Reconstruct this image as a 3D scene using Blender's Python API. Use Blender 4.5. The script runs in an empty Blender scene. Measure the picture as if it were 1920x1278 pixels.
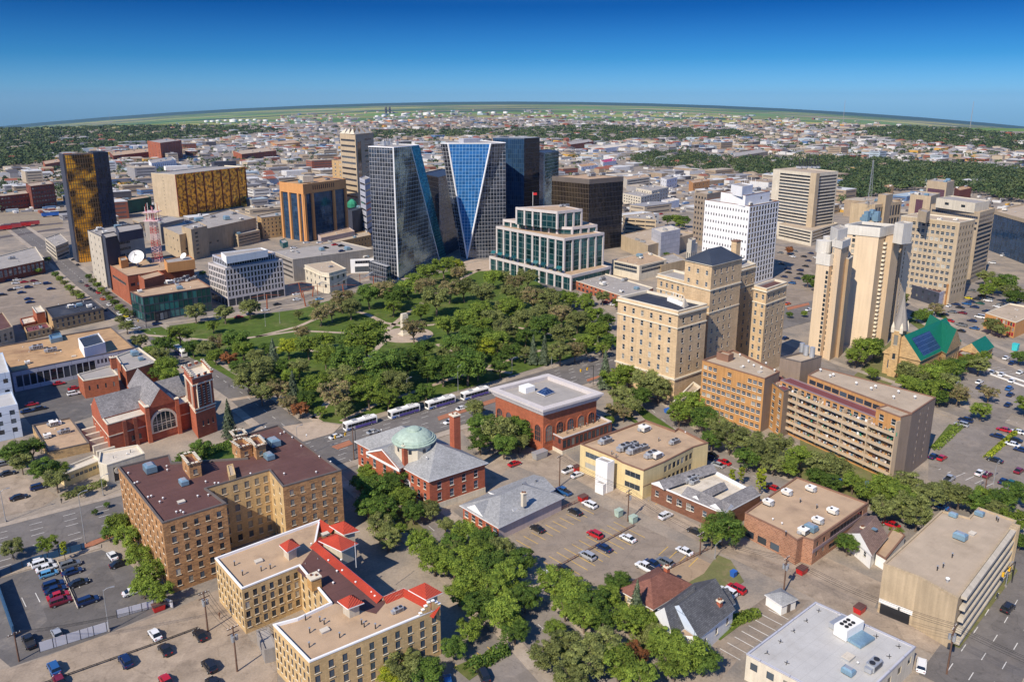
import bpy, bmesh, math, random
from mathutils import Vector, Matrix
rad=math.radians
# ---------------- camera, sky, sun, exposure ----------------
sc=bpy.context.scene
COL=sc.collection
F=1490.;PT=rad(14.86);YP=583.;CH=110.
S_,C_=math.sin(PT),math.cos(PT)
cam=bpy.data.cameras.new('camera');cob=bpy.data.objects.new('camera',cam);COL.objects.link(cob)
cob.location=(0,0,CH);cob.rotation_euler=(rad(90)-PT,0,0)
cam.sensor_width=36;cam.lens=36*F/1920;cam.shift_y=-56/1920;cam.clip_start=1;cam.clip_end=80000
sc.camera=cob
SUN_EL,SUN_AZ=42,213.5
w=bpy.data.worlds.new("World");sc.world=w;w.use_nodes=True
nt=w.node_tree;nt.nodes.clear()
sky=nt.nodes.new('ShaderNodeTexSky');sky.sky_type='NISHITA';sky.sun_disc=False
sky.sun_elevation=rad(SUN_EL);sky.sun_rotation=rad(SUN_AZ);sky.altitude=600;sky.air_density=1.0;sky.dust_density=.25;sky.ozone_density=2.
hs=nt.nodes.new('ShaderNodeHueSaturation');hs.inputs['Saturation'].default_value=1.15;hs.inputs['Value'].default_value=.95
bg=nt.nodes.new('ShaderNodeBackground');bg.inputs[1].default_value=.13
wo=nt.nodes.new('ShaderNodeOutputWorld')
tn=nt.nodes.new('ShaderNodeMix');tn.data_type='RGBA';tn.blend_type='MULTIPLY';tn.inputs['Factor'].default_value=1;tn.inputs[7].default_value=(.62,.86,1.12,1)
nt.links.new(sky.outputs[0],hs.inputs['Color']);nt.links.new(hs.outputs[0],tn.inputs[6]);tc=nt.nodes.new('ShaderNodeTexCoord');sx_=nt.nodes.new('ShaderNodeSeparateXYZ');cr=nt.nodes.new('ShaderNodeValToRGB')
nt.links.new(tc.outputs['Generated'],sx_.inputs[0]);nt.links.new(sx_.outputs['Z'],cr.inputs[0]);E_=cr.color_ramp.elements
E_[0].position=0;E_[0].color=(.29,.47,.78,1);E_[1].position=.048;E_[1].color=(.085,.28,.50,1)
for q_,c_ in((.108,(.012,.13,.30)),(.22,(.35,.55,.85)),(.4,(.85,.95,1))): x_=E_.new(q_);x_.color=(*c_,1)
t3=nt.nodes.new('ShaderNodeMix');t3.data_type='RGBA';t3.blend_type='MULTIPLY';t3.inputs['Factor'].default_value=1
nt.links.new(tn.outputs[2],t3.inputs[6]);nt.links.new(cr.outputs[0],t3.inputs[7]);nt.links.new(t3.outputs[2],bg.inputs[0]);nt.links.new(bg.outputs[0],wo.inputs[0])
sl=bpy.data.lights.new('sun','SUN');sl.energy=4.7;sl.angle=rad(.53);sl.color=(1,.90,.745)
so=bpy.data.objects.new('sun',sl);COL.objects.link(so)
sd=Vector((math.sin(rad(SUN_AZ))*math.cos(rad(SUN_EL)),math.cos(rad(SUN_AZ))*math.cos(rad(SUN_EL)),math.sin(rad(SUN_EL))))
so.rotation_euler=sd.to_track_quat('Z','Y').to_euler();so.location=(0,0,300)
sc.view_settings.view_transform='Standard';sc.view_settings.look='None';sc.view_settings.exposure=0.32;sc.view_settings.gamma=1
sc.cycles.max_bounces=5;sc.cycles.diffuse_bounces=3;sc.cycles.glossy_bounces=3;sc.cycles.transparent_max_bounces=4
sc.cycles.use_adaptive_sampling=True
# ---------------- geometry of the view: pixel of the photograph -> place on the ground ----------------
R=random.Random(7)
def ray(px,py):
    u=(px-960)/F;v=(YP-py)/F
    return (u,C_+v*S_,-S_+v*C_)
def gz(x,y):          # the plain: level under the town, falling away gently to both sides far out
    d=max(0.,min(1.,(y-2200)/6000)); s=d*d*(3-2*d)
    return -.0305*min(x*x/max(y,1)/.41,y*1.4)*s if s>0 else 0.
def at(px,py,z=0.):
    d=ray(px,py)
    t=(z-CH)/min(d[2],-1e-4)
    if z==0. and t>2000:
        t=1500.
        while t<60000 and CH+d[2]*t>gz(d[0]*t,d[1]*t): t*=1.01
        return Vector((d[0]*t,d[1]*t,gz(d[0]*t,d[1]*t)))
    return Vector((d[0]*t,d[1]*t,z))
def projy(p):
    z=p[2]-CH;dz=p[1]*C_-z*S_;return YP-F*(p[1]*S_+z*C_)/dz
def height(y,bx,by):
    g=at(bx,by);lo,hi=0.,150.
    for _ in range(40):
        m=(lo+hi)/2
        if projy((g[0],g[1],m))>y: lo=m
        else: hi=m
    return lo
# ---------------- materials ----------------
MATS={}
def newmat(n):
    m=bpy.data.materials.new(n);m.use_nodes=True;t=m.node_tree;b=t.nodes['Principled BSDF'];return m,t,b
def N_(t,k,**kw):
    n=t.nodes.new(k)
    for a,v in kw.items():
        if hasattr(n,a): setattr(n,a,v)
        else: n.inputs[a.replace('_',' ')].default_value=v
    return n
def c4(c,k=1): return (min(c[0]*k,1),min(c[1]*k,1),min(c[2]*k,1),1)
def mul(t,a,fac_socket,lo,hi):   # a colour socket times a value ramp
    mr=N_(t,'ShaderNodeMapRange');t.links.new(fac_socket,mr.inputs[0]);mr.inputs[1].default_value=.3;mr.inputs[2].default_value=.7
    mr.inputs[3].default_value=lo;mr.inputs[4].default_value=hi
    v=N_(t,'ShaderNodeVectorMath',operation='SCALE');t.links.new(a,v.inputs[0]);t.links.new(mr.outputs[0],v.inputs['Scale']);return v.outputs[0]
def mat(n,col,rough=.8,var=.18,scale=.25,metal=0.,spec=.3,kind='plain',c2=None,**kw):
    if n in MATS: return MATS[n]
    m,t,b=newmat(n);L=t.links
    b.inputs['Roughness'].default_value=rough;b.inputs['Metallic'].default_value=metal;b.inputs['Specular IOR Level'].default_value=spec
    geo=N_(t,'ShaderNodeNewGeometry');pos=geo.outputs['Position']
    uv=N_(t,'ShaderNodeUVMap').outputs[0]
    rgb=N_(t,'ShaderNodeRGB');rgb.outputs[0].default_value=c4(col);c=rgb.outputs[0]
    n1=N_(t,'ShaderNodeTexNoise');n1.inputs['Scale'].default_value=scale;n1.inputs['Detail'].default_value=6;L.new(pos,n1.inputs['Vector'])
    n2=N_(t,'ShaderNodeTexNoise');n2.inputs['Scale'].default_value=kw.get('fine',3.);n2.inputs['Detail'].default_value=4;L.new(pos,n2.inputs['Vector'])
    if kind=='brick':
        br=N_(t,'ShaderNodeTexBrick');L.new(uv,br.inputs['Vector'])
        br.inputs['Color1'].default_value=c4(col,kw.get('bc',1.1));br.inputs['Color2'].default_value=c4(c2 or col,kw.get('bd',.95));br.inputs['Mortar'].default_value=c4(kw.get('mortar',col),.9)
        br.inputs['Scale'].default_value=1;br.inputs['Brick Width'].default_value=kw.get('bw',.9);br.inputs['Row Height'].default_value=kw.get('bh',.32);br.inputs['Mortar Size'].default_value=kw.get('ms',.03);br.inputs['Bias'].default_value=-.1
        c=br.outputs[0]
    if kind=='tile':
        wv=N_(t,'ShaderNodeTexWave',wave_type='BANDS',bands_direction='X');L.new(uv,wv.inputs['Vector']);wv.inputs['Scale'].default_value=kw.get('ws',1.05);wv.inputs['Distortion'].default_value=.3
        c=mul(t,c,wv.outputs['Fac'],.72,1.15)
        bp=N_(t,'ShaderNodeBump');bp.inputs['Distance'].default_value=.15;bp.inputs['Strength'].default_value=.8;L.new(wv.outputs['Fac'],bp.inputs['Height']);L.new(bp.outputs[0],b.inputs['Normal'])
    if kind=='stain' and c2:
        n3=N_(t,'ShaderNodeTexNoise');n3.inputs['Scale'].default_value=kw.get('ss',.09);n3.inputs['Detail'].default_value=8;n3.inputs['Roughness'].default_value=.7;L.new(pos,n3.inputs['Vector'])
        mr=N_(t,'ShaderNodeMapRange');L.new(n3.outputs['Fac'],mr.inputs[0]);mr.inputs[1].default_value=kw.get('s0',.52);mr.inputs[2].default_value=kw.get('s1',.72)
        mx=N_(t,'ShaderNodeMix',data_type='RGBA');L.new(mr.outputs[0],mx.inputs['Factor']);L.new(c,mx.inputs[6]);mx.inputs[7].default_value=c4(c2);c=mx.outputs[2]
    if kw.get('crack'):
        nz=N_(t,'ShaderNodeTexNoise');nz.inputs['Scale'].default_value=.25;nz.inputs['Detail'].default_value=3;L.new(pos,nz.inputs['Vector'])
        vm=N_(t,'ShaderNodeVectorMath',operation='MULTIPLY_ADD');L.new(nz.outputs['Color'],vm.inputs[0]);vm.inputs[1].default_value=(5,5,0);L.new(pos,vm.inputs[2])
        vo=N_(t,'ShaderNodeTexVoronoi',feature='DISTANCE_TO_EDGE');vo.inputs['Scale'].default_value=.11;L.new(vm.outputs[0],vo.inputs['Vector'])
        r_=N_(t,'ShaderNodeMapRange');L.new(vo.outputs['Distance'],r_.inputs[0]);r_.inputs[1].default_value=0;r_.inputs[2].default_value=.018;r_.inputs[3].default_value=1-kw['crack'];r_.inputs[4].default_value=1
        s_=N_(t,'ShaderNodeVectorMath',operation='SCALE');L.new(c,s_.inputs[0]);L.new(r_.outputs[0],s_.inputs['Scale']);c=s_.outputs[0]
        sn_=N_(t,'ShaderNodeTexNoise');sn_.inputs['Scale'].default_value=.45;sn_.inputs['Detail'].default_value=7;sn_.inputs['Roughness'].default_value=.75;L.new(pos,sn_.inputs['Vector'])
        r_=N_(t,'ShaderNodeMapRange');L.new(sn_.outputs[0],r_.inputs[0]);r_.inputs[1].default_value=.56;r_.inputs[2].default_value=.70;r_.inputs[3].default_value=1;r_.inputs[4].default_value=.66
        s_=N_(t,'ShaderNodeVectorMath',operation='SCALE');L.new(c,s_.inputs[0]);L.new(r_.outputs[0],s_.inputs['Scale']);c=s_.outputs[0]
        v2=N_(t,'ShaderNodeTexVoronoi',distance='CHEBYCHEV');v2.inputs['Scale'].default_value=.06;mp_=N_(t,'ShaderNodeMapping');mp_.inputs['Rotation'].default_value=(0,0,-rad(39));L.new(pos,mp_.inputs[0]);L.new(mp_.outputs[0],v2.inputs['Vector'])
        sp_=N_(t,'ShaderNodeSeparateColor');L.new(v2.outputs['Color'],sp_.inputs[0]);r_=N_(t,'ShaderNodeMapRange');L.new(sp_.outputs[0],r_.inputs[0]);r_.inputs[3].default_value=.86;r_.inputs[4].default_value=1.1
        s_=N_(t,'ShaderNodeVectorMath',operation='SCALE');L.new(c,s_.inputs[0]);L.new(r_.outputs[0],s_.inputs['Scale']);c=s_.outputs[0]
    if kw.get('seam'):
        sb=N_(t,'ShaderNodeTexBrick',offset=.35);mp_=N_(t,'ShaderNodeMapping');mp_.inputs['Rotation'].default_value=(0,0,-rad(39));L.new(pos,mp_.inputs[0]);L.new(mp_.outputs[0],sb.inputs['Vector']);sb.inputs['Scale'].default_value=1;sb.inputs['Brick Width'].default_value=9;sb.inputs['Row Height'].default_value=2.2;sb.inputs['Mortar Size'].default_value=.05
        r_=N_(t,'ShaderNodeMapRange');L.new(sb.outputs['Fac'],r_.inputs[0]);r_.inputs[3].default_value=1;r_.inputs[4].default_value=1-kw['seam'];s_=N_(t,'ShaderNodeVectorMath',operation='SCALE');L.new(c,s_.inputs[0]);L.new(r_.outputs[0],s_.inputs['Scale']);c=s_.outputs[0]
    if kw.get('streak'):   # rain streaks running down
        sep=N_(t,'ShaderNodeMapping');sep.inputs['Scale'].default_value=(1.2,.06,1);L.new(uv,sep.inputs[0])
        n4=N_(t,'ShaderNodeTexNoise');n4.inputs['Scale'].default_value=1;n4.inputs['Detail'].default_value=5;L.new(sep.outputs[0],n4.inputs['Vector'])
        c=mul(t,c,n4.outputs['Fac'],1-kw['streak'],1+kw['streak']*.5)
    c=mul(t,c,n1.outputs['Fac'],1-var,1+var);c=mul(t,c,n2.outputs['Fac'],1-var*.6,1+var*.6)
    if kw.get('rnd'):
        oi=N_(t,'ShaderNodeObjectInfo');v=N_(t,'ShaderNodeMapRange');L.new(oi.outputs['Random'],v.inputs[0]);v.inputs[3].default_value=1-kw['rnd'];v.inputs[4].default_value=1+kw['rnd']
        s=N_(t,'ShaderNodeVectorMath',operation='SCALE');L.new(c,s.inputs[0]);L.new(v.outputs[0],s.inputs['Scale']);c=s.outputs[0]
    L.new(c,b.inputs['Base Color']);MATS[n]=m;return m
def mglass(n='window glass',col=(.025,.035,.045),light=(.42,.40,.34),frac=.14):
    if n in MATS: return MATS[n]
    m,t,b=newmat(n);L=t.links;oi=N_(t,'ShaderNodeObjectInfo')
    r=N_(t,'ShaderNodeValToRGB');L.new(oi.outputs['Random'],r.inputs[0]);r.color_ramp.interpolation='CONSTANT'
    e=r.color_ramp.elements;e[0].color=c4(col);e[1].position=.55;e[1].color=c4(col,2.4)
    x=e.new(.78);x.color=c4((.06,.075,.09));x=e.new(1-frac);x.color=c4(light,.5);x=e.new(1-frac*.4);x.color=c4(light)
    L.new(r.outputs[0],b.inputs['Base Color']);b.inputs['Roughness'].default_value=.06;b.inputs['Specular IOR Level'].default_value=.7;MATS[n]=m;return m
def mcurtain(n,glass,line,cw=1.6,ch=1.9,lw=.12,metal=.85,rough=.04,wob=.02,var=.35,line_rough=.45,spread=None):
    """glass curtain wall: panes and mullions laid out in metres over the wall's own UVs, each pane a little out of plane"""
    if n in MATS: return MATS[n]
    m,t,b=newmat(n);L=t.links;uv=N_(t,'ShaderNodeUVMap').outputs[0]
    br=N_(t,'ShaderNodeTexBrick',offset=0.,squash=1.);L.new(uv,br.inputs['Vector']);br.inputs['Scale'].default_value=1
    br.inputs['Brick Width'].default_value=cw;br.inputs['Row Height'].default_value=ch;br.inputs['Mortar Size'].default_value=lw;br.inputs['Mortar Smooth'].default_value=0
    br.inputs['Color1'].default_value=c4(glass,1+var);br.inputs['Color2'].default_value=c4(glass,1-var)
    br.inputs['Mortar'].default_value=c4(line)
    col=br.outputs['Color']
    if spread:  # noise patches put mottled reflections into the glass colour
        ns=N_(t,'ShaderNodeTexNoise');ns.inputs['Scale'].default_value=spread[1];ns.inputs['Detail'].default_value=3;L.new(uv,ns.inputs['Vector'])
        mr=N_(t,'ShaderNodeMapRange');L.new(ns.outputs[0],mr.inputs[0]);s0=spread[2] if len(spread)>2 else .45;mr.inputs[1].default_value=s0;mr.inputs[2].default_value=s0+.12
        mx=N_(t,'ShaderNodeMix',data_type='RGBA');L.new(mr.outputs[0],mx.inputs['Factor']);mx.inputs[6].default_value=c4(glass);mx.inputs[7].default_value=c4(spread[0])
        m2=N_(t,'ShaderNodeMix',data_type='RGBA');L.new(br.outputs['Fac'],m2.inputs['Factor']);L.new(mx.outputs[2],m2.inputs[6]);m2.inputs[7].default_value=c4(line);col=m2.outputs[2]
    L.new(col,b.inputs['Base Color'])
    a=N_(t,'ShaderNodeMapRange');L.new(br.outputs['Fac'],a.inputs[0]);a.inputs[3].default_value=metal;a.inputs[4].default_value=0;L.new(a.outputs[0],b.inputs['Metallic'])
    a=N_(t,'ShaderNodeMapRange');L.new(br.outputs['Fac'],a.inputs[0]);a.inputs[3].default_value=rough;a.inputs[4].default_value=line_rough;L.new(a.outputs[0],b.inputs['Roughness'])
    ns=N_(t,'ShaderNodeTexNoise');ns.inputs['Scale'].default_value=.22;ns.inputs['Detail'].default_value=3;L.new(uv,ns.inputs['Vector'])
    bp=N_(t,'ShaderNodeBump');bp.inputs['Strength'].default_value=1;bp.inputs['Distance'].default_value=wob*10;L.new(ns.outputs[0],bp.inputs['Height']);L.new(bp.outputs[0],b.inputs['Normal'])
    MATS[n]=m;return m
# walls
mat('brown tapestry brick',(0.390,0.203,0.085),kind='brick',c2=(.27,.13,.055),mortar=(.34,.22,.12),var=.15,bc=1.3,bd=.85)
mat('yellow brick',(0.556,0.376,0.179),kind='brick',c2=(.50,.34,.155),mortar=(.52,.38,.2),var=.12,streak=.12)
mat('orange brick wall',(0.550,0.310,0.099),kind='brick',c2=(.44,.22,.07),mortar=(.4,.25,.12),var=.1)
mat('red brick',(.39,.10,.05),kind='brick',c2=(.33,.08,.04),mortar=(.38,.15,.09),var=.12,streak=.1)
mat('dark red brick',(.22,.06,.035),kind='brick',c2=(.16,.045,.03),mortar=(.2,.09,.06),var=.12,streak=.12)
mat('orange red brick',(.36,.10,.045),kind='brick',c2=(.30,.08,.035),mortar=(.34,.15,.09),var=.12,streak=.1)
mat('brown brick',(.20,.085,.05),kind='brick',c2=(.15,.06,.035),mortar=(.2,.11,.07),var=.12)
mat('tan brick',(0.528,0.348,0.161),kind='brick',c2=(.39,.25,.12),mortar=(.42,.3,.17),var=.1,streak=.12)
mat('hotel brick',(0.568,0.406,0.238),kind='brick',c2=(.53,.375,.22),mortar=(.6,.45,.27),bw=1.2,bh=.45,var=.09,streak=.12)
mat('speckled brick',(.33,.14,.075),kind='brick',c2=(.22,.075,.04),mortar=(.42,.27,.18),bw=.7,bh=.35,ms=.06,var=.15,bc=1.2,bd=.85)
mat('orange stucco',(0.483,0.249,0.091),var=.1,streak=.2)
mat('taupe stucco',(0.253,0.190,0.144),var=.08,streak=.14)
mat('cream stucco',(.66,.52,.27),var=.07,streak=.12)
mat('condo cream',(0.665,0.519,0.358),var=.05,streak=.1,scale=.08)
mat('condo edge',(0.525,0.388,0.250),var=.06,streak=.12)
mat('beige concrete',(.44,.34,.22),var=.09,streak=.2)
mat('pale concrete',(.50,.44,.35),var=.08,streak=.16)
mat('grey concrete',(.30,.27,.24),var=.1,streak=.18)
mat('limestone',(.62,.55,.43),var=.08,streak=.15)
mat('white stone',(.55,.50,.475),var=.05,streak=.08)
mat('white precast',(.78,.77,.76),var=.04,streak=.07)
mat('white paint',(.80,.78,.74),var=.04,streak=.06)
mat('pale grey cladding',(.42,.42,.46),var=.05,kind='brick',c2=(.40,.41,.46),mortar=(.25,.25,.3),bw=6,bh=3.2,ms=.09)
mat('blue white cladding',(.50,.56,.64),var=.05,kind='brick',c2=(.46,.53,.62),mortar=(.3,.36,.45),bw=7,bh=3.,ms=.1)
mat('dark slate cladding',(.05,.055,.075),var=.1)
mat('pinkish stone',(.50,.40,.36),var=.06,streak=.1)
mat('tan stucco',(.46,.36,.24),var=.08,streak=.15)
mat('orange panel',(.58,.28,.10),var=.06,streak=.08,rough=.6)
mat('purple grey panel',(.26,.19,.20),var=.06)
mat('brown grey precast',(.30,.24,.18),var=.06,streak=.1)
mat('blue wall',(.025,.075,.15),var=.1)
# roofs
mat('maroon roof membrane',(0.115,0.055,0.048),seam=.25,kind='stain',c2=(.15,.085,.07),var=.1,rough=.9)
mat('tan gravel roof',(0.448,0.314,0.200),seam=.07,kind='stain',c2=(.29,.20,.135),var=.09,fine=6)
mat('rust gravel roof',(0.440,0.275,0.140),kind='stain',c2=(.25,.14,.075),var=.12,fine=6,s0=.5)
mat('beige gravel roof',(.43,.34,.245),seam=.07,kind='stain',c2=(.33,.255,.18),var=.09,fine=6)
mat('grey gravel roof',(.34,.31,.28),seam=.1,kind='stain',c2=(.26,.23,.21),var=.09,fine=6)
mat('white roof membrane',(.46,.445,.42),seam=.12,kind='stain',c2=(.36,.33,.29),var=.07,s0=.55,s1=.8,ss=.05)
mat('pale roof membrane',(.60,.53,.43),seam=.15,kind='stain',c2=(.42,.35,.26),var=.08,ss=.3)
mat('black roof membrane',(.035,.04,.055),seam=.3,kind='stain',c2=(.10,.10,.11),var=.15)
mat('purple roof paint',(.17,.055,.06),var=.12)
mat('red clay tile',(.46,.05,.022),kind='tile',var=.16,rough=.6)
mat('grey shingle',(.30,.30,.30),kind='brick',c2=(.25,.25,.25),mortar=(.2,.2,.2),bw=.6,bh=.35,ms=.02,var=.1)
mat('slate shingle',(.25,.235,.23),kind='brick',c2=(.17,.16,.16),mortar=(.13,.12,.12),bw=.6,bh=.4,ms=.03,var=.18)
mat('dark shingle',(.115,.115,.12),kind='brick',c2=(.08,.08,.085),mortar=(.06,.06,.06),bw=.6,bh=.35,ms=.03,var=.2)
mat('brown shingle',(.20,.085,.06),kind='brick',c2=(.16,.065,.045),mortar=(.13,.06,.05),bw=.6,bh=.35,ms=.02,var=.12)
mat('tan shingle',(.24,.16,.13),kind='brick',c2=(.19,.12,.1),mortar=(.14,.1,.08),bw=.5,bh=.35,ms=.03,var=.15)
mat('green metal roof',(.008,.16,.10),kind='tile',ws=.6,var=.06,rough=.45)
mat('solar panel',(.015,.035,.10),kind='brick',c2=(.015,.03,.09),mortar=(.10,.16,.3),bw=1.2,bh=1.9,ms=.07,var=.1,rough=.3)
mat('copper patina',(0.360,0.448,0.370),var=.14,scale=.8,rough=.6)
mat('dark metal roof',(.045,.055,.075),kind='tile',ws=.8,var=.12,rough=.5)
# other
mat('cap paint',(.62,.58,.51),var=.06,streak=.1);mat('stone trim',(.68,.60,.46),var=.07);mat('white trim',(.80,.79,.78),var=.03);mat('dark coping',(.13,.11,.10),var=.1);mat('brown trim',(.22,.12,.08),var=.1)
mat('galvanised metal',(.48,.49,.50),rough=.45,metal=.5,var=.08);mat('blue metal',(.22,.34,.42),rough=.4,metal=.4);mat('dark metal',(.05,.05,.055),rough=.5,metal=.5)
mat('black hole',(.02,.02,.022),rough=.9);mat('green paint',(.03,.22,.13));mat('rust steel',(.26,.075,.035),var=.2)
mat('wood pole',(.14,.08,.055),var=.2);mat('lamp steel',(.36,.37,.38),metal=.4,rough=.5)
mat('red paint',(.48,.02,.02),rough=.35,spec=.5);mat('yellow paint',(.72,.42,.03),rough=.5);mat('teal paint',(.05,.50,.52),rough=.5);mat('blue paint',(.03,.12,.42),rough=.5)
mat('pink white steel',(.62,.42,.42),var=.1);mat('red steel',(.42,.06,.06),var=.1)
GL=mglass();GLD=mglass('dark glass',(.015,.018,.025),(.08,.09,.1),.1);GLT=mglass('teal glass',(.01,.05,.05),(.05,.14,.14),.25)
# ---------------- mesh building ----------------
class MB:
    def __init__(s): s.v=[];s.f=[];s.m=[];s.uv=[];s.mats=[]
    def mi(s,m):
        m=MATS[m] if isinstance(m,str) else m
        if m not in s.mats: s.mats.append(m)
        return s.mats.index(m)
    def face(s,pts,m,uv=None):
        i=len(s.v);s.v+= [tuple(p) for p in pts];s.f.append(tuple(range(i,i+len(pts))));s.m.append(s.mi(m))
        if uv is None:
            a,b=Vector(pts[0]),Vector(pts[1]);n=(b-a).cross(Vector(pts[2])-b)
            if n.length<1e-9: n=Vector((0,0,1))
            n.normalize();e=(b-a).normalized() if (b-a).length>1e-9 else Vector((1,0,0));g=n.cross(e)
            uv=[((Vector(p)-a).dot(e),(Vector(p)-a).dot(g)) for p in pts]
        s.uv+=list(uv)
    def prism(s,poly,z0,z1,m,top=None,bot=False,top_only=False):
        n=len(poly)
        if not top_only:
            for i in range(n):
                a,b=poly[i],poly[(i+1)%n];L=math.hypot(b[0]-a[0],b[1]-a[1])
                s.face([(a[0],a[1],z0),(b[0],b[1],z0),(b[0],b[1],z1),(a[0],a[1],z1)],m,[(0,z0),(L,z0),(L,z1),(0,z1)])
        if top is not False: s.face([(p[0],p[1],z1) for p in poly],top or m,[(p[0],p[1]) for p in poly])
        if bot: s.face([(p[0],p[1],z0) for p in reversed(poly)],m)
    def box(s,c,d,m,rz=0.,top=None,bot=True):   # c: centre of base, d: size
        x,y=d[0]/2,d[1]/2;cs,sn=math.cos(rz),math.sin(rz)
        P=[(c[0]+u*cs-v*sn,c[1]+u*sn+v*cs) for u,v in ((-x,-y),(x,-y),(x,y),(-x,y))]
        s.prism(P,c[2],c[2]+d[2],m,top,bot)
    def tube(s,a,b,r,m,n=6,r2=None,cap=True):
        a,b=Vector(a),Vector(b);d=(b-a).normalized();x=d.orthogonal().normalized();y=d.cross(x);r2=r if r2 is None else r2
        A=[a+(x*math.cos(k*2*math.pi/n)+y*math.sin(k*2*math.pi/n))*r for k in range(n)];B=[b+(x*math.cos(k*2*math.pi/n)+y*math.sin(k*2*math.pi/n))*r2 for k in range(n)]
        for k in range(n):
            j=(k+1)%n;s.face([A[k],A[j],B[j],B[k]],m)
        if cap: s.face(B,m);s.face(A[::-1],m)
    def lathe(s,c,prof,m,n=16,ph=0.):
        for (r0,z0),(r1,z1) in zip(prof,prof[1:]):
            for k in range(n):
                a0,a1=ph+2*math.pi*k/n,ph+2*math.pi*(k+1)/n
                P=[(c[0]+r0*math.cos(a0),c[1]+r0*math.sin(a0),c[2]+z0),(c[0]+r0*math.cos(a1),c[1]+r0*math.sin(a1),c[2]+z0),
                   (c[0]+r1*math.cos(a1),c[1]+r1*math.sin(a1),c[2]+z1),(c[0]+r1*math.cos(a0),c[1]+r1*math.sin(a0),c[2]+z1)]
                if r1<1e-4: P=P[:3]
                elif r0<1e-4: P=[P[0],P[2],P[3]]
                s.face(P,m)
    def mesh(s,name,org=(0,0,0)):
        me=bpy.data.meshes.new(name);o=org
        me.from_pydata([(p[0]-o[0],p[1]-o[1],p[2]-o[2]) for p in s.v],[],s.f)
        for m in s.mats: me.materials.append(m)
        me.polygons.foreach_set('material_index',s.m)
        ul=me.uv_layers.new(name='UVMap');ul.data.foreach_set('uv',[c for p in s.uv for c in p]);me.update();return me
    def build(s,name,parent=None,org=None):
        org=org if org is not None else (parent.location if parent is not None else (0,0,0))
        if not s.f: return None
        o=bpy.data.objects.new(name,s.mesh(name,org));COL.objects.link(o)
        if parent is not None: o.parent=parent
        else: o.location=org
        return o
def thing(name,label,cat,loc,group=None):
    o=bpy.data.objects.new(name,None);COL.objects.link(o);o.empty_display_size=.5;o.location=loc;o['label']=label;o['category']=cat
    if group:o['group']=group
    return o
def tag(o,label,cat,group=None):
    o['label']=label;o['category']=cat
    if group:o['group']=group
    return o
def structure(o): o['kind']='structure';return o
WM={}
def winmesh(kind,w,h,glass,part=0):
    k=(kind,round(w,1),round(h,1),glass.name,part)
    if k in WM: return WM[k]
    w,h=k[1],k[2];b=MB();x,z=w/2,h/2
    fm={'sash':'white trim','ribbon':'galvanised metal','plain':'dark metal','stone':'brown trim','arch':'white trim'}.get(kind,'dark metal')
    if part!=1: b.face([(-x,.12,-z),(x,.12,-z),(x,.12,z),(-x,.12,z)],glass)
    if part==2: WM[k]=b.mesh('pane');return WM[k]
    t={'plain':.05,'stone':.045,'sash':.05}.get(kind,.07)
    def bar(x0,z0,x1,z1): b.face([(x0,.06,z0),(x1,.06,z0),(x1,.06,z1),(x0,.06,z1)],fm)
    bar(-x,-z,-x+t,z);bar(x-t,-z,x,z);bar(-x+t,-z,x-t,-z+t);bar(-x+t,z-t,x-t,z)
    if kind=='sash': bar(-x+t,-.04,x-t,.05)
    if kind=='sash' and w>1.9: bar(-.05,-z+t,.05,-.04);bar(-.05,.05,.05,z-t)
    if kind in('ribbon','plain') and w>2.2:
        n=int(w/1.6)
        for i in range(1,n): bar(-x+w*i/n-.04,-z+t,-x+w*i/n+.04,z-t)
    if kind in('sash','stone'): b.box((0,-.03,-z-.11),(w+.14,.2,.11),'stone trim')
    WM[k]=b.mesh('window');return WM[k]
def P2(pts,z): return [at(p[0],p[1],z) for p in pts]
def quad(pts,z):
    if len(pts)==3:
        L,N,Rr=P2(pts,z);return [L,N,Rr,L+Rr-N]
    return P2(pts,z)
def inset(poly,d):
    n=len(poly);out=[]
    for i in range(n):
        p,a,b=Vector(poly[i][:2]),Vector(poly[i-1][:2]),Vector(poly[(i+1)%n][:2])
        e1=(p-a).normalized();e2=(b-p).normalized();n1=Vector((-e1.y,e1.x));n2=Vector((-e2.y,e2.x))
        k=max(.35,1+n1.dot(n2));q=p+(n1+n2)*(d/k);out.append((q.x,q.y))
    return out
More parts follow.
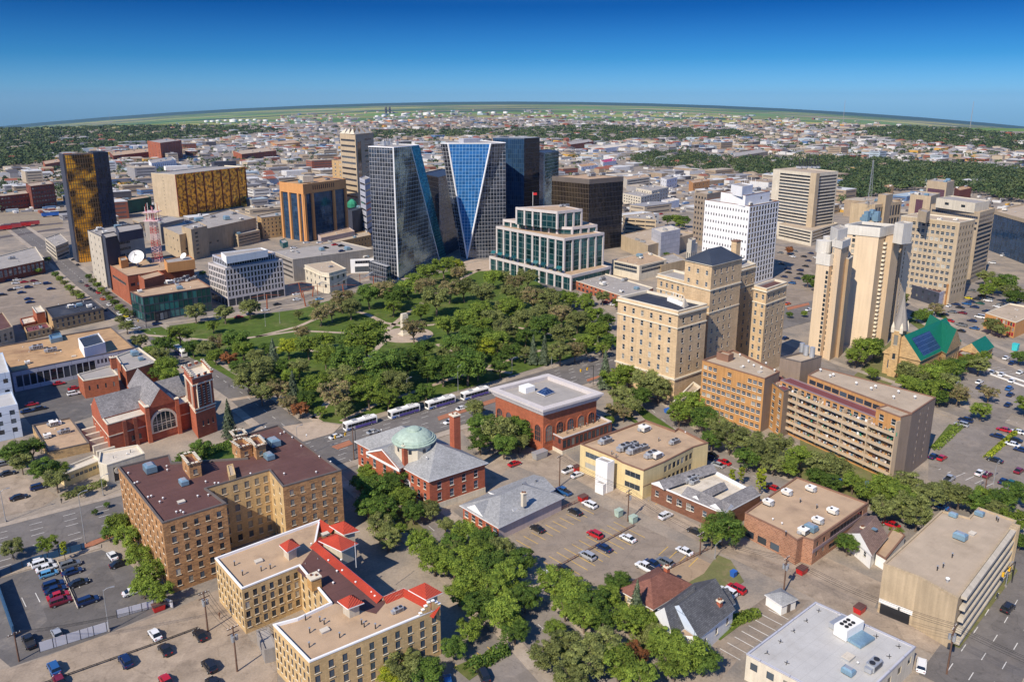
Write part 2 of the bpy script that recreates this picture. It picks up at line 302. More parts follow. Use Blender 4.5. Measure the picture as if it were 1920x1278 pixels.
def wallgeo(mb,a,b,z0,z1,m,wins,depth=.22):
    """wall from a to b with window openings cut in it; wins: list of (u0,u1,v0,v1)"""
    a=Vector(a[:2]);b=Vector(b[:2]);L=(b-a).length;e=(b-a)/L;nrm=Vector((e.y,-e.x))
    def P(u,v,k=0.): q=a+e*u-nrm*k;return (q.x,q.y,v)
    us=sorted({0.,L}|{round(w_[i],3) for w_ in wins for i in(0,1)});vs=sorted({z0,z1}|{round(w_[i],3) for w_ in wins for i in(2,3)})
    cells=set()
    ui={u:i for i,u in enumerate(us)};vi={v:i for i,v in enumerate(vs)}
    for w_ in wins:
        for i in range(ui[round(w_[0],3)],ui[round(w_[1],3)]):
            for j in range(vi[round(w_[2],3)],vi[round(w_[3],3)]): cells.add((i,j))
    for j in range(len(vs)-1):
        i=0
        while i<len(us)-1:
            if (i,j) in cells: i+=1;continue
            k=i
            while k<len(us)-1 and (k,j) not in cells: k+=1
            mb.face([P(us[i],vs[j]),P(us[k],vs[j]),P(us[k],vs[j+1]),P(us[i],vs[j+1])],m,[(us[i],vs[j]),(us[k],vs[j]),(us[k],vs[j+1]),(us[i],vs[j+1])]);i=k
    for (u0,u1,v0,v1) in wins:
        for q in ([P(u0,v0),P(u1,v0),P(u1,v0,depth),P(u0,v0,depth)],[P(u0,v1,depth),P(u1,v1,depth),P(u1,v1),P(u0,v1)],
                  [P(u0,v0),P(u0,v0,depth),P(u0,v1,depth),P(u0,v1)],[P(u1,v0,depth),P(u1,v0),P(u1,v1),P(u1,v1,depth)]):
            mb.face(q,m)
def block(root,pts,h,wall='tan stucco',roof='beige gravel roof',fac=(),z0=0.,world=False,par=.6,pt=.35,cop=None,walls=None,over=0.,band=()):
    """one volume of a building. pts: roof corners (left, near, right[, far]) as seen; fac: window rows per wall"""
    poly=pts if world else quad(pts,h)
    poly=[Vector((p[0],p[1])) for p in poly];n=len(poly)
    A=sum(poly[i].x*poly[(i+1)%n].y-poly[(i+1)%n].x*poly[i].y for i in range(n))
    if A<0: print('CW polygon in',root.name)
    mb=MB();W=[]
    for i in range(n):
        a,b=poly[i],poly[(i+1)%n];L=(b-a).length
        if L<.05: continue
        ws=[];e=(b-a)/L;ang=math.atan2(e.y,e.x)
        for f in fac:
            if f[0]!=i: continue
            _,nc,nr,ww,wh,za,zb=f[:7];kind=f[7] if len(f)>7 else 'sash';m0=f[8] if len(f)>8 else 0.;m1=f[9] if len(f)>9 else m0;gl=f[10] if len(f)>10 else GL
            skip=f[11] if len(f)>11 else ()
            if za<0: za=z0-za
            if zb<=0: zb=h+zb
            U0,U1=L*m0,L*(1-m1);bw=(U1-U0)/nc;bh=(zb-za)/nr
            w1=ww if ww>0 else bw*-ww;w1=min(w1,bw-.1);h1=wh if wh>0 else bh*-wh;h1=min(h1,bh-.1)
            if w1<=.05 or h1<=.05: continue
            for r_ in range(nr):
                for c_ in range(nc):
                    if (c_,r_) in skip: continue
                    u=U0+bw*(c_+.5);v=za+bh*(r_+.5);ws.append((u-w1/2,u+w1/2,v-h1/2,v+h1/2));W.append((a+e*u,v,ang,kind,w1,h1,gl))
        wallgeo(mb,a,b,z0,h,(walls or {}).get(i,wall),ws)
        for (be,bz,bh_,bt,bm) in band:    # string courses and cornices: proud strips
            if be not in(-1,i): continue
            nrm=Vector((e.y,-e.x));q=a+e*(L/2)+nrm*(bt/2-.02);mb.box((q.x,q.y,bz),(L+2*bt-.04,bt+.04,bh_),bm,ang)
    mb.build('wall',root)
    ins=inset(poly,pt);rd=MB();rd.prism(ins,h-par,h-par,roof,roof,top_only=True);rd.build('roof',root)
    pb=MB();cp=cop or wall
    out=inset(poly,-.06) if cop else poly
    for i in range(n):
        j=(i+1)%n
        pb.face([(*out[i][:2],h+.004),(*out[j][:2],h+.004),(*ins[j],h+.004),(*ins[i],h+.004)],cp)
        pb.face([(*ins[i],h+.004),(*ins[j],h+.004),(*ins[j],h-par),(*ins[i],h-par)],cp)
        if cop: pb.face([(*out[i],h-.3),(*out[j],h-.3),(*out[j],h+.004),(*out[i],h+.004)],cp)
    pb.build('parapet',root)
    mer=None;cnt=root.get('_n',0)
    for (p,v,ang,kind,w1,h1,gl) in W:
        near=root.location.y<380;me=winmesh(kind,w1,h1,gl,1 if near and cnt<100 else 0)
        if cnt<100:
            o=bpy.data.objects.new('window',me);COL.objects.link(o);o.parent=root;o.location=(p.x-root.location.x,p.y-root.location.y,v-root.location.z)
            o.rotation_euler=(0,0,ang);o.scale=(w1/max(round(w1,1),.1),1,h1/max(round(h1,1),.1));cnt+=1
            if near: c=bpy.data.objects.new('pane',winmesh(kind,w1,h1,gl,2));COL.objects.link(c);c.parent=o
        else:
            if mer is None: mer=MB()
            M=Matrix.Translation((p.x,p.y,v))@Matrix.Rotation(ang,4,'Z')@Matrix.Diagonal((w1/max(round(w1,1),.1),1,h1/max(round(h1,1),.1),1))
            for pl in me.polygons:
                mer.face([M@me.vertices[k].co for k in pl.vertices],me.materials[pl.material_index])
    root['_n']=cnt
    if mer: REST.setdefault(root.name,[]).append((root,mer))
    return poly
REST={}
def flush_rest():
    for k,l in REST.items():
        a=MB();root=l[0][0]
        for _,m in l:
            for f,mi in zip(m.f,m.m): a.face([m.v[i] for i in f],m.mats[mi])
        o=a.build('window',root)
        if o: o['kind']='stuff'
    REST.clear()
def bld(name,label,cat,pts,h,**kw):
    """a whole building from its roof corners; h in metres or ('px', y_top, base_x, base_y)"""
    if isinstance(h,tuple): h=height(*h)
    extra=kw.pop('extra',None)
    q=quad(pts,h);c=sum(q,Vector((0,0,0)))/len(q)
    root=thing(name,label,cat,(c.x,c.y,0),kw.pop('group',None))
    root['_h']=h
    block(root,pts,h,**kw)
    return root,h
def hip(root,poly,z,hr,m='grey shingle',over=.5,kind='hip',name='roof',soff='white trim',axis=0,inner=.0):
    """hipped, gabled or pyramid roof over a four-cornered world polygon"""
    P=[Vector((*p,z)) for p in inset([p[:2] for p in poly],-over)];b=MB()
    if axis: P=P[1:]+P[:1]
    a=(P[0]+P[3])/2;c=(P[1]+P[2])/2    # ridge runs from mid side 3-0 to mid side 1-2
    up=Vector((0,0,hr));L=(c-a).length;W=((P[3]-P[0]).length+(P[2]-P[1]).length)/4
    if kind=='gable': r0,r1=a+up,c+up
    elif kind=='pyramid': r0=r1=(a+c)/2+up
    else:
        k=min(.5,W/L) if not inner else inner;r0=a+(c-a)*k+up;r1=c-(c-a)*k+up
    if (r0-r1).length<.3:
        for i in range(4): b.face([P[i],P[(i+1)%4],r0],m)
    else:
        b.face([P[0],P[1],r1,r0],m);b.face([P[2],P[3],r0,r1],m)
        g=m if kind!='gable' else soff
        b.face([P[1],P[2],r1],g);b.face([P[3],P[0],r0],g)
    b.face(P[::-1],soff)
    n=4
    for i in range(4):
        p,q=P[i],P[(i+1)%4];d=Vector((0,0,.22));b.face([p-d,q-d,q,p],soff)
    b.build(name,root);return r0,r1
import numpy as np
# ================= the ground =================
def groundmat():
    m,t,b=newmat('ground');L=t.links;b.inputs['Roughness'].default_value=.95;b.inputs['Specular IOR Level'].default_value=.15
    geo=N_(t,'ShaderNodeNewGeometry');pos=geo.outputs['Position']
    def noise(s,d=6,r=.6):
        n=N_(t,'ShaderNodeTexNoise');n.inputs['Scale'].default_value=s;n.inputs['Detail'].default_value=d;n.inputs['Roughness'].default_value=r;L.new(pos,n.inputs['Vector']);return n.outputs[0]
    def ramp(f,*st):
        r=N_(t,'ShaderNodeValToRGB');L.new(f,r.inputs[0]);e=r.color_ramp.elements
        e[0].position=st[0][0];e[0].color=c4(st[0][1]);e[1].position=st[1][0];e[1].color=c4(st[1][1])
        for p,c in st[2:]: x=e.new(p);x.color=c4(c)
        return r.outputs[0]
    town=ramp(noise(.06,8,.65),(.36,(.19,.17,.15)),(.50,(.28,.235,.19)),(.66,(.37,.30,.23)))
    town=mul(t,town,noise(1.6,5),.84,1.14)
    # far fields: square quarter sections of crop, fallow and pasture
    mp=N_(t,'ShaderNodeMapping');mp.inputs['Rotation'].default_value=(0,0,rad(-39));L.new(pos,mp.inputs[0])
    br=N_(t,'ShaderNodeTexBrick',offset=.3);br.inputs['Scale'].default_value=1;br.inputs['Brick Width'].default_value=1600;br.inputs['Row Height'].default_value=800
    br.inputs['Mortar Size'].default_value=14;br.inputs['Color1'].default_value=(0,0,0,1);br.inputs['Color2'].default_value=(1,1,1,1);br.inputs['Mortar'].default_value=(.3,.3,.3,1);L.new(mp.outputs[0],br.inputs['Vector'])
    wn=N_(t,'ShaderNodeSeparateColor');L.new(br.outputs[0],wn.inputs[0])
    fld=ramp(wn.outputs[0],(0,(.10,.19,.05)),(.25,(.17,.27,.06)),(.42,(.06,.11,.05)),(.55,(.42,.38,.12)),(.68,(.12,.20,.06)),(.82,(.03,.07,.05)),(.92,(.34,.28,.15)))
    fld=mul(t,fld,noise(.004,5),.75,1.25)
    vl=N_(t,'ShaderNodeVectorMath',operation='LENGTH');L.new(pos,vl.inputs[0])
    sx0=N_(t,'ShaderNodeSeparateXYZ');L.new(pos,sx0.inputs[0]);ab=N_(t,'ShaderNodeMath',operation='ABSOLUTE');L.new(sx0.outputs[0],ab.inputs[0])
    a2=N_(t,'ShaderNodeMath',operation='MULTIPLY_ADD');L.new(ab.outputs[0],a2.inputs[0]);a2.inputs[1].default_value=1.15;L.new(vl.outputs['Value'],a2.inputs[2])
    ad=N_(t,'ShaderNodeMath',operation='MULTIPLY_ADD');L.new(noise(.0006,3),ad.inputs[0]);ad.inputs[1].default_value=5000;L.new(a2.outputs[0],ad.inputs[2])
    mr=N_(t,'ShaderNodeMapRange');L.new(ad.outputs[0],mr.inputs[0]);mr.inputs[1].default_value=7900;mr.inputs[2].default_value=8100
    mx=N_(t,'ShaderNodeMix',data_type='RGBA');L.new(mr.outputs[0],mx.inputs['Factor']);L.new(town,mx.inputs[6]);L.new(fld,mx.inputs[7])
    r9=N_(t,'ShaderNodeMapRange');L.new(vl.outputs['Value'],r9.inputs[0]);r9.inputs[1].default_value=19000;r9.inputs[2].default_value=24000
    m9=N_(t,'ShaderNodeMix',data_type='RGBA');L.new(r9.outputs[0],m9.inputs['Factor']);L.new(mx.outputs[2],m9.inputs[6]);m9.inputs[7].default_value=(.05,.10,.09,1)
    L.new(m9.outputs[2],b.inputs['Base Color']);MATS['ground']=m
groundmat()
def gmat(n,c1,c2,s=.15,fine=2.2,var=.12,**k): return mat(n,c1,crack=(.16 if any(q in n for q in('asphalt','lot','dirt','pavement')) else 0),rough=.95,kind='stain',c2=c2,ss=s,fine=fine,var=var,spec=.15,**k)
gmat('asphalt',(.16,.145,.135),(.20,.175,.155),.12);gmat('old asphalt',(.23,.2,.175),(.30,.25,.205),.2);gmat('lot asphalt',(.26,.21,.165),(.19,.165,.145),.1)
gmat('dark lot',(.135,.125,.12),(.21,.185,.16),.2);gmat('dirt lane',(.34,.27,.205),(.21,.165,.125),.12,var=.16)
gmat('pavement slab',(.36,.30,.24),(.29,.235,.19),.4);gmat('plaza paving',(.42,.33,.25),(.33,.25,.19),.4);gmat('red paving',(.36,.15,.085),(.28,.12,.08),.5)
gmat('lawn',(.075,.115,.02),(.15,.15,.055),.05,fine=1.2,var=.22);gmat('dry grass',(.15,.15,.06),(.24,.18,.10),.3);gmat('pale dirt',(.36,.26,.17),(.28,.2,.13),.3)
gmat('rail yard soil',(.28,.225,.16),(.18,.145,.115),.02)
mat('white marking',(.62,.60,.56),var=.2);mat('yellow marking',(.62,.38,.06),var=.2)
g=MB();ys=[-400,-100,0,200,500,1000,1600,2200]+[2200+i*350 for i in range(1,24)]+[11000,13000,16000,20000,26000,34000,46000,60000]
us=[i/12 for i in range(-19,20)]
def gp(y,u): x=u*max(y,900);return (x,y,gz(x,y))
vv=[gp(y,u) for y in ys for u in us];ff=[];nu=len(us)
for i in range(len(ys)-1):
    for j in range(nu-1): ff.append((i*nu+j,i*nu+j+1,(i+1)*nu+j+1,(i+1)*nu+j))
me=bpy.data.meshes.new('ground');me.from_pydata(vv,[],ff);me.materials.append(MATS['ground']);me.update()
for p in me.polygons: p.use_smooth=True
go=bpy.data.objects.new('ground',me);COL.objects.link(go);structure(go)
def sheet(name,px,z,m,th=0.,world=False):
    P=px if world else [at(p[0],p[1],0) for p in px]
    A=sum(P[i][0]*P[(i+1)%len(P)][1]-P[(i+1)%len(P)][0]*P[i][1] for i in range(len(P)))
    if A<0: P=P[::-1]
    b=MB()
    if th: b.prism([(p[0],p[1]) for p in P],z,z+th,m)
    else: b.prism([(p[0],p[1]) for p in P],z,z,m,m,top_only=True)
    return structure(b.build(name))
def offline(P,d):
    out=[]
    for i,p in enumerate(P):
        a=P[max(i-1,0)];b=P[min(i+1,len(P)-1)];t=(Vector(b[:2])-Vector(a[:2])).normalized();out.append(Vector((p[0]-t.y*d,p[1]+t.x*d)))
    return out
ROADS={}
def strip(name,C,w0,w1,z,m,th=0.):
    a=offline(C,w0);b=offline(C,w1);return sheet(name,[*a,*b[::-1]],z,m,th,world=True)
RP=[]
def onroad(x,y,skip):
    for k,(key,C,hw) in enumerate(RP):
        if key==skip: continue
        if key=='avenue':
            if inp(C,x,y): return True
            continue
        p=Vector((x,y))
        for a,c in zip(C,C[1:]):
            e=c-a;t=max(0,min(1,(p-a).dot(e)/e.length_squared))
            if (a+e*t-p).length<hw+.3: return True
    return False
def inp(p,x,y):
    c_=False;j=len(p)-1
    for i in range(len(p)):
        if (p[i][1]>y)!=(p[j][1]>y) and x<(p[j][0]-p[i][0])*(y-p[i][1])/(p[j][1]-p[i][1])+p[i][0]: c_=not c_
        j=i
    return c_
WALKS=[];DASH=[]
def dense(C,st=2.5):
    out=[C[0]]
    for a,c in zip(C,C[1:]):
        n=max(1,int((c-a).length/st));out+=[a.lerp(c,k/n) for k in range(1,n+1)]
    return out
def road(key,px,w,m='asphalt',walk=3.2,z=None,dash=True,name='road',sides=(1,1)):
    C=[Vector(at(*p)[:2]) for p in px];ROADS[key]=C;z=.03+.006*len(RP);RP.append((key,C,w/2))
    strip(name,C,-w/2,w/2,z,m)
    for s,on in((1,sides[0]),(-1,sides[1])):
        if on: WALKS.append((key,C,s*w/2,s*(w/2+walk)))
    if dash: DASH.append((key,C,[0]+([-w/4,w/4] if w>14 else [])))
def finish_roads():
    for key,C,d0,d1 in WALKS:
        D=dense(C);mid=offline(D,(d0+d1)/2);run=[]
        for p,q in list(zip(D,mid))+[(None,None)]:
            if p is not None and not onroad(q.x,q.y,key): run.append(p)
            else:
                if len(run)>2: strip('pavement',run,d0,d1,.006,'pavement slab',.144+.0007*len(key))
                run=[]
    for key,C,ds in DASH:
        D=dense(C,4.);b=MB()
        for d in ds:
            L=offline(D,d)
            for k in range(0,len(L)-1,2):
                a,c=L[k],L[k+1];m_=(a+c)/2
                if onroad(m_.x,m_.y,key): continue
                e=(c-a).normalized();n=Vector((-e.y,e.x))*.08;c=a+e*3;b.face([(*(a-n),.135),(*(c-n),.135),(*(c+n),.135),(*(a+n),.135)],'white marking')
        if b.f: structure(b.build('road_markings'))
def marks(b,C,d,z,ln=3.,gp_=5.,wd=.16,m='white marking'):
    L=offline(C,d)
    for a,c in zip(L,L[1:]):
        T=(c-a).length;e=(c-a)/T;n=Vector((-e.y,e.x))*wd/2;u=0
        while u+ln<T:
            p=a+e*u;q=a+e*(u+ln);b.face([(*(p-n),z),(*(q-n),z),(*(q+n),z),(*(p+n),z)],m);u+=ln+gp_
# Victoria-side avenue with its median
VN=[(-80,1010),(230,929),(567,828),(645,802),(930,722),(1150,657),(1300,620),(1490,572),(1700,520)]
VS=[(-80,1098),(0,1073),(240,1003),(630,872),(930,775),(1150,702),(1330,655),(1500,608),(1720,550)]
sheet('avenue',VN+VS[::-1],.12,'asphalt');RP.append(('avenue',[tuple(at(*q)[:2]) for q in VN+VS[::-1]],0))
b=MB()
CN=[at(*p) for p in VN];CS=[at(*p) for p in VS]
for k in(.13,.27,.4,.62,.76,.89):
    Ls=[];ks=[0,.08,.2,.32,.45,.58,.72,.86,1]
    A=[Vector(CN[i][:2]) for i in(0,1,3,4,5)];B_=[Vector(CS[i][:2]) for i in(0,2,3,4,5)]
    C=[a.lerp(c,k) for a,c in zip(A,B_)];marks(b,C,0,.132)
structure(b.build('road_markings'))
for mp in ([(20,1062),(165,1018),(215,999),(219,1004),(168,1027),(20,1070)],[(330,965),(560,880),(562,885),(332,972)],[(820,782),(935,745),(938,751),(823,789)],[(622,838),(655,826),(662,833),(634,843)],[(1475,577),(1516,568),(1518,572),(1477,582)],[(1100,712),(1180,686),(1181,689),(1101,716)]):
    sheet('median',mp,.05,'red paving',.22)
sheet('pavement',[(-80,1003),(230,923),(440,862),(440,869),(230,929),(-80,1010)],.02,'pavement slab',.16)
sheet('pavement',[(640,797),(930,716),(1150,651),(1150,657),(930,722),(643,803)],.02,'pavement slab',.16)
sheet('pavement',[(600,888),(630,874),(930,777),(1150,703),(1152,711),(930,785),(640,882),(610,898)],.02,'pavement slab',.16)
sheet('pavement',[(0,1075),(190,1020),(190,1027),(0,1083)],.02,'pavement slab',.16)
sheet('corner_plaza',[(530,800),(590,790),(640,797),(625,812),(570,828),(545,822)],.045,'plaza paving',.12)
road('west',[(590,842),(455,738),(345,663),(255,600),(160,530),(90,470),(20,418)],12.5)
road('south',[(655,862),(850,1025),(1030,1190),(1130,1292)],12.5,m='old asphalt')
road('north',[(120,645),(255,606),(400,587),(540,566),(620,547),(760,516),(880,487),(1000,470)],12,dash=False,m='old asphalt')
road('east',[(1155,668),(1100,590),(1010,520),(930,470)],11,sides=(0,0),dash=False)
road('scarth',[(1148,700),(1240,785),(1350,866),(1500,930),(1665,990),(1850,1060),(1960,1105)],12,m='old asphalt')
road('alley',[(1055,868),(1110,902),(1200,945),(1320,1005),(1450,1068),(1600,1137),(1760,1213)],6.5,m='dirt lane',sides=(0,0),dash=False,name='alley')
road('thirteenth',[(2000,1000),(1925,1095),(1870,1190),(1800,1300)],15)
road('upper',[(1440,640),(1560,690),(1760,757),(1990,842)],10,m='old asphalt',dash=False)
road('church street',[(1640,545),(1810,635),(1960,700)],10,m='old asphalt',dash=False)
road('parking street',[(1770,880),(1880,760),(1960,690)],9,m='old asphalt',dash=False,sides=(0,0))
road('east avenue',[(1440,455),(1530,470),(1600,478)],10,dash=False,m='old asphalt',sides=(0,0))
finish_roads()
LZ=0
for nm,px,m in (('parking_lot',[(-40,1095),(190,1030),(235,1050),(330,1132),(200,1188),(20,1250),(-40,1200)],'dark lot'),
  ('parking_lot',[(955,992),(1083,928),(1345,1052),(1180,1142),(1005,1068)],'lot asphalt'),
  ('yard',[(860,800),(912,815),(1060,850),(1100,880),(1040,900),(960,870),(912,920),(905,860)],'dirt lane'),
  ('parking_lot',[(1742,835),(1800,785),(2010,865),(2010,990),(1740,900)],'old asphalt'),
  ('parking_lot',[(1790,705),(1850,650),(2010,700),(2010,820),(1810,740)],'old asphalt'),
  ('parking_lot',[(1700,540),(1770,490),(2010,560),(2010,650),(1830,600)],'old asphalt'),
  ('parking_lot',[(1335,1195),(1440,1115),(1520,1125),(1395,1222),(1350,1275)],'lot asphalt'),
  ('parking_lot',[(1430,1075),(1540,1040),(1660,1095),(1630,1160),(1540,1128)],'dirt lane'),
  ('parking_lot',[(-60,560),(60,520),(100,500),(250,565),(100,620),(-60,640)],'lot asphalt'),
  ('parking_lot',[(10,735),(190,700),(190,775),(110,800),(60,800)],'dark lot'),
  ('parking_lot',[(1440,480),(1560,470),(1560,590),(1440,560)],'lot asphalt'),
  ('parking_lot',[(-60,860),(60,900),(110,930),(80,950),(-60,985)],'dirt lane'),
  ('gravel_lane',[(-60,1262),(30,1250),(330,1140),(420,1100),(470,1200),(520,1235),(520,1290),(-60,1290)],'dirt lane'),
  ('parking_lot',[(850,1285),(960,1215),(1010,1260),(1030,1290)],'old asphalt'),
  ('vacant_plot',[(1245,1075),(1300,1040),(1390,1085),(1320,1125)],'pale dirt')):
    LZ+=1;sheet(nm,px,.006+.001*LZ if nm!='vacant_plot' else .026,m)
sheet('rail_yard',[(-200,385),(118,382),(118,425),(-200,470)],.012,'rail yard soil')
sheet('lawn',[(262,618),(560,580),(700,540),(870,502),(935,488),(1010,530),(1105,600),(1148,648),(930,712),(640,794),(588,788),(470,730),(400,690),(325,655)],.014,'lawn',.10)
for nm,px,m in (('lawn',[(960,1205),(700,965),(655,905),(672,895),(760,960),(985,1160)],'dry grass'),('lawn',[(1245,1118),(1320,1075),(1345,1040),(1370,1050),(1395,1090),(1330,1130)],'dry grass'),
  ('lawn',[(1330,1185),(1375,1150),(1420,1148),(1350,1200)],'lawn'),('lawn',[(1755,1030+170),(1900,1060),(1908,1070),(1800,1215)],'dry grass'),('lawn',[(1800,800),(1752,845),(1745,838),(1780,795)],'lawn'),
  ('lawn',[(1790,640),(1650,735),(1590,715),(1690,620)],'dry grass'),('lawn',[(1700,600),(1760,580),(1790,610),(1740,630)],'lawn'),('lawn',[(330,870),(440,820),(470,850),(380,880)],'lawn'),
  ('lawn',[(1150,712),(1170,740),(1330,850),(1310,860),(1150,770)],'lawn'),('lawn',[(850,1250),(960,1205),(965,1215),(880,1275)],'lawn'),('lawn',[(1500,905),(1640,960),(1730,900),(1690,890),(1500,820)],'dry grass'),
  ('lawn',[(1850,848),(1906,806),(1910,812),(1858,857)],'lawn'),('lawn',[(1120,690),(870,760),(880,745),(1110,680)],'dry grass')):
    sheet(nm,px,.017,m,.1)
# paths through the park
for px,w in (([(270,628),(420,640),(560,620),(660,625),(700,640)],2.6),([(480,632),(560,612),(610,590),(650,570)],2.6),([(600,792),(560,768),(520,740),(480,742),(430,750)],2.6),([(640,790),(700,760),(790,730),(860,705),(1000,660),(1100,640)],2.2),
    ([(590,785),(640,720),(700,660),(720,640)],2.6),([(700,640),(760,590),(840,535),(900,505)],2.8),([(820,645),(900,690),(960,700)],2.6),([(640,575),(690,590),(720,605),(760,612)],3),([(800,610),(900,600),(1000,620),(1140,650)],2.5),([(480,655),(540,650),(600,660)],2.4)):
    strip('path',[Vector(at(*p)[:2]) for p in px],-w/2,w/2,.02,'plaza paving',.105)
c=at(762,628);sheet('plaza',[(c.x+13*math.cos(a*math.pi/12),c.y+13*math.sin(a*math.pi/12)) for a in range(24)],.02,'plaza paving',.11,world=True)
c=at(905,497);sheet('plaza',[(c.x+30*math.cos(a*math.pi/8),c.y+20*math.sin(a*math.pi/8)) for a in range(16)],.02,'plaza paving',.105,world=True)
# parking bays
def bays(p,q,ln,n=None,side=1,m='yellow marking',sp=2.75,ang=None,z=.03):
    a,c=Vector(at(*p)[:2]),Vector(at(*q)[:2]);e=(c-a).normalized();T=(c-a).length;k=Vector((-e.y,e.x))*side
    if ang is not None: k=Vector((math.cos(rad(ang)),math.sin(rad(ang))))*side
    b=MB();u=0
    while u<=T:
        s=a+e*u;f=s+k*ln;h=e*.085;b.face([(*(s-h),z),(*(s+h),z),(*(f+h),z),(*(f-h),z)],m);u+=sp
    structure(b.build('bay_markings'))
bays((968,1012),(1088,950),5.2,side=-1);bays((1028,1075),(1190,986),5.2,side=1);bays((1028,1076),(1190,987),5.2,side=-1)
bays((1235,1040),(1300,1065),5,side=1);bays((1130,1150),(1200,1110),5,side=1);bays((1100,905),(1215,955),4.5,side=1)
bays((1350,1215),(1450,1135),4.8,m='white marking',side=-1);bays((910,845),(965,875),4.6,side=1,m='white marking');bays((880,1268),(955,1225),4.6)
bays((1760,880),(1900,935),4.8,m='white marking');bays((1800,760),(1990,835),4.6,m='white marking',side=1);bays((1860,690),(1990,735),4.6,m='white marking')
bays((140,1085),(40,1120),4.6,m='white marking')
# ================= building helpers =================
AB=rad(39.)
def hz(y,px,py,z0=0.):       # top height of an upright line through the point seen at (px,py) at height z0
    g=at(px,py,z0);lo,hi=z0,150.
    for _ in range(40):
        m=(lo+hi)/2
        if projy((g[0],g[1],m))>y: lo=m
        else: hi=m
    return lo
ME={}
def shared(key,fn,name):
    if key not in ME:
        b=MB();fn(b);ME[key]=b.mesh(name)
    return ME[key]
def put(root,name,me,p,rz=0.,s=1.,label=None):
    o=bpy.data.objects.new(name,me);COL.objects.link(o)
    if root is not None: o.parent=root;o.location=Vector(p)-root.location
    else: o.location=p
    o.rotation_euler=(0,0,rz);o.scale=(s,s,s) if not isinstance(s,tuple) else s
    if label:o['label']=label
    return o
def ac_mesh(b):
    b.box((0,0,.25),(3.6,1.9,1.5),'galvanised metal');b.box((-2.3,0,.4),(1.1,1.5,1.0),'galvanised metal');b.box((0,0,0),(3.2,1.6,.26),'dark metal')
    for x in(-.9,.9):
        b.tube((x,0,1.72),(x,0,1.95),.62,'dark metal',12)
    b.face([(1.82,-.7,.45),(1.82,.7,.45),(1.82,.7,1.5),(1.82,-.7,1.5)],'black hole')
    for y in(-.97,): 
        for k in range(6): b.box((-1.4+k*.55,y,.45),(.32,.04,1.0),'dark metal')
def acw_mesh(b):
    b.box((0,0,.3),(2.5,2.6,1.3),'cap paint');b.box((0,0,0),(2.9,2.9,.3),'dark metal');b.box((0,0,1.6),(2.7,2.8,.12),'white paint')
    b.box((1.75,-.3,.3),(1.0,1.6,.9),'white paint');b.box((-1.65,.4,.3),(.8,1.2,.7),'galvanised metal')
    b.tube((.5,.5,1.7),(.5,.5,1.95),.45,'dark metal',10)
    for k in range(5): b.box((-1.0+k*.5,-1.32,.5),(.3,.05,.9),'dark metal')
def acb_mesh(b):
    b.box((0,0,.3),(2.6,3.6,1.5),'blue metal');b.box((0,0,0),(2.3,3.2,.3),'dark metal')
    b.face([(-1.3,-1.8,1.8),(1.3,-1.8,1.8),(.7,-1.2,2.3),(-.7,-1.2,2.3)],'blue metal');b.face([(1.3,-1.8,1.8),(1.3,1.8,1.8),(.7,1.2,2.3),(.7,-1.2,2.3)],'blue metal')
    b.face([(1.3,1.8,1.8),(-1.3,1.8,1.8),(-.7,1.2,2.3),(.7,1.2,2.3)],'blue metal');b.face([(-1.3,1.8,1.8),(-1.3,-1.8,1.8),(-.7,-1.2,2.3),(-.7,1.2,2.3)],'blue metal');b.face([(-.7,-1.2,2.3),(.7,-1.2,2.3),(.7,1.2,2.3),(-.7,1.2,2.3)],'galvanised metal')
def vent_mesh(b): b.tube((0,0,0),(0,0,.5),.12,'galvanised metal',7);b.lathe((0,0,0),[(.24,.45),(.24,.6),(0,.72)],'white paint',8)
def pipe_mesh(b): b.tube((0,0,0),(0,0,1.1),.12,'dark metal',6);b.box((0,0,1.1),(.36,.36,.12),'galvanised metal')
def hatch_mesh(b): b.box((0,0,0),(1.6,1.2,.4),'galvanised metal');b.box((0,0,.4),(1.7,1.3,.08),'pale roof membrane')
UN={'ac':('air_conditioner',ac_mesh),'acw':('air_conditioner',acw_mesh),'acb':('air_handler',acb_mesh),'v':('vent',vent_mesh),'p':('vent_pipe',pipe_mesh),'h':('roof_hatch',hatch_mesh)}
def units(root,z,lst):
    for k,px,py,*r in lst:
        n,f=UN[k];put(root,n,shared(k,f,n),at(px,py,z),(r[0] if r else AB),(r[1] if len(r)>1 else 1.))
def boxat(root,name,px,py,z,d,m,rz=None,top=None,org=None):
    b=MB();p=at(px,py,z);b.box(p,d,m,AB if rz is None else rz,top);return b.build(name,root)
def chimney(root,px,py,z,w,h,m='red brick',d=None):
    b=MB();p=at(px,py,z);b.box(p,(w,d or w,h),m,AB);b.box((p.x,p.y,p.z+h),(w+.3,(d or w)+.3,.3),'stone trim',AB)
    for s in(-.25,.25): b.box((p.x+s*w,p.y,p.z+h+.3),(.4,.4,.35),'brown brick',AB)
    return b.build('chimney',root)
def crenels(root,poly,z,m,w=1.1,hh=.9,cap='stone trim'):
    b=MB();n=len(poly)
    for i in range(n):
        a,c=Vector(poly[i][:2]),Vector(poly[(i+1)%n][:2]);L=(c-a).length;e=(c-a)/L;k=max(2,int(L/(2*w)));ang=math.atan2(e.y,e.x)
        for j in range(k+1):
            q=a+e*(L*j/k);b.box((q.x,q.y,z),(w,.5,hh),m,ang);b.box((q.x,q.y,z+hh),(w+.2,.7,.18),cap,ang)
    return b.build('battlement',root)
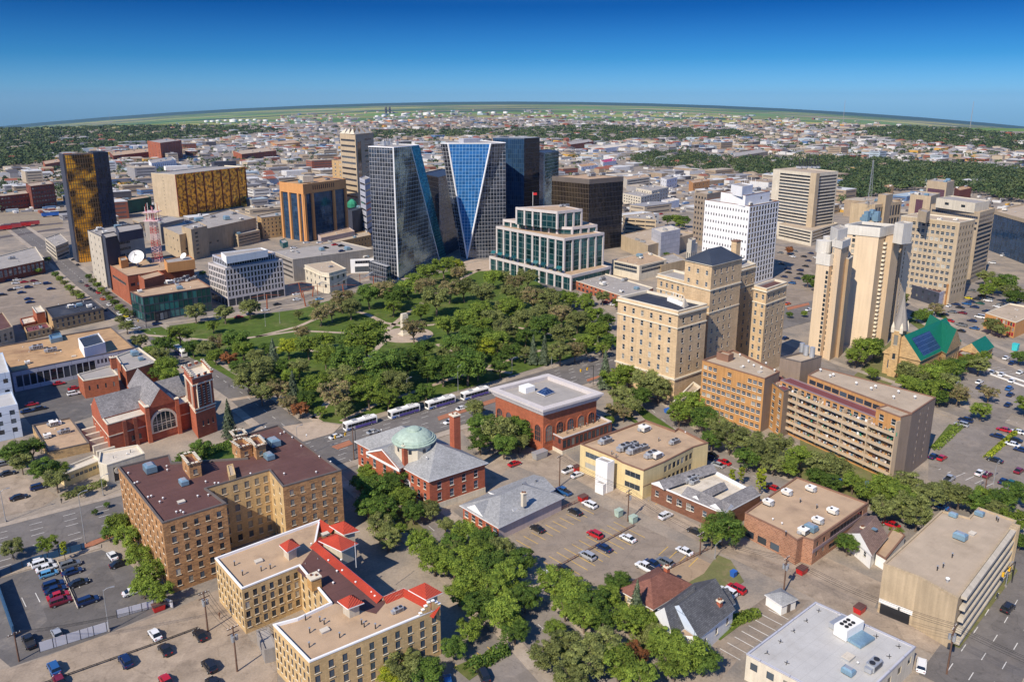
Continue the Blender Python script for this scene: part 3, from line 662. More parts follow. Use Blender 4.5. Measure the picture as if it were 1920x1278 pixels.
def archwin(root,a,c,u,z0,w,h,fm='stone trim',gl=None,name='arched_window',mull=3,depth=.12,sub=True):
    """arched window standing a hand's breadth proud of the wall a-c, centred u along it"""
    a,c=Vector(a[:2]),Vector(c[:2]);e=(c-a).normalized();nr=Vector((e.y,-e.x));r=w/2;zs=z0+h-r
    def P(x,z,k): q=a+e*(u+x)+nr*k;return (q.x,q.y,z)
    arc=[(r*math.cos(t*math.pi/12),zs+r*math.sin(t*math.pi/12)) for t in range(13)];o=.09*w+.12
    arco=[((r+o)*math.cos(t*math.pi/12),zs+(r+o)*math.sin(t*math.pi/12)) for t in range(13)]
    inn=[(r,z0)]+arc+[(-r,z0)];out=[(r+o,z0-o*.5)]+arco+[(-r-o,z0-o*.5)]
    b=MB()
    for i in range(len(inn)-1):
        b.face([P(*inn[i],depth+.1),P(*out[i],depth+.1),P(*out[i+1],depth+.1),P(*inn[i+1],depth+.1)],fm)
        b.face([P(*out[i],0),P(*out[i+1],0),P(*out[i+1],depth+.1),P(*out[i],depth+.1)],fm)
    b.face([P(r+o,z0-o*.5,depth+.1),P(r,z0,depth+.1),P(-r,z0,depth+.1),P(-r-o,z0-o*.5,depth+.1)],fm)
    for j in range(1,mull+1):
        x=-r+w*j/(mull+1);zt=zs+math.sqrt(max(r*r-x*x,0));t=.05+.008*w;b.face([P(x-t,z0,depth-.02),P(x+t,z0,depth-.02),P(x+t,zt,depth-.02),P(x-t,zt,depth-.02)],fm)
    for j in range(1,max(2,int(h/1.7))):
        z=z0+j*1.7
        if z<zs+r*.6: x=r if z<zs else math.sqrt(max(r*r-(z-zs)**2,0));b.face([P(-x,z-.05,depth-.03),P(x,z-.05,depth-.03),P(x,z+.05,depth-.03),P(-x,z+.05,depth-.03)],fm)
    fr=b.build(name,root);g=MB();g.face([P(*p,.05) for p in inn],gl or GL)
    if fr is not None:
        oo=g.mesh('pane',root.location);q=bpy.data.objects.new('pane',oo);COL.objects.link(q);q.parent=fr
    return fr
def frac(poly,i,u): a=Vector(poly[i][:2]);c=Vector(poly[(i+1)%len(poly)][:2]);return a.lerp(c,u)
# ================= foreground buildings =================
# 1 brown brick apartment block, two wings round a light court
PB=[(221,874),(304,979),(424,942),(386,914),(472,889),(505,880),(530,911),(640,880),(522,795),(436,820),(462,857),(322,866),(317,851)]
r1,h1=bld('apartment_block','brown brick six-storey apartment block with a maroon flat roof and a light court','apartment block',PB,(979,323,1113),
  wall='yellow brick',roof='maroon roof membrane',walls={0:'brown tapestry brick',1:'brown tapestry brick',6:'brown tapestry brick',7:'brown tapestry brick'},cop='dark coping',par=.5,
  fac=[(0,11,6,.9,1.55,-.8,-.9,'stone'),(1,5,6,1.05,1.5,-.8,-.9,'stone',.06,.04),(3,4,6,1.2,1.7,-.8,-.9,'stone'),(4,2,6,1.1,1.7,-.8,-.9,'stone'),(5,2,6,1.0,1.6,-.8,-.9,'stone'),(6,5,6,1.05,1.5,-.8,-.9,'stone',.05,.05)])
rz=h1-.5
for (a,b_,c_,hh) in (((343,879),(357,898),(379,892),4.6),((436,850),(452,862),(474,855),4.2),((468,845),(482,862),(500,856),4.4)):
    pl=quad([a,b_,c_],rz);hh-=.9;block(r1,[(p.x,p.y) for p in pl],rz+hh,wall='brown tapestry brick',roof='maroon roof membrane',z0=rz,world=True,par=.8,fac=[(0,1,1,.9,2.2,-.9,-1.3,'stone'),(1,1,1,1.1,2.2,-.9,-1.3,'stone')])
    crenels(r1,pl,rz+hh,'brown tapestry brick',.45,.4)
pl=quad([(425,872),(430,893),(442,889)],rz+1.6);block(r1,[(p.x,p.y) for p in pl],rz+1.6,wall='yellow brick',world=True,par=.2,pt=.3)
units(r1,rz,[('acb',282,884),('acb',345,908,AB,.7),('acb',514,835),('acb',487,829,AB,.8),('acb',505,860,AB,.8),('h',340,942)]+[('v',x,y) for x,y in((241,889),(253,908),(258,906),(278,934),(284,932),(300,943),(306,936),(313,876),(314,883),(344,963),(331,962),(339,960),(371,932),(391,930),(410,908),(403,908),(470,890),(386,905),(565,838),(548,822),(599,858),(593,887),(533,890),(533,812),(498,803),(575,818),(620,868),(526,815))])
crenels(r1,[at(432,812,h1),at(440,822,h1),at(462,817,h1),at(455,808,h1)],h1+.3,'brown tapestry brick',.4,.4)
# 2 cream brick apartment house with red tile pavilions
PY=[(403,1045),(453,1102),(561,1059),(619,1128),(557,1157),(512,1169),(580,1239),(825,1137),(757,1102),(718,1118),(592,1014),(600,973)]
r2,h2=bld('apartment_house','cream brick U-shaped apartment house with red tile pavilion roofs and white coping','apartment house',PY,(1102,464,1188),wall='yellow brick',roof='tan gravel roof',
  cop='white trim',par=.6,walls={1:'yellow brick'},fac=[(0,8,4,.75,1.4,-1,-1,'stone'),(1,7,4,.95,1.5,-1,-1,'stone'),(2,5,4,1.1,1.6,-1,-1,'stone'),(5,9,4,.7,1.4,-1,-1,'stone'),(6,10,4,1.05,1.6,-1,-1.2,'stone')])
z2=h2-.6
b=MB();P=[at(x,y,z2+.06) for x,y in((557,1068),(619,1128),(705,1150),(745,1102),(718,1118),(592,1014),(585,1030))];b.face([P[0],P[1],P[2],P[3],P[4],P[5],P[6]],'maroon roof membrane');b.build('brown_roof',r2)
def pav(root,pts,ze,rise,z0,wall='pale concrete',inn=.7,kind='pyramid'):
    q=quad(pts,ze);ip=inset([p[:2] for p in q],inn);b=MB();b.prism(ip,z0,ze,wall,top=False);pz=b.build('pavilion',root)
    hip(root,[Vector((*p,0)) for p in ip],ze,rise,'red clay tile',inn,kind,'pavilion_roof',axis=0)
    return q
pav(r2,[(523,1021),(538,1035),(563,1022)],h2+2.2,1.5,z2);pav(r2,[(632,1126),(652,1141),(683,1129)],h2+2.2,1.6,z2)
pav(r2,[(597,1013),(640,1033),(672,1018)],h2+1.0,2.0,8);pav(r2,[(617,985),(644,1002),(674,994)],h2+.8,1.9,8);pav(r2,[(765,1105),(799,1124),(830,1110)],h2+1.0,2.0,8)
def slope(root,a,c,w,m='red clay tile',name='tile_roof'):   # a lean-to strip of tile: a-c is its upper edge in the photo, falling outward
    A,Cc=at(*a,h2+.35),at(*c,h2+.35);e=(Cc-A).normalized();n=Vector((e.y,-e.x,0)) 
    b=MB();lo=Vector((0,0,-1.5));L=(Cc-A).length
    b.face([A,A+n*w+lo,Cc+n*w+lo,Cc],m,[(0,0),(0,w),(L,w),(L,0)]);b.face([A+Vector((0,0,-2)),A,Cc,Cc+Vector((0,0,-2))],'yellow brick');b.build(name,root)
slope(r2,(757,1102),(718,1118),-2.2);slope(r2,(718,1118),(592,1014),-2.6);slope(r2,(825,1137),(757,1102),-2.0)
for a,c in (((601,973),(627,990)),((592,1014),(600,1005))): slope(r2,a,c,2)
b=MB()
for px,py in((762,1107),(771,1112)): pass
P=at(668,1063,h2);b.tube(P,P+Vector((0,0,6)),.07,'white paint',6);b.build('flagpole',r2)
units(r2,z2,[('h',610,1002),('h',745,1115),('ac',747,1146,AB,.55),('v',596,1027),('v',584,1022)]+[('v',x,y) for x,y in((616,1053),(598,1072),(625,1095),(632,1073),(642,1072),(667,1094),(697,1113),(703,1120),(640,1052))]+[('p',x,y) for x,y in((581,1186),(573,1162),(608,1170),(600,1165),(637,1195),(683,1175),(704,1178),(490,1070),(507,1066),(455,1078),(440,1060),(580,1213),(678,1170))]+[('h',609,1183),('h',485,1053)])
chimney(r2,590,1101,z2,2.2,2.6,'orange brick wall')
# stepped white gable on the corner nearest the hedge
b=MB();A,Cc=at(786,1152,h2),at(825,1137,h2);e=(Cc-A).normalized()
for k,(t,zt) in enumerate(((.0,.3),(.12,.9),(.25,1.5),(.4,2.1),(.6,2.1),(.75,1.5),(.88,.9))):
    q=A+(Cc-A)*(t+.06);b.box((q.x,q.y,h2-.05),((Cc-A).length*.14,.4,zt),'yellow brick',math.atan2(e.y,e.x));b.box((q.x,q.y,h2-.05+zt),((Cc-A).length*.14,.6,.15),'white trim',math.atan2(e.y,e.x))
b.build('stepped_gable',r2)
# low link and green stair in the court
for pts,zz in (([(480,1180),(495,1218),(520,1212)],3.2),): 
    block(r2,pts,zz,wall='grey concrete',roof='grey gravel roof',par=.3)
b=MB();p=at(590,1130,0)
for k in range(4):
    b.box((p.x,p.y,1.5+k*2.7),(3.4,2.2,.15),'green paint',AB)
    for s in(-1.5,1.5): b.box((p.x+s*math.cos(AB),p.y+s*math.sin(AB),0),(.12,.12,11),'white trim',AB)
b.build('fire_stair',r2)
# 3 red brick hall with the copper dome
PL=[(670,827),(805,900),(909,867)]
r3,h3=bld('domed_hall','red brick hall with grey shingled hip roof and a green copper dome','public building',PL,(867,909,924),wall='red brick',roof='grey gravel roof',par=.1,
  fac=[(0,3,2,1.3,2.1,-2.2,-.7,'sash',.02,.72),(0,4,2,1.2,2.1,-2.2,-.7,'sash',.66,.02),(1,4,2,1.3,2.2,-2.2,-.8,'sash',.06,.06)],band=[(-1,0,1.9,.12,'limestone'),(-1,-10,.1,.1,'white trim')][:1])
q=quad(PL,h3);hip(r3,q,h3+.05,5.6,'grey shingle',.7,'hip')
PP=quad([(692,846),(750,877),(768,868)],h3+.3);block(r3,[(p.x,p.y) for p in PP],h3+.3,wall='red brick',roof='grey gravel roof',world=True,par=.1,fac=[(0,3,1,1.5,2.6,-5,-.9,'sash'),(0,3,1,1.2,1.4,-2.4,-5.2,'sash')],band=[(0,h3-.5,.5,.25,'white trim'),(-1,0,1.9,.1,'limestone')])
G=[Vector(p) for p in PP];bk=(G[2]-G[1])*1.6;G2=[G[0],G[1],G[1]+bk,G[0]+bk];hip(r3,G2,h3+.35,3.4,'grey shingle',.5,'gable',axis=1,soff='red brick')
b=MB();a,c=G[0],G[1];e=(c-a).normalized();nn=Vector((e.y,-e.x,0));mid=(a+c)/2;mid=Vector((mid.x,mid.y,h3+.35+3.5));a=Vector(a);c=Vector(c)
for s,t in((a-e*.5,mid),(c+e*.5,mid)):
    s=Vector((s.x,s.y,h3+.35));s=s+nn*.7;t=t+nn*.7
    d=(t-s);b.face([s-Vector((0,0,.5)),t-Vector((0,0,.5)),t,s] if s.x<t.x else [t-Vector((0,0,.5)),s-Vector((0,0,.5)),s,t],'white trim')
s=Vector((a.x,a.y,h3+.1))-e*.6+nn*.72;t=Vector((c.x,c.y,h3+.1))+e*.6+nn*.72;b.face([s-Vector((0,0,.6)),t-Vector((0,0,.6)),t,s],'white trim');b.build('pediment',r3)
zd=h3+2.0;pc=at(777,838,zd+1.5);b=MB();b.lathe((pc.x,pc.y,h3+1.),[(5.7,0),(5.7,4.9),(5.9,4.9),(5.9,5.3)],'limestone',8,rad(16));dr=b.build('drum',r3)
b=MB();b.lathe((pc.x,pc.y,h3+6.3),[(6.5,-.35),(6.5,0),(6.1,.12),(6.1,.45),(5.7,.5),(5.6,.85),(5.3,.9),(4.8,1.5),(4.0,2.1),(3.0,2.5),(2.1,2.7),(2.0,2.75),(2.0,3.05),(1.4,3.4),(0,3.6)],'copper patina',24,rad(4));b.build('dome',r3)
for k in range(8):
    a=rad(16+22.5+45*k);p=Vector((pc.x+5.3*math.cos(a),pc.y+5.3*math.sin(a),h3+4.3));b=MB();b.box((p.x,p.y,p.z-.6),(.12,.9,1.1),GLD,a);b.build('window',r3)
chimney(r3,761,872,h3+.2,1.7,6.2,d=1.2);chimney(r3,854,843,h3+.5,2.3,11)
units(r3,h3+3.2,[('v',765,845),('v',800,860),('v',818,852),('p',810,850)]);units(r3,h3+1.2,[('v',700,812),('v',715,808)])
archwin(r3,q[0],q[1],(q[1]-q[0]).length*.72,h3*.35,1.8,2.6,fm='white trim',name='entrance_hood')
# 4 low annexe with grey hip roof behind the parking lot
r4,h4=bld('low_hall','low building with pale grey shingled roof beside the rail-lined parking lot','hall',[(868,947),(935,986),(1053,931)],4.2,wall='pinkish stone',roof='grey gravel roof',par=.1,walls={0:'red brick'},fac=[(0,5,1,1.6,1.8,-1,-.9,'sash')])
q=quad([(868,947),(935,986),(1053,931)],h4);hip(r4,q,h4+.03,3.4,'grey shingle',.7,'hip',axis=1)
up=[at(919,922,5.4),at(963,955,5.4),at(1038,916,5.4),at(1000,891,5.4)];block(r4,[(p_.x,p_.y) for p_ in up],5.4,wall='white paint',roof='grey gravel roof',world=True,z0=4.2,par=.1);hip(r4,up,5.45,1.3,'grey shingle',.4,'gable','upper_roof','white trim',axis=1)
chimney(r4,982,948,h4+1.6,1.2,3.6,'limestone',.9);units(r4,h4+2.2,[('p',980,912),('p',1005,905)])
b=MB();p=at(892,958,h4+.5)
hip(r4,[at(878,950,4.6),at(905,966,4.6),at(925,957,4.6),at(898,942,4.6)],4.6,2.0,'grey shingle',.2,'gable','porch_gable','white trim',axis=1)
# 5 brick museum with white cornice and pyramid skylight
r5,h5=bld('museum','red brick museum with broad white cornice and a pyramid skylight on its roof','museum',[(929,728),(1019,764),(1119,736)],(764,1019,848),wall='orange red brick',roof='grey gravel roof',par=1.3,pt=.8,cop='white stone',
  band=[(-1,0,1.8,.15,'orange red brick')])
q=quad([(929,728),(1019,764),(1119,736)],h5)
b=MB()
for t,(z,hh) in((.35,(h5-2.6,.5)),(.7,(h5-2.1,.7)),(1.15,(h5-1.4,.6)),(1.6,(h5-.8,.76))):
    o=inset([p[:2] for p in q],-t);ii=inset([p[:2] for p in q],-.02);[ (b.face([(*o[i],z),(*o[(i+1)%4],z),(*o[(i+1)%4],z+hh),(*o[i],z+hh)],'white stone'),b.face([(*o[i],z+hh),(*o[(i+1)%4],z+hh),(*ii[(i+1)%4],z+hh),(*ii[i],z+hh)],'white stone'),b.face([(*o[(i+1)%4],z),(*o[i],z),(*ii[i],z),(*ii[(i+1)%4],z)],'white stone')) for i in range(4)]
b.build('cornice',r5)
for i,n in((0,5),(1,5)):
    L=(q[(i+1)%4]-q[i]).length
    for k in range(n): archwin(r5,q[i],q[(i+1)%4],L*(k+.5)/n,3.4,2.7,5.6,fm='orange red brick',mull=2)
zr=h5-1.3;hip(r5,[at(x,y,zr+.5) for x,y in((1007,735),(1022,741),(1040,734),(1025,728))],zr+.5,1.8,'solar panel',.1,'pyramid','skylight')
boxat(r5,'roof_hut',988,733,zr,(4.2,3.6,2),'white paint')
PA=[(1021,804),(1055,821),(1147,789)]
ha=height(821,1055,852);block(r5,PA,ha,wall='dark red brick',roof='tan gravel roof',cop='white stone',fac=[(1,12,1,1.4,2.6,-2.0,-.9,'plain'),(0,3,1,1.2,1.6,-3.2,-.6,'plain')],band=[(-1,0,1.3,.12,'limestone')])
units(r5,ha-.6,[('p',x,y) for x,y in((1050,812),(1063,813),(1075,807),(1088,802),(1100,799),(1112,794),(1122,790),(1110,781))])
# 6 cream two-storey office
PO=[(1088,831),(1150,856),(1167,866),(1207,881),(1245,865),(1300,837),(1328,829),(1272,801),(1265,806),(1210,786)]
r6,h6=bld('office_building','cream two-storey office with gravel roof full of air conditioners','office building',PO,(881,1206,936),wall='cream stucco',roof='tan gravel roof',cop='brown trim',
  fac=[(0,1,2,-.66,1.7,-1.2,-.9,'ribbon'),(2,1,2,-.72,1.7,-1.2,-.9,'ribbon'),(4,7,2,1.5,1.9,-1.2,-.9,'plain')],band=[(3,4.0,.12,.08,'brown trim')])
z6=h6-.6;units(r6,z6,[('ac',1136,830),('acw',1207,807),('ac',1172,843,AB,1.1),('ac',1190,848,AB,1.1),('ac',1187,838,AB,.9),('ac',1205,843,AB,.9),('ac',1222,856),('acw',1229,857),('ac',1265,831,AB,.8),('p',1147,852),('p',1155,858),('p',1235,827),('v',1285,812)])
pl=quad([(1117,864),(1139,872),(1152,867)],h6-.3);block(r6,[(p.x,p.y) for p in pl],h6+.4,wall='white paint',roof='grey gravel roof',world=True,par=.3)
pl=quad([(1116,903),(1131,909),(1141,903)],3.2);block(r6,[(p.x,p.y) for p in pl],3.2,wall='white paint',roof='grey gravel roof',world=True,par=.2)
# 7 brown brick hall with slate wings
PH=[(1222,905),(1358,962),(1426,926),(1322,872)]
r7,h7=bld('parish_hall','low brown brick hall with grey slate lean-to roofs round a pale flat roof','hall',PH,(905,1224,938),wall='brown brick',roof='pale roof membrane',par=.9,cop='white trim',fac=[(0,6,1,1.2,1.6,-1.2,-.7,'sash'),(0,3,1,1.5,2.0,-1.4,-.8,'sash',.2,.4)],band=[])
q=quad(PH,h7);L,N,Rr,Fc=q
def lean(root,a,c,w,h,z,m='slate shingle'):
    e=(c-a).normalized();n=Vector((-e.y,e.x,0));b=MB();A=Vector((a.x,a.y,z));Cc=Vector((c.x,c.y,z));t=Vector((0,0,h));LL=(c-a).length
    b.face([A,Cc,Cc+n*w*.6+t,A+n*w*.6+t],m,[(0,0),(LL,0),(LL,w),(0,w)]);b.face([Cc+n*w,A+n*w,A+n*w*.6+t,Cc+n*w*.6+t],m);b.face([A+n*w,A,A+n*w*.6+t],'white trim');b.face([Cc,Cc+n*w,Cc+n*w*.6+t],'white trim');b.build('slate_roof',root)
lean(r7,N,Rr,5,1.6,h7+.02);lean(r7,L.lerp(N,.42),N,5,1.6,h7+.03);lean(r7,Fc,L,5.0,1.8,h7+.02);lean(r7,L.lerp(N,.52)+(Rr-N)*.05,(L.lerp(N,.52)+(Rr-N)*.8),-3.4,1.4,h7+.01)
units(r7,h7-.9,[('ac',1295,902),('ac',1310,897,AB,.8),('ac',1302,906,AB,.7),('v',1355,920),('p',1350,912)])
# 8 speckled brick office with five white roof units
PQ=[(1397,960),(1468,994),(1495,1012),(1506,1006),(1526,1012),(1628,942),(1494,893)]
r8,h8=bld('office_building','speckled red brick office with five white rooftop units behind the alley','office building',PQ,(1012,1520,1059),wall='speckled brick',roof='tan gravel roof',cop='brown trim',par=.35,
  fac=[(0,3,1,2.6,2.2,-.4,-4.5,'plain'),(4,2,2,1.2,1.4,-1,-.6,'plain',.02,.75),(4,1,1,-.8,1.8,-4.0,-1.0,'ribbon',.22,.02,GLD),(4,1,1,-.8,1.4,-.9,-4.5,'ribbon',.22,.02,GLD)],band=[(4,3.3,.9,.1,'purple grey panel')])
z8=h8-.35;units(r8,z8,[('acw',1441,945,AB+rad(92),.75),('acw',1476,926,AB+rad(92),.75),('acw',1521,919,AB+rad(92),.75),('acw',1562,961,AB+rad(92),.75),('acw',1534,979,AB+rad(92),.75),('acb',1520,994,AB,.8),('acw',1506,999,AB,.8),('v',1466,983),('v',1449,975),('p',1500,942),('p',1531,953),('p',1473,1003)])
# 9 small white house with brown gable roof, flat annexe
r9,h9=bld('white_house','small white house with a steep brown shingle roof squeezed between two flat-roofed blocks','house',[(1590,1000),(1634,1037),(1661,1005)],4.2,wall='white paint',roof='tan gravel roof',par=.1,fac=[(0,2,1,1,1.3,-1.6,-.5,'sash')])
q=quad([(1590,1000),(1634,1037),(1661,1005)],4.2);hip(r9,q,4.22,3.0,'tan shingle',.5,'gable','roof','white paint',axis=1)
block(r9,[(1643,1036),(1661,1047),(1697,1003),(1675,986)],3.2,wall='white paint',roof='tan gravel roof',par=.1,cop='brown trim')
chimney(r9,1616,998,5.6,.7,1.4);boxat(r9,'skylight',1640,992,6.6,(1,1.2,.25),'blue metal')
# 10 beige concrete block at the right with long ribbon windows
PG=[(1657,1055),(1722,1079),(1797,1120),(1906,975),(1835,950),(1817,969),(1766,956)]
r10,h10=bld('concrete_block','beige concrete four-storey block with glazed bands facing the right-hand road','office block',PG,(1120,1779,1217),wall='beige concrete',roof='beige gravel roof',par=.35,cop='beige concrete',
  fac=[(2,1,4,-.86,1.9,-1.5,-.8,'ribbon',.02,.12,GL)],band=[])
q=quad(PG,h10)
for k in range(5):
    a,c=q[2],q[3];e=(c-a).normalized();nn=Vector((e.y,-e.x,0));m=a.lerp(c,.46)+nn*.7;b=MB();b.box((m.x,m.y,.9+k*(h10-1.6)/4),((c-a).length*.86,1.1,.7),'pale concrete',math.atan2(e.y,e.x));b.build('sun_shelf',r10)
b=MB();m=q[3].lerp(q[2],.06);e=(q[3]-q[2]).normalized();nn=Vector((e.y,-e.x,0));
for k in range(3): p=m+nn*.6-e*(k*1.3);b.box((p.x,p.y,0),(.5,1.6,h10+.2),'beige concrete',math.atan2(e.y,e.x))
b.build('pier',r10)
units(r10,h10-.35,[('acb',1800,1010,AB,.75),('acb',1836,966,AB,.55),('h',1823,1001),('p',1785,1045),('p',1757,1069),('p',1768,1064),('v',1776,1091,AB,1.8),('p',1868,975),('p',1871,978),('acb',1787,968,AB,.5)])
b=MB();e=(q[1]-q[0]).normalized();nn=Vector((e.y,-e.x,0));m=q[0].lerp(q[1],.5)+nn*.06;b.box((m.x,m.y,2.6),((q[1]-q[0]).length*.98,.14,1.0),'white paint',math.atan2(e.y,e.x));b.build('fascia_sign',r10)
b=MB();m=q[0].lerp(q[1],.5)+nn*.07;b.box((m.x,m.y,.02),((q[1]-q[0]).length*.86,.16,2.5),'black hole',math.atan2(e.y,e.x));b.build('garage_shade_panel',r10)  # near-black slab paints the shade inside the open carport
b=MB();m=q[0].lerp(q[1],.62)+nn*.2
for k in range(6): a=k*math.pi/3;b.box((m.x+.3*math.cos(a)*math.cos(AB),m.y,2.95+.26*math.sin(a)),(.22,.08,.22),'black hole',math.atan2(e.y,e.x))
b.build('emblem',r10)
# 11 big white flat roof at the bottom right
PW=[at(1400,1224,6),at(1400,1224,6)+at(1717,1211,6)-at(1529,1127,6),at(1717,1211,6),at(1529,1127,6)]
c=sum(PW,Vector())/4;r11=thing('warehouse','wide low building with a pale grey-white membrane roof and one big roof unit','warehouse',(c.x,c.y,0))
block(r11,[(p.x,p.y) for p in PW],6,wall='limestone',roof='white roof membrane',world=True,cop='pale grey cladding',par=.3,fac=[(0,6,1,1.5,1.6,-2.5,-1,'plain'),(1,6,1,1.5,1.6,-2.5,-1,'plain')])
def unit11(b):
    b.box((0,0,.2),(5.2,2.6,2.2),'white paint');b.box((0,-2.6,.2),(4.4,2.6,.5),'blue metal');b.box((.5,2.2,.2),(4,1.8,1.0),'galvanised metal')
    for i in range(3):
        for j in range(2): b.tube((-1.6+i*1.0,-.5+j*1.0,2.4),(-1.6+i*1.0,-.5+j*1.0,2.55),.38,'black hole',10)
put(r11,'roof_unit',shared('u11',unit11,'roof_unit'),at(1590,1187,5.7),AB-rad(5),1.1)
def tripod(b):
    for k in range(3): a=k*2.1;b.tube((0,0,.15),(.7*math.cos(a),.7*math.sin(a),.02),.08,'dark metal',4)
    b.tube((0,0,0),(0,0,.9),.07,'dark metal',5)
for x,y in((1535,1145),(1512,1164),(1488,1183),(1463,1203),(1571,1160),(1643,1193),(1685,1212),(1667,1231),(1438,1224),(1475,1243)): put(r11,'roof_anchor',shared('tp',tripod,'roof_anchor'),at(x,y,5.7),x*.7,.8)
units(r11,5.7,[('h',1590,1234,AB,1.3),('ac',1638,1252,AB,.9),('v',1608,1245),('acb',1590,1262,AB,.6)])
# 12 houses between the lot and the alley
r12,h12=bld('bungalow','bungalow with a plain reddish-brown hip roof behind a spruce','house',[(1172,1108),(1224,1137),(1293,1096)],3.6,wall='cream stucco',roof='tan gravel roof',par=.1,fac=[(1,4,1,1.1,1.2,-1,-.7,'sash'),(0,3,1,1.1,1.2,-1,-.7,'sash')])
q=quad([(1166,1105),(1224,1138),(1293,1096)],3.6);hip(r12,q,3.65,3.2,'brown shingle',.7,'hip','roof',axis=1,inner=.35);chimney(r12,1250,1074,5.2,1,1.6)
r13,h13=bld('grey_house','white house with steep dark grey shingle roofs and a red chimney','house',[(1236,1150),(1278,1192),(1313,1196),(1375,1140),(1335,1110),(1300,1125)],4.6,wall='white paint',roof='tan gravel roof',par=.1,fac=[(0,2,1,1.,1.5,-1.4,-.5,'sash'),(2,3,1,1.,1.5,-1.4,-.5,'sash'),(1,2,1,.9,1.4,-1.4,-.5,'sash')])
q=quad([(1240,1142),(1310,1192),(1372,1142)],4.6);hip(r13,q,4.65,4.4,'dark shingle',.6,'gable','roof','blue white cladding',axis=1)
q=quad([(1232,1150),(1262,1190),(1312,1150)],4.6);hip(r13,q,4.7,4.2,'dark shingle',.5,'gable','roof','white paint',axis=1)
q=quad([(1312,1128),(1338,1152),(1375,1130)],3.6);hip(r13,q,3.6,2.2,'dark shingle',.4,'gable','roof','blue white cladding',axis=1);chimney(r13,1348,1146,4.6,.9,2.6)
def shed(px,py,d,h,wall,roof,label,name='shed',rz=AB,kind='gable'):
    p=at(px,py);t=thing(name,label,'shed',p);b=MB();b.box(p,(d[0],d[1],h),wall,rz);b.build('wall',t)
    cs,sn=math.cos(rz),math.sin(rz);pl=[Vector((p.x+u*cs-v*sn,p.y+u*sn+v*cs,0)) for u,v in((-d[0]/2,-d[1]/2),(d[0]/2,-d[1]/2),(d[0]/2,d[1]/2),(-d[0]/2,d[1]/2))]
    hip(t,pl,h,1.3,roof,.3,kind);b=MB();e=(pl[1]-pl[0]).normalized();m=pl[0].lerp(pl[1],.5)+Vector((e.y,-e.x,0))*.05;b.box((m.x,m.y,.05),(1.0,.1,2),'dark coping',rz);b.build('door',t);return t
shed(1463,1137,(4.6,4.4),2.6,'white paint','grey shingle','small white shed with a grey hip roof by the alley',rz=AB-.15,kind='pyramid')
# ================= church with battlemented tower (left) =================
PC=[(170,757),(201,795),(360,750)]
rc,hc=bld('brick_church','red brick church with slate gables, a great arched window and a battlemented tower','church',PC,(795,207,848),wall='red brick',roof='pale roof membrane',cop='stone trim',par=.4,
  fac=[(1,4,1,.9,2,-6.4,-3.6,'stone',.05,.7),(1,2,1,1.0,3,-1.8,-6.2,'stone',.22,.62),(0,3,1,.9,2,-3,-3,'stone')],band=[(-1,5.4,.3,.12,'stone trim')])
qc=quad(PC,hc);u=qc[1]-qc[0];v=qc[2]-qc[1]
g0=[qc[0]+u*.08,qc[0]+u*.72,qc[0]+u*.72+v*1.0,qc[0]+u*.08+v*1.0];hip(rc,g0,hc+.02,5.2,'slate shingle',.25,'gable','slate_roof','red brick',axis=1)
vl=v.length;ve=v/vl;ue=u/u.length;f0=qc[1]+v*.43+ue*1.6;f1=qc[1]+v*.80+ue*1.6
PJ=[f0-ue*9,f0,f1,f1-ue*9];block(rc,[(p.x,p.y) for p in PJ],hc+2.2,wall='red brick',roof='pale roof membrane',world=True,cop='stone trim',par=.2,band=[(-1,5.4,.3,.12,'stone trim')])
G3=[f0+ve*1.2-ue*(u.length+3.5),f0+ve*1.2,f1-ve*1.2,f1-ve*1.2-ue*(u.length+3.5)];hip(rc,G3,hc+2.2,5.6,'slate shingle',.3,'gable','slate_roof','red brick',axis=0)
archwin(rc,f0,f1,(f1-f0).length/2,3.2,7.6,hc-3.4,mull=4,gl=GL,depth=.3)
for w_ in (f0+ve*.2,f1-ve*.2):
    b=MB();b.box((w_.x,w_.y,0),(1.2,1.4,hc+2.8),'red brick',AB);b.box((w_.x,w_.y,hc+2.8),(1.5,1.7,.3),'stone trim',AB);b.build('buttress',rc)
for t in(.18,.30): 
    w_=qc[1]+v*t+ue*.3;b=MB();b.box((w_.x,w_.y,0),(1.1,1.1,hc-.3),'dark red brick',AB);b.build('buttress',rc)
TP=[(344,690),(360,710),(397,698)];ht=height(710,371,822);TQ=quad(TP,ht)
block(rc,[(p.x,p.y) for p in TQ],ht,wall='red brick',roof='pale roof membrane',world=True,par=1.0,cop='stone trim',fac=[(1,3,1,.55,1.9,-3,-(ht-6.5),'stone',.2,.05),(1,1,1,.7,3,-8.5,-(ht-13),'stone')],band=[(-1,ht-2.6,.4,.3,'stone trim'),(-1,ht-11.2,.5,.3,'stone trim'),(-1,ht-12.2,.3,.15,'stone trim')])
crenels(rc,TQ,ht+.1,'red brick',1.0,.9)
for i in(0,1):
    a,c=TQ[i],TQ[(i+1)%4];e=(c-a).normalized();n_=Vector((e.y,-e.x,0));Lt=(c-a).length
    for k in range(3):
        m=a+e*Lt*(.28+.22*k)+n_*.06;b=MB();b.box((m.x,m.y,ht-10),(.95,.14,7),'black hole',math.atan2(e.y,e.x))
        for j in range(8): b.box((m.x+n_.x*.05,m.y+n_.y*.05,ht-9.8+j*.85),(.8,.16,.3),'galvanised metal',math.atan2(e.y,e.x))
        b.build('louvre',rc)
    for k in range(4):
        m=a+e*Lt*(.17+.22*k)+n_*.2;b=MB();b.box((m.x,m.y,ht-10.4),(.3,.5,8),'stone trim' if k in(0,3) else 'orange red brick',math.atan2(e.y,e.x));b.build('pilaster',rc)
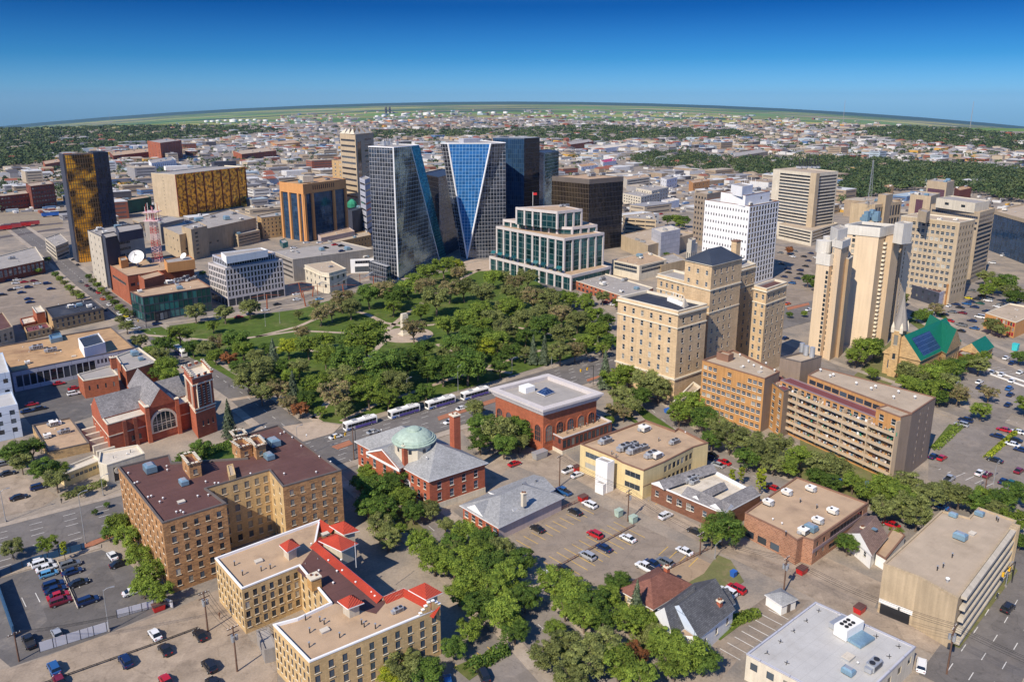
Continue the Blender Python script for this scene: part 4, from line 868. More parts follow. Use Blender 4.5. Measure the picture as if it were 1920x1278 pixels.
for k,(px,py) in enumerate(((166,802),(173,812),(180,822),(187,832),(194,842))): 
    b=MB();p=at(px+4,py,2.4);b.box((p.x,p.y,0),(1.0,5.5,2.6),'limestone',AB+rad(90)+.1);b.build('buttress',rc)
# ================= generic mid-distance blocks =================
# name | label | category | L N R roof corners | h: number or (ytop, xbase, ybase) | wall | roof | facade rows | extra
FW=lambda e,n,r,w=1.3,h=1.5,k='plain',za=-1.2,zb=-.7,m=.03,g=None:(e,n,r,w,h,za,zb,k,m,m,g or GL)
def clutter(root,poly,z,n,r_,par=.6):
    P=[Vector(p[:2]) for p in inset([p[:2] for p in poly],2.2)]
    xs=[p.x for p in P];ys=[p.y for p in P];k=0;t=0
    while k<n and t<200:
        t+=1;x,y=r_.uniform(min(xs),max(xs)),r_.uniform(min(ys),max(ys))
        if not inp([(p.x,p.y) for p in P],x,y): continue
        kd=r_.choice(('ac','h','v','v','p','acb','acw','v'));nm,f=UN[kd];put(root,nm,shared(kd,f,nm),Vector((x,y,z-par)),AB+r_.choice((0,math.pi/2)),r_.uniform(.6,1.1));k+=1
RC=random.Random(5)
def M(name,label,cat,pts,h,wall,roof,fac=(),**kw):
    r,hh_=bld(name,label,cat,pts,h,wall=wall,roof=roof,fac=list(fac),**kw);q=quad(pts,hh_);A=abs(sum(q[i].x*q[(i+1)%len(q)].y-q[(i+1)%len(q)].x*q[i].y for i in range(len(q))))/2
    if hh_<50 and A>60: clutter(r,q,hh_,min(9,3+int(A/160)),RC)
    return r,hh_
M('retail_block','tan brick hall behind the stepped pale stairs with a broad gravel roof','hall',[(60,796),(90,846),(167,829)],(846,92,864),'tan brick','tan gravel roof',[FW(0,5,2,.8,1.8)],cop='dark coping')
M('annexe','low cream wing with a row of small square windows facing the avenue','annexe',[(108,880),(120,888),(190,861),(176,852)],(888,122,912),'cream stucco','pale roof membrane',[FW(1,8,1,1.1,1.2,za=-1.8,zb=-1.2)],cop='stone trim')
rx,hx=M('chapel','pale stone entrance block with carved crest next to the brown brick apartments','entrance block',[(184,866),(200,871),(271,849),(258,833),(187,846)],(871,203,912),'limestone','pale roof membrane',[(1,1,1,2.2,6,-1,-1.5,'plain',.1,.6,GLD)],cop='stone trim')
a,c=quad([(184,866),(200,871),(271,849),(258,833),(187,846)],hx)[1:3];e=(c-a).normalized();nn=Vector((e.y,-e.x,0));m=a+e*((c-a).length*.25)+nn*.16;b=MB();b.tube(Vector((m.x,m.y,hx-2.6)),Vector((m.x,m.y,hx-2.6))+nn*.15,1.0,'stone trim',10);b.box((m.x,m.y,hx-2.9),(.2,.4,.9),'brown trim',AB);b.build('crest',rx)
p0=at(33,757,13);ww=at(22,730,13);e=Vector((math.cos(AB),math.sin(AB),0))
rb=thing('office_building','pale blue clad office block cut off by the left edge','office building',(p0.x-15,p0.y,0))
hb=height(757,46,818);R0=at(33,757,hb);F0=at(22,733,hb);PBl=[F0-e*34,R0-e*34,R0,F0];block(rb,[(p.x,p.y) for p in PBl],hb,wall='blue white cladding',roof='white roof membrane',world=True,fac=[(1,9,3,1.5,1.6,-1.5,-1,'plain')])
R1=at(18,697,hb+3.2);F1=at(5,660,hb+3.2);block(rb,[(p.x,p.y) for p in (F1-e*26,R1-e*26,R1,F1)],hb+3.2,wall='blue white cladding',roof='white roof membrane',world=True,fac=[(1,8,3,1.5,1.6,-1.5,-1,'plain')])
M('retail_hall','wide flat brown-gravel roofed store with blind dark panels along its shaded side','store',[(-14,650),(22,697),(253,651),(208,612)],(697,27,735),'pale grey cladding','rust gravel roof',[(1,12,1,-.9,4.6,-.8,-1.2,'ribbon',.02,.35,GLD),(1,10,1,-.7,1.8,-3.5,-1.2,'ribbon',.66,.02,GL)],cop='dark coping')
def addblk(root,pts,h,z0,wall,roof='grey gravel roof',fac=(),**k): return block(root,pts,h,wall=wall,roof=roof,z0=z0,fac=list(fac),**k)
rr=bpy.data.objects['retail_hall'];zz=rr['_h']-.6
addblk(rr,[(146,634),(157,652),(197,641)],zz+4.6,zz,'white paint','dark metal roof');addblk(rr,[(91,628),(95,636),(117,631)],zz+2,zz,'blue metal','blue metal')
M('brick_building','red brick two-step building with grey roofs in front of the brown-gravel store','brick building',[(217,667),(236,695),(296,677),(260,651)],(695,234,735),'orange red brick','grey gravel roof',[FW(0,5,2,.7,2,'plain'),],cop='stone trim',band=[(1,-1,.1,.1,'stone trim')][:0])
rr=bpy.data.objects['brick_building'];addblk(rr,[(145,701),(156,713),(221,702),(208,684)],height(713,158,747),0,'orange red brick','grey gravel roof',[FW(1,4,1,.6,1.8)],cop='stone trim');chimney(rr,214,690,rr['_h']-1,2,4.5,'orange red brick')
M('bank_building','ochre two-storey building with a black roof and heavy dark cornice','building',[(84,577),(98,596),(193,576),(172,559)],(596,105,622),'tan brick','black roof membrane',[FW(1,9,2,1.0,1.9,'stone')],cop='dark coping',band=[(1,5.8,.8,.4,'dark coping')])
rr=bpy.data.objects['bank_building'];units(rr,rr['_h']-.6,[('acw',133,577),('v',110,572)])
M('brick_annexe','small red brick cube with pale roof beside the ochre building','annexe',[(60,575),(68,586),(84,583)],(586,70,612),'orange red brick','pale roof membrane',cop='stone trim');M('low_annexe','low red brick extension in front of the small brick cube','annexe',[(37,597),(42,608),(68,602)],(608,44,618),'orange red brick','pale roof membrane')
M('shopfront','ochre shopfront wing with dark purple flat roof','shop',[(45,613),(50,623),(95,613),(88,604)],(623,52,638),'tan brick','purple roof paint',[FW(1,5,1,1,1.6,'stone')])
M('corner_building','maroon-roofed brick building at the left edge with tall white windows','building',[(-40,600),(-20,625),(24,612),(5,585)],(612,26,642),'tan stucco','maroon roof membrane',[(1,4,1,1.4,3.6,-1,-1,'sash')])
M('brick_terrace','long three-storey red brick block with white window bands and a blue shopfront','brick block',[(-70,497),(-52,515),(82,487),(66,462)],(487,84,511),'dark red brick','grey gravel roof',[(1,15,3,1.9,1.7,-3.2,-1.2,'sash',.01,.01),(1,12,1,-.8,2,-.3,-8.5,'ribbon',.02,.3,mglass('blue glass',(.03,.2,.42),(.05,.3,.5)))],cop='stone trim')
M('parking_ramp','white three-level parking ramp left of the gold tower','parking ramp',[(84,446),(104,462),(128,452),(112,437)],(462,118,488),'pale concrete','grey gravel roof',[(1,1,3,-.95,1.3,-.8,-.8,'plain',.02,.02,GLD),(0,1,3,-.95,1.3,-.8,-.8,'plain',.02,.02,GLD)])
M('telecom_block','dark slate and white block with a slit-windowed end beside the satellite dish','office building',[(164,431),(189,443),(268,429)],(443,201,541),'pale concrete','grey gravel roof',[FW(0,3,7,1.2,1.5),FW(1,8,8,1.6,1.5,m=.35),(1,1,1,1.2,30,-2,-5,'plain',.05,.7,GLD)],cop='dark slate cladding')
rr=bpy.data.objects['telecom_block'];zt=rr['_h'];addblk(rr,[(190,438),(197,446),(222,441)],zt+1,2,'dark slate cladding');addblk(rr,[(216,424),(222,436),(268,428),(262,418)],zt+5,zt-.6,'dark slate cladding')
rt,hT=M('broadcast_building','brown-orange brick broadcasting building carrying a big satellite dish','broadcast building',[(203,495),(239,517),(363,497)],(517,246,572),'orange red brick','tan gravel roof',[(0,1,1,-.8,1.6,-9,-4,'ribbon',.08,.05,GLD),(1,2,1,2.5,1.8,-9,-3,'plain',.02,.8)],cop='brown trim')
addblk(rt,[(259,516),(270,524),(308,514)],hT+.5,4,'orange red brick','tan gravel roof');addblk(rt,[(307,486),(313,493),(365,486),(355,478)],hT+5,hT-.6,'orange panel','grey gravel roof');addblk(rt,[(222,483),(226,489),(240,486)],hT+4,hT-.6,'orange panel')
zb_=height(555,268,603);rq,_=M('glass_studio','dark green glass studio wing with a gravel roof across from the park corner','studio',[(244,546),(267,556),(395,537),(371,522)],zb_,'dark slate cladding','tan gravel roof',[(0,5,3,-.94,-.92,-.4,-.6,'plain',.01,.01,GLT),(1,14,3,-.94,-.92,-.4,-.6,'plain',.01,.01,GLT)],cop='brown trim')
units(rq,zb_-.6,[('acw',318,532,AB,1.2)]+[('ac',x,y,AB+.5*(i%3),.8) for i,(x,y) in enumerate(((333,526),(343,524),(352,527),(361,524),(350,520),(366,521),(340,529)))])
addblk(rq,[(283,578),(290,586),(345,572),(338,565)],5,0,'dark metal','dark metal roof',[(1,7,1,-.85,3.6,-.3,-.8,'plain',.02,.02,GL)])
# satellite dish on the broadcasting building
pd=at(259,498,hT+.3);sd_=thing('satellite_dish','big white satellite dish tilted up on the brick broadcasting building roof','satellite dish',pd);b=MB()
b.lathe((0,0,0),[(0,0),(1.2,.12),(2.4,.5),(3.4,1.05),(4.2,1.7),(4.25,1.7),(4.2,1.6),(3.4,.93),(0,-.15)],'white paint',28);dm=b.mesh('reflector');d=bpy.data.objects.new('reflector',dm);COL.objects.link(d);d.parent=sd_;d.location=(0,0,4.6);d.rotation_euler=(rad(52),0,rad(8))
b=MB()
for k in range(3):
    a=k*2.094;b.tube((3.6*math.cos(a),3.6*math.sin(a),1.2),(.2*math.cos(a),.2*math.sin(a),4),.08,'dark metal',4)
b.tube((0,0,3.6),(0,0,4.3),.35,'dark metal',8);d=bpy.data.objects.new('feed_horn',b.mesh('feed_horn'));COL.objects.link(d);d.parent=sd_;d.location=(0,0,4.6);d.rotation_euler=(rad(52),0,rad(8))
b=MB();b.tube((0,0,0),(0,0,4.4),.5,'galvanised metal',8);b.box((0,0,0),(3.4,3.4,.4),'dark metal');o=bpy.data.objects.new('mount',b.mesh('mount'));COL.objects.link(o);o.parent=sd_
def dish2(px,py,z,s,label):
    t=thing('satellite_dish',label,'satellite dish',at(px,py,z));b=MB();b.lathe((0,0,0),[(0,0),(1.2,.12),(2.4,.5),(2.45,.5),(1.2,.05),(0,-.1)],'white paint',18);d=bpy.data.objects.new('reflector',b.mesh('reflector'));COL.objects.link(d);d.parent=t;d.location=(0,0,1.9);d.rotation_euler=(rad(50),0,rad(-25));d.scale=(s,s,s)
    b=MB();b.tube((0,0,0),(0,0,1.9),.2,'dark metal',6);d=bpy.data.objects.new('mount',b.mesh('mount'));COL.objects.link(d);d.parent=t
dish2(232,497,hT,.7,'small white dish left of the big dish on the brick roof');dish2(345,486,hT+4.4,.8,'grey-white dish on the orange rooftop room')
# lattice mast
pm=at(296,489,hT);mt=thing('radio_mast','red and white lattice mast crowned by an antenna deck behind the broadcasting roof','radio mast',(pm.x,pm.y,0));Hm=hz(388,296,489,hT)
b=MB();w0,w1=4.6,3.0;n=14;z_=hT-2;dz=(Hm-8-z_)/n;cs=[(-1,-1),(1,-1),(1,1),(-1,1)]
def cn(k,i): w=w0+(w1-w0)*k/n;c_=cs[i%4];return (pm.x+c_[0]*w/2,pm.y+c_[1]*w/2,z_+dz*k)
for k in range(n):
    m='red steel' if (k//2)%2 else 'pink white steel'
    for i in range(4): b.tube(cn(k,i),cn(k+1,i),.16,m,4,cap=False);b.tube(cn(k,i),cn(k+1,i+1),.09,m,4,cap=False);b.tube(cn(k,i+1),cn(k+1,i),.09,m,4,cap=False);b.tube(cn(k,i),cn(k,i+1),.09,m,4,cap=False)
b.build('lattice',mt)
b=MB();zd=Hm-8
for z,s in((zd,8.5),(zd+5,8)): 
    b.box((pm.x,pm.y,z),(s,s,.35),'pink white steel')
    for i in range(12):
        a=i*math.pi/6;x,y=pm.x+s*.48*math.cos(a),pm.y+s*.48*math.sin(a);b.tube((x,y,z),(x,y,z+1.6+1.8*(i%3)),.12,'white paint' if i%2 else 'red steel',4)
for i in range(4): c_=cs[i];b.tube((pm.x+c_[0]*1.4,pm.y+c_[1]*1.4,zd),(pm.x+c_[0]*1.4,pm.y+c_[1]*1.4,zd+5),.18,'red steel',4)
b.tube((pm.x,pm.y,zd),(pm.x,pm.y,Hm),.2,'pink white steel',5);b.build('antenna_deck',mt)
# ================= gold glass =================
GO=mcurtain('gold glass',(.95,.44,.04),(.10,.055,.02),1.5,3.4,.22,metal=.55,rough=.08,wob=.04,var=.3,spread=((.045,.03,.015),.08,.42));MATS['gold glass']=GO  # gold and dark mottling is reflection painted into the colour
mcurtain('gold glass wall',(1.0,.5,.05),(.25,.11,.02),1.6,2.4,.10,metal=.6,rough=.08,wob=.05,var=.3,spread=((.22,.09,.02),.30,.45))  # finer mottling, likewise painted reflections
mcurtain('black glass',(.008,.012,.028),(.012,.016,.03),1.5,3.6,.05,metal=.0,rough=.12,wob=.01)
mcurtain('navy glass',(.03,.075,.16),(.04,.08,.11),1.5,3.4,.08,metal=.45,rough=.08,wob=.012)
mcurtain('dark grid glass',(.11,.135,.18),(.38,.38,.40),2.2,2.6,.10,metal=.8,rough=.05,wob=.012,var=.4)
mcurtain('teal grid glass',(.22,.32,.38),(.44,.5,.52),2.2,2.6,.10,metal=.85,rough=.03,wob=.02,var=.4,spread=((.03,.05,.07),.06))  # dark patches painted in for patterned reflections
mcurtain('blue grid glass',(.025,.16,.44),(.26,.45,.66),2.3,2.3,.1,metal=.35,rough=.15,wob=.01,var=.2)
mcurtain('teal pane',(.03,.22,.25),(.05,.25,.27),2,2,.05,metal=.7,rough=.06)
mcurtain('bronze glass',(.055,.042,.035),(.13,.10,.075),1.5,3.6,.12,metal=.75,rough=.08,wob=.015,var=.5,spread=((.12,.09,.06),.07))
mcurtain('charcoal glass',(.035,.035,.042),(.05,.05,.055),1.5,3.6,.1,metal=.7,rough=.1,wob=.015,var=.4)
mcurtain('green hoarding',(.01,.10,.08),(.012,.085,.07),6,6,.05,metal=0,rough=.6)
Ng=at(121,291,74.);eB=Vector((math.cos(AB),math.sin(AB),0));eA=Vector((-math.sin(AB),math.cos(AB),0))
rg=thing('gold_tower','tall slim office tower of mirror gold glass with a black right side','office tower',(Ng.x+12,Ng.y+20,0));Ng.z=0
def xy(*v): return [(q.x,q.y) for q in v]
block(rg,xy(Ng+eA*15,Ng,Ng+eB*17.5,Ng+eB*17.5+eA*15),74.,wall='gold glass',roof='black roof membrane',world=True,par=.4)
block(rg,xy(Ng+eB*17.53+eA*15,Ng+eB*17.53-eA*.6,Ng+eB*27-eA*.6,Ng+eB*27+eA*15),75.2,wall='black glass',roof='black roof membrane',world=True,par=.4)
b=MB();m=Ng+eA*8-eB*.5;b.box((m.x,m.y,0),(1.0,13,74.6),'dark slate cladding',AB);b.build('side_pier',rg)
rg2,hg2=bld('gold_block','wide gold mirror-glass office block with a blank tan end wall','office block',[(283,324),(328,327),(459,312)],(327,331,407),wall='gold glass wall',roof='grey gravel roof',walls={0:'tan stucco'},par=1,cop='stone trim',fac=[(0,1,10,1.2,.5,-6,-2,'plain',.35,.4)])
q=quad([(283,324),(328,327),(459,312)],hg2);a,c=q[1],q[2];e=(c-a).normalized();nn=Vector((e.y,-e.x,0));Lg=(c-a).length
for k in range(9):
    b=MB();m=a+e*(Lg*k/8)+nn*.3;b.box((m.x,m.y,1),(.8,.6,hg2-1.2),'rust steel',math.atan2(e.y,e.x));b.build('bronze_fin',rg2)
boxat(rg2,'plant_room',420,311,hg2-1,(24,10,5),'dark slate cladding');boxat(rg2,'plant_room',330,318,hg2-1,(22,6,4),'white paint')
M('hoarding_wall','dark green windowless building between the gold tower and the gold block','building',[(205,376),(212,380),(283,369)],13.,'green hoarding','tan gravel roof')
# ================= the glass pair and neighbours =================
def prismoid(root,B,T,zt,mats,name='glass_wall',roof='grey gravel roof'):
    """B,T: matching rings of xy at the ground and at the roof"""
    n=len(B);c=len(mats)
    for i in range(n):
        j=(i+1)%n;b=MB();p=[Vector((*B[i][:2],0)),Vector((*B[j][:2],0)),Vector((*T[j][:2],zt)),Vector((*T[i][:2],zt))];L=(p[1]-p[0]).length
        if L<.2: b.face([p[0],p[2],p[3]],mats[i%c],[(0,0),((p[2]-p[3]).length/2,zt),(-(p[2]-p[3]).length/2,zt)])
        elif (p[2]-p[3]).length<.2: b.face([p[0],p[1],p[2]],mats[i%c],[(0,0),(L,0),(0,zt)])
        else:
            e=(p[1]-p[0])/L;uu=[(x-p[0]).dot(e) for x in p];b.face(p,mats[i%c],[(uu[0],0),(uu[1],0),(uu[2],zt),(uu[3],zt)])
        b.build(name,root)
    b=MB();b.face([(*p[:2],zt) for p in T],roof);b.build('roof',root)
    for i in range(n):
        j=(i+1)%n
        for P_,z in((T,zt),):
            b=MB();b.tube((*P_[i][:2],z),(*P_[j][:2],z),.35,'white trim',5);b.build('edge_trim',root)
h1t=height(277,743,524);T=[at(691,275,h1t),at(737.5,277,h1t),at(770,274,h1t),at(786,271.8,h1t),at(735,270.5,h1t)]
Bq=[T[0].copy(),T[1].copy(),at(825,492)];Bq+= [Bq[2]+(T[3]-T[2]),T[4].copy()]
t1=thing('glass_tower','left glass office tower with a slanting right edge and white window grid','office tower',(Bq[1].x,Bq[1].y,0));prismoid(t1,Bq,T,h1t,['dark grid glass','teal grid glass','teal pane','dark grid glass','dark grid glass'])
for a,c in((Bq[1],T[1]),(Bq[2],T[2])): b=MB();b.tube((a.x,a.y,0),(c.x,c.y,h1t),.4,'white trim',5);b.build('edge_trim',t1)
for k in range(9):
    b=MB();p=at(726+R.uniform(-12,20),273+R.uniform(-1,1.5),h1t);hh=R.uniform(2,6);b.box(p,(R.uniform(.6,3),R.uniform(.6,2.5),hh*.5),'galvanised metal',AB);b.tube(p,p+Vector((0,0,hh)),.15,'dark metal',4);b.build('antenna',t1)
addblk(t1,[(691,490),(725,500),(733,498),(700,488)],12,0,'dark grid glass','white roof membrane')
h2t=height(269,876,485);T=[at(826,269,h2t),at(840,269.4,h2t),at(920,269.2,h2t),at(948,268,h2t),at(905,264,h2t)]
nb=at(876,485);lb=at(864,482);Bq=[lb,nb,nb.copy(),T[3].copy(),T[4].copy()]
t2=thing('glass_tower','glass tower whose face carries a great inverted triangle of blue glass','office tower',(nb.x,nb.y,0));prismoid(t2,Bq,T,h2t,['dark grid glass','blue grid glass','dark grid glass','dark grid glass','dark grid glass'])
for c in(T[1],T[2]): b=MB();b.tube((nb.x,nb.y,0),(c.x,c.y,h2t),.55,'white trim',5);b.build('edge_trim',t2)
boxat(t2,'plant_room',880,267.5,h2t,(14,6,3),'pale grey cladding')
M('dark_tower','very dark glass tower with a pale top rising behind the blue triangle tower','office tower',[(924,258),(983,259),(1012,257)],83.,'navy glass','dark metal roof',cop='galvanised metal',walls={1:'charcoal glass',0:'navy glass'})
M('dark_tower','teal-black glass block stepping down beside the dark glass towers','office tower',[(1000,283),(1022,287),(1048,283)],71.,'navy glass','dark metal roof',walls={1:'teal grid glass'})
M('link_building','dark glass building filling the gap between the two gridded towers','office building',[(790,325),(822,332),(860,322)],58.,'navy glass','dark metal roof',walls={0:'charcoal glass'})
hbr=height(331,1166,463);rbr,_=M('bronze_tower','brown bronze-glass tower with a flat gravel roof behind the stone stepped block','office tower',[(1035,330),(1105,336),(1169,331)],hbr,'bronze glass','tan gravel roof',walls={1:'charcoal glass'},cop='dark coping',band=[(-1,hbr-3.6,3.4,.1,'dark coping')]);units(rbr,hbr-.6,[('ac',1080,329,AB,1.2),('ac',1110,331,AB,1.5),('ac',1130,329,AB,1.2)])
# stepped stone and green glass block
TG=mcurtain('green office glass',(.015,.075,.085),(.10,.14,.14),4.2,3.7,.22,metal=.6,rough=.05,wob=.015,var=.5)
def tier(root,pts,h,z0,n,roof='tan gravel roof',world=False):
    q=pts if world else quad(pts,h);block(root,[(p.x,p.y) for p in q],h,wall='green office glass',roof=roof,z0=z0,world=True,cop='white stone',par=.5)
    for i,k in n.items():
        a,c=q[i],q[(i+1)%len(q)];L=(c-a).length;e=(c-a)/L;nn=Vector((e.y,-e.x,0));ang=math.atan2(e.y,e.x)
        for j in range(k+1):
            m=a+e*(L*j/k)+nn*.25;b=MB();b.box((m.x,m.y,z0),(1.25,.6,h-z0+.1),'white stone',ang);b.build('pier',root)
        m=a+e*(L/2)+nn*.3;b=MB();b.box((m.x,m.y,h-1.5),(L+.4,.8,1.7),'white stone',ang);b.build('fascia',root)
    return q
hp=height(516.5,1068,545);cc=at(1071,516,hp);rs=thing('stepped_block','green glass office block with white stone piers stepping up in three tiers','office block',(cc.x,cc.y,0))
tier(rs,[(919.5,480),(1071,516.5),(1144,499)],hp,0,{0:11,1:1});hm=hz(447,1058,509,hp)
tier(rs,[(932,424),(1058,447),(1131,436)],hm,hp-.5,{0:9,1:5});tier(rs,[(945,411),(1045,425),(1073,426),(1118,421),(1050,403)],hm+4,hm-.5,{0:7,1:1,2:3});
tier(rs,[(969,388.6),(1015,393.5),(1045,396.5),(1090,391.8),(1050,384)],hm+14,hm+3,{0:3,1:1,2:3})
b=MB();q=quad([(919.5,480),(1071,516.5),(1144,499)],hp);a,c=q[0],q[1];L=(c-a).length;e=(c-a)/L;nn=Vector((e.y,-e.x,0))
for k in range(10):
    if k!=4:
        m=a+e*(L*(k+.6)/11);b=MB();w_=4.2;p0=m-e*w_/2;p1=m+e*w_/2;z=4.2;b.face([p0+nn*1.8+Vector((0,0,z-1.5)),p1+nn*1.8+Vector((0,0,z-1.5)),p1+Vector((0,0,z)),p0+Vector((0,0,z))],'teal glass' if 'teal glass' in MATS else 'green paint');b.build('awning',rs)
units(rs,hm+13.4,[('ac',1055,388),('ac',1062,387.5),('v',1020,389)]);b=MB();p=at(999,386,hm+14);b.tube(p,p+Vector((0,0,9)),.12,'white paint',5);b.build('flagpole',rs)
b=MB();b.face([p+Vector((.1,0,7)),p+Vector((2.6,0,7)),p+Vector((2.6,0,8.5)),p+Vector((.1,0,8.5))],'red paint');b.build('flag',rs)
# shops right of it
M('shop_row','low red brick shop row with arched windows and a grey roof by the park corner','shop row',[(1068,522),(1180,559),(1225,539),(1120,508)],(559,1180,577),'orange red brick','grey gravel roof',[(0,14,1,1.6,1.5,-3.3,-.7,'stone'),(0,14,1,2.4,2.0,-.3,-3.4,'plain')],cop='stone trim')
rr=bpy.data.objects['shop_row'];units(rr,rr['_h']-.6,[('v',1085+i*11,522+i*3.2) for i in range(8)]+[('ac',1130,525),('ac',1172,527),('ac',1112,518,AB,.8)])
M('office_building','three-storey cream office with brown ribbon windows north of the hotel','office building',[(1148,487),(1199,498),(1250,486),(1215,472)],(498,1199,526),'limestone','tan gravel roof',[(0,1,2,-.9,1.9,-4,-.8,'ribbon',.04,.04,GLD),(1,1,2,-.9,1.9,-4,-.8,'ribbon',.04,.04,GLD)],cop='stone trim')
rr=bpy.data.objects['office_building.002'] if 'office_building.002' in bpy.data.objects else rr
M('blank_wing','beige windowless wing joined to the cream office','annexe',[(1225,484),(1240,497),(1288,486),(1262,474)],(497,1240,517),'beige concrete','grey gravel roof')
M('mall_wing','long low roof of the shopping centre behind the hotel, brown end wall','shopping centre',[(1200,455),(1216,462),(1320,440),(1290,432)],(462,1217,476),'pinkish stone','beige gravel roof',[FW(1,14,1,1.5,1.5)])
M('mall_hall','grey clad hall on the shopping centre roof','hall',[(1222,428),(1240,436),(1276,429)],19,'pale grey cladding','pale roof membrane')
M('mall_roof','broad flat-roofed shopping centre in the shadow of the bronze tower','shopping centre',[(1165,440),(1215,460),(1300,438),(1240,424)],11,'tan stucco','beige gravel roof')
M('parking_ramp','yellow-beige multi-level parking ramp right of the bronze tower','parking ramp',[(1168,404),(1172,408),(1230,412),(1225,398)],15,'tan stucco','grey gravel roof',[(0,1,4,-.9,1.2,-.8,-.6,'plain',.02,.02,GLD),(1,3,4,-.94,1.2,-.8,-.6,'plain',.02,.02,GLD)])
# ================= hotel =================
hH=height(583,1262,757);PHt=[(1159,556),(1272,583),(1326,569)]
rh,_=bld('hotel','tall buff brick hotel of several wings with a dark hipped top','hotel',PHt,hH,wall='hotel brick',roof='black roof membrane',par=1.0,pt=.6,cop='stone trim',
  fac=[(0,6,6,1.25,2.0,-(hH*.3),-(2.2),'sash',.05,.05),(1,3,6,1.25,2.0,-(hH*.3),-(2.2),'sash',.05,.08),(0,6,1,1.6,4.2,-3,-(hH-10),'sash',.05,.05)],
  band=[(-1,hH-1.6,.7,.55,'stone trim'),(-1,hH-6.8,.4,.3,'stone trim'),(-1,hH*.3-1.4,.6,.4,'stone trim')],walls={})
q=quad(PHt,hH)
for i in range(4):
    a,c=q[i],q[(i+1)%4];e=(c-a).normalized();nn=Vector((e.y,-e.x,0));m=(a+c)/2+nn*.08;
    if i in(0,):
        b=MB()
        for k in range(6):
            mm=a+(c-a)*(.05+.9*(k+.5)/6);b.box((mm.x+nn.x*.1,mm.y+nn.y*.1,hH*.3-1.9),(2.4,.2,.4),'stone trim',math.atan2(e.y,e.x))
        b.build('lintel',rh)
b=MB()
for k in range(7): b.box(at(1255+k*4,564+k*1.6,hH-1),(1.2,1.2,1.4),'white paint',AB)
for k in range(5): p=at(1262+k*5,558+k*2,hH-1);b.tube(p,p+Vector((0,0,2.4)),.1,'white paint',4)
b.build('plant_gear',rh);hip(rh,[at(x,y,hH-.9) for x,y in((1275,572),(1283,577),(1291,573),(1283,568))],hH-.9,3,'pale concrete',.1,'pyramid','roof_lantern')
def hw(pts,h,fac,roof='grey gravel roof',**k): return block(rh,pts,h,wall='hotel brick',roof=roof,fac=fac,cop='stone trim',par=.9,pt=.5,**k)
h2_=hH+2.5;hw([(1233,513),(1302,531),(1332,522)],h2_,[(0,6,8,1.25,1.9,-6,-2,'sash',.04,.04),(1,3,8,1.25,1.9,-6,-2,'sash')],band=[(-1,h2_-1.6,.7,.5,'stone trim'),(-1,h2_-6.5,.4,.25,'stone trim')])
h3_=hH+13;PT_=[(1285,487),(1335,498),(1392,484)];hw(PT_,h3_,[(0,3,2,1.2,1.7,-(hH+3),-1,'sash'),(1,4,11,1.2,1.8,-5,-1,'sash',.03,.2)],band=[(-1,h3_-10,.5,.3,'stone trim'),(-1,h3_-19,.4,.2,'stone trim')]);hip(rh,quad(PT_,h3_),h3_+.05,4.6,'dark metal roof',.5,'hip','hip_roof','stone trim',inner=.3,axis=1)
h4_=hH+6;hw([(1368,495),(1385,503),(1417,494)],h4_,[(1,3,10,1.2,1.8,-5,-1.5,'sash')],band=[(-1,h4_-1.6,.6,.5,'stone trim'),(-1,h4_-9,.4,.2,'stone trim')])
h5_=hH+1;hw([(1414,535),(1438,541),(1476,528)],h5_,[(0,2,8,1.2,1.9,-6,-2,'sash'),(1,4,8,1.2,1.9,-6,-2,'sash')],band=[(-1,h5_-1.6,.6,.5,'stone trim'),(-1,h5_-6.8,.4,.25,'stone trim')],roof='maroon roof membrane')
p=at(1377,500,h3_-8);b=MB();b.box((p.x,p.y,4),(3.0,2.6,h3_-1),'hotel brick',AB);b.box((p.x,p.y,h3_+3),(3.4,3.0,.5),'brown trim',AB);b.build('chimney',rh)
hw([(1262,752),(1272,757),(1315,725),(1300,715)],7,[],roof='beige gravel roof')
# ================= orange apartment slab =================
hO=height(774,1684,897);zO=hO
ro,_=bld('apartment_slab','long orange apartment slab with stacked balconies and a grey end wall','apartment building',[(1317,674),(1434,709),(1462,696),(1375,655)],hO-1.5,wall='orange stucco',roof='beige gravel roof',walls={1:'taupe stucco'},cop='brown trim',
  fac=[(0,12,7,1.6,1.3,-.6,-1.1,'sash',.02,.02,GL,((3,6),(4,6),(6,6),(7,6),(8,6),(3,5),(6,5),(9,3),(4,2),(7,0)))])
hA=hO-1.5;block(ro,[(1436,708),(1470,733),(1490,726),(1462,697)],hA-3,wall='orange stucco',roof='purple roof paint',walls={1:'taupe stucco'},fac=[(0,3,6,1.7,1.5,-.6,-1.0,'sash')],cop='dark coping',par=.5)
block(ro,[(1463,669),(1502,678),(1541,667),(1500,660)],hA+3.5,wall='taupe stucco',roof='beige gravel roof',z0=0,cop='dark coping')
block(ro,[(1344,660),(1366,666),(1376,662)],hA+2,wall='brown trim',roof='beige gravel roof',z0=hA-1)
PBk=[(1515,702),(1656,755),(1710,774),(1755,744),(1541,689)]
block(ro,PBk,hO,wall='orange stucco',roof='beige gravel roof',walls={2:'taupe stucco'},cop='brown trim',par=.3,fac=[(0,9,1,-.9,1.6,-(hO-3.4),-.9,'ribbon',.02,.02,GL),(2,2,8,.7,1.2,-2,-1,'plain',.2,.12,mglass('pale pane',(.6,.6,.6),(.7,.7,.7)))])
qb=P2(PBk,hO);a,c=qb[0],qb[2];e=(c-a).normalized();nn=Vector((e.y,-e.x,0));Lb=(c-a).length;ang=math.atan2(e.y,e.x)
zT=hO-3.2
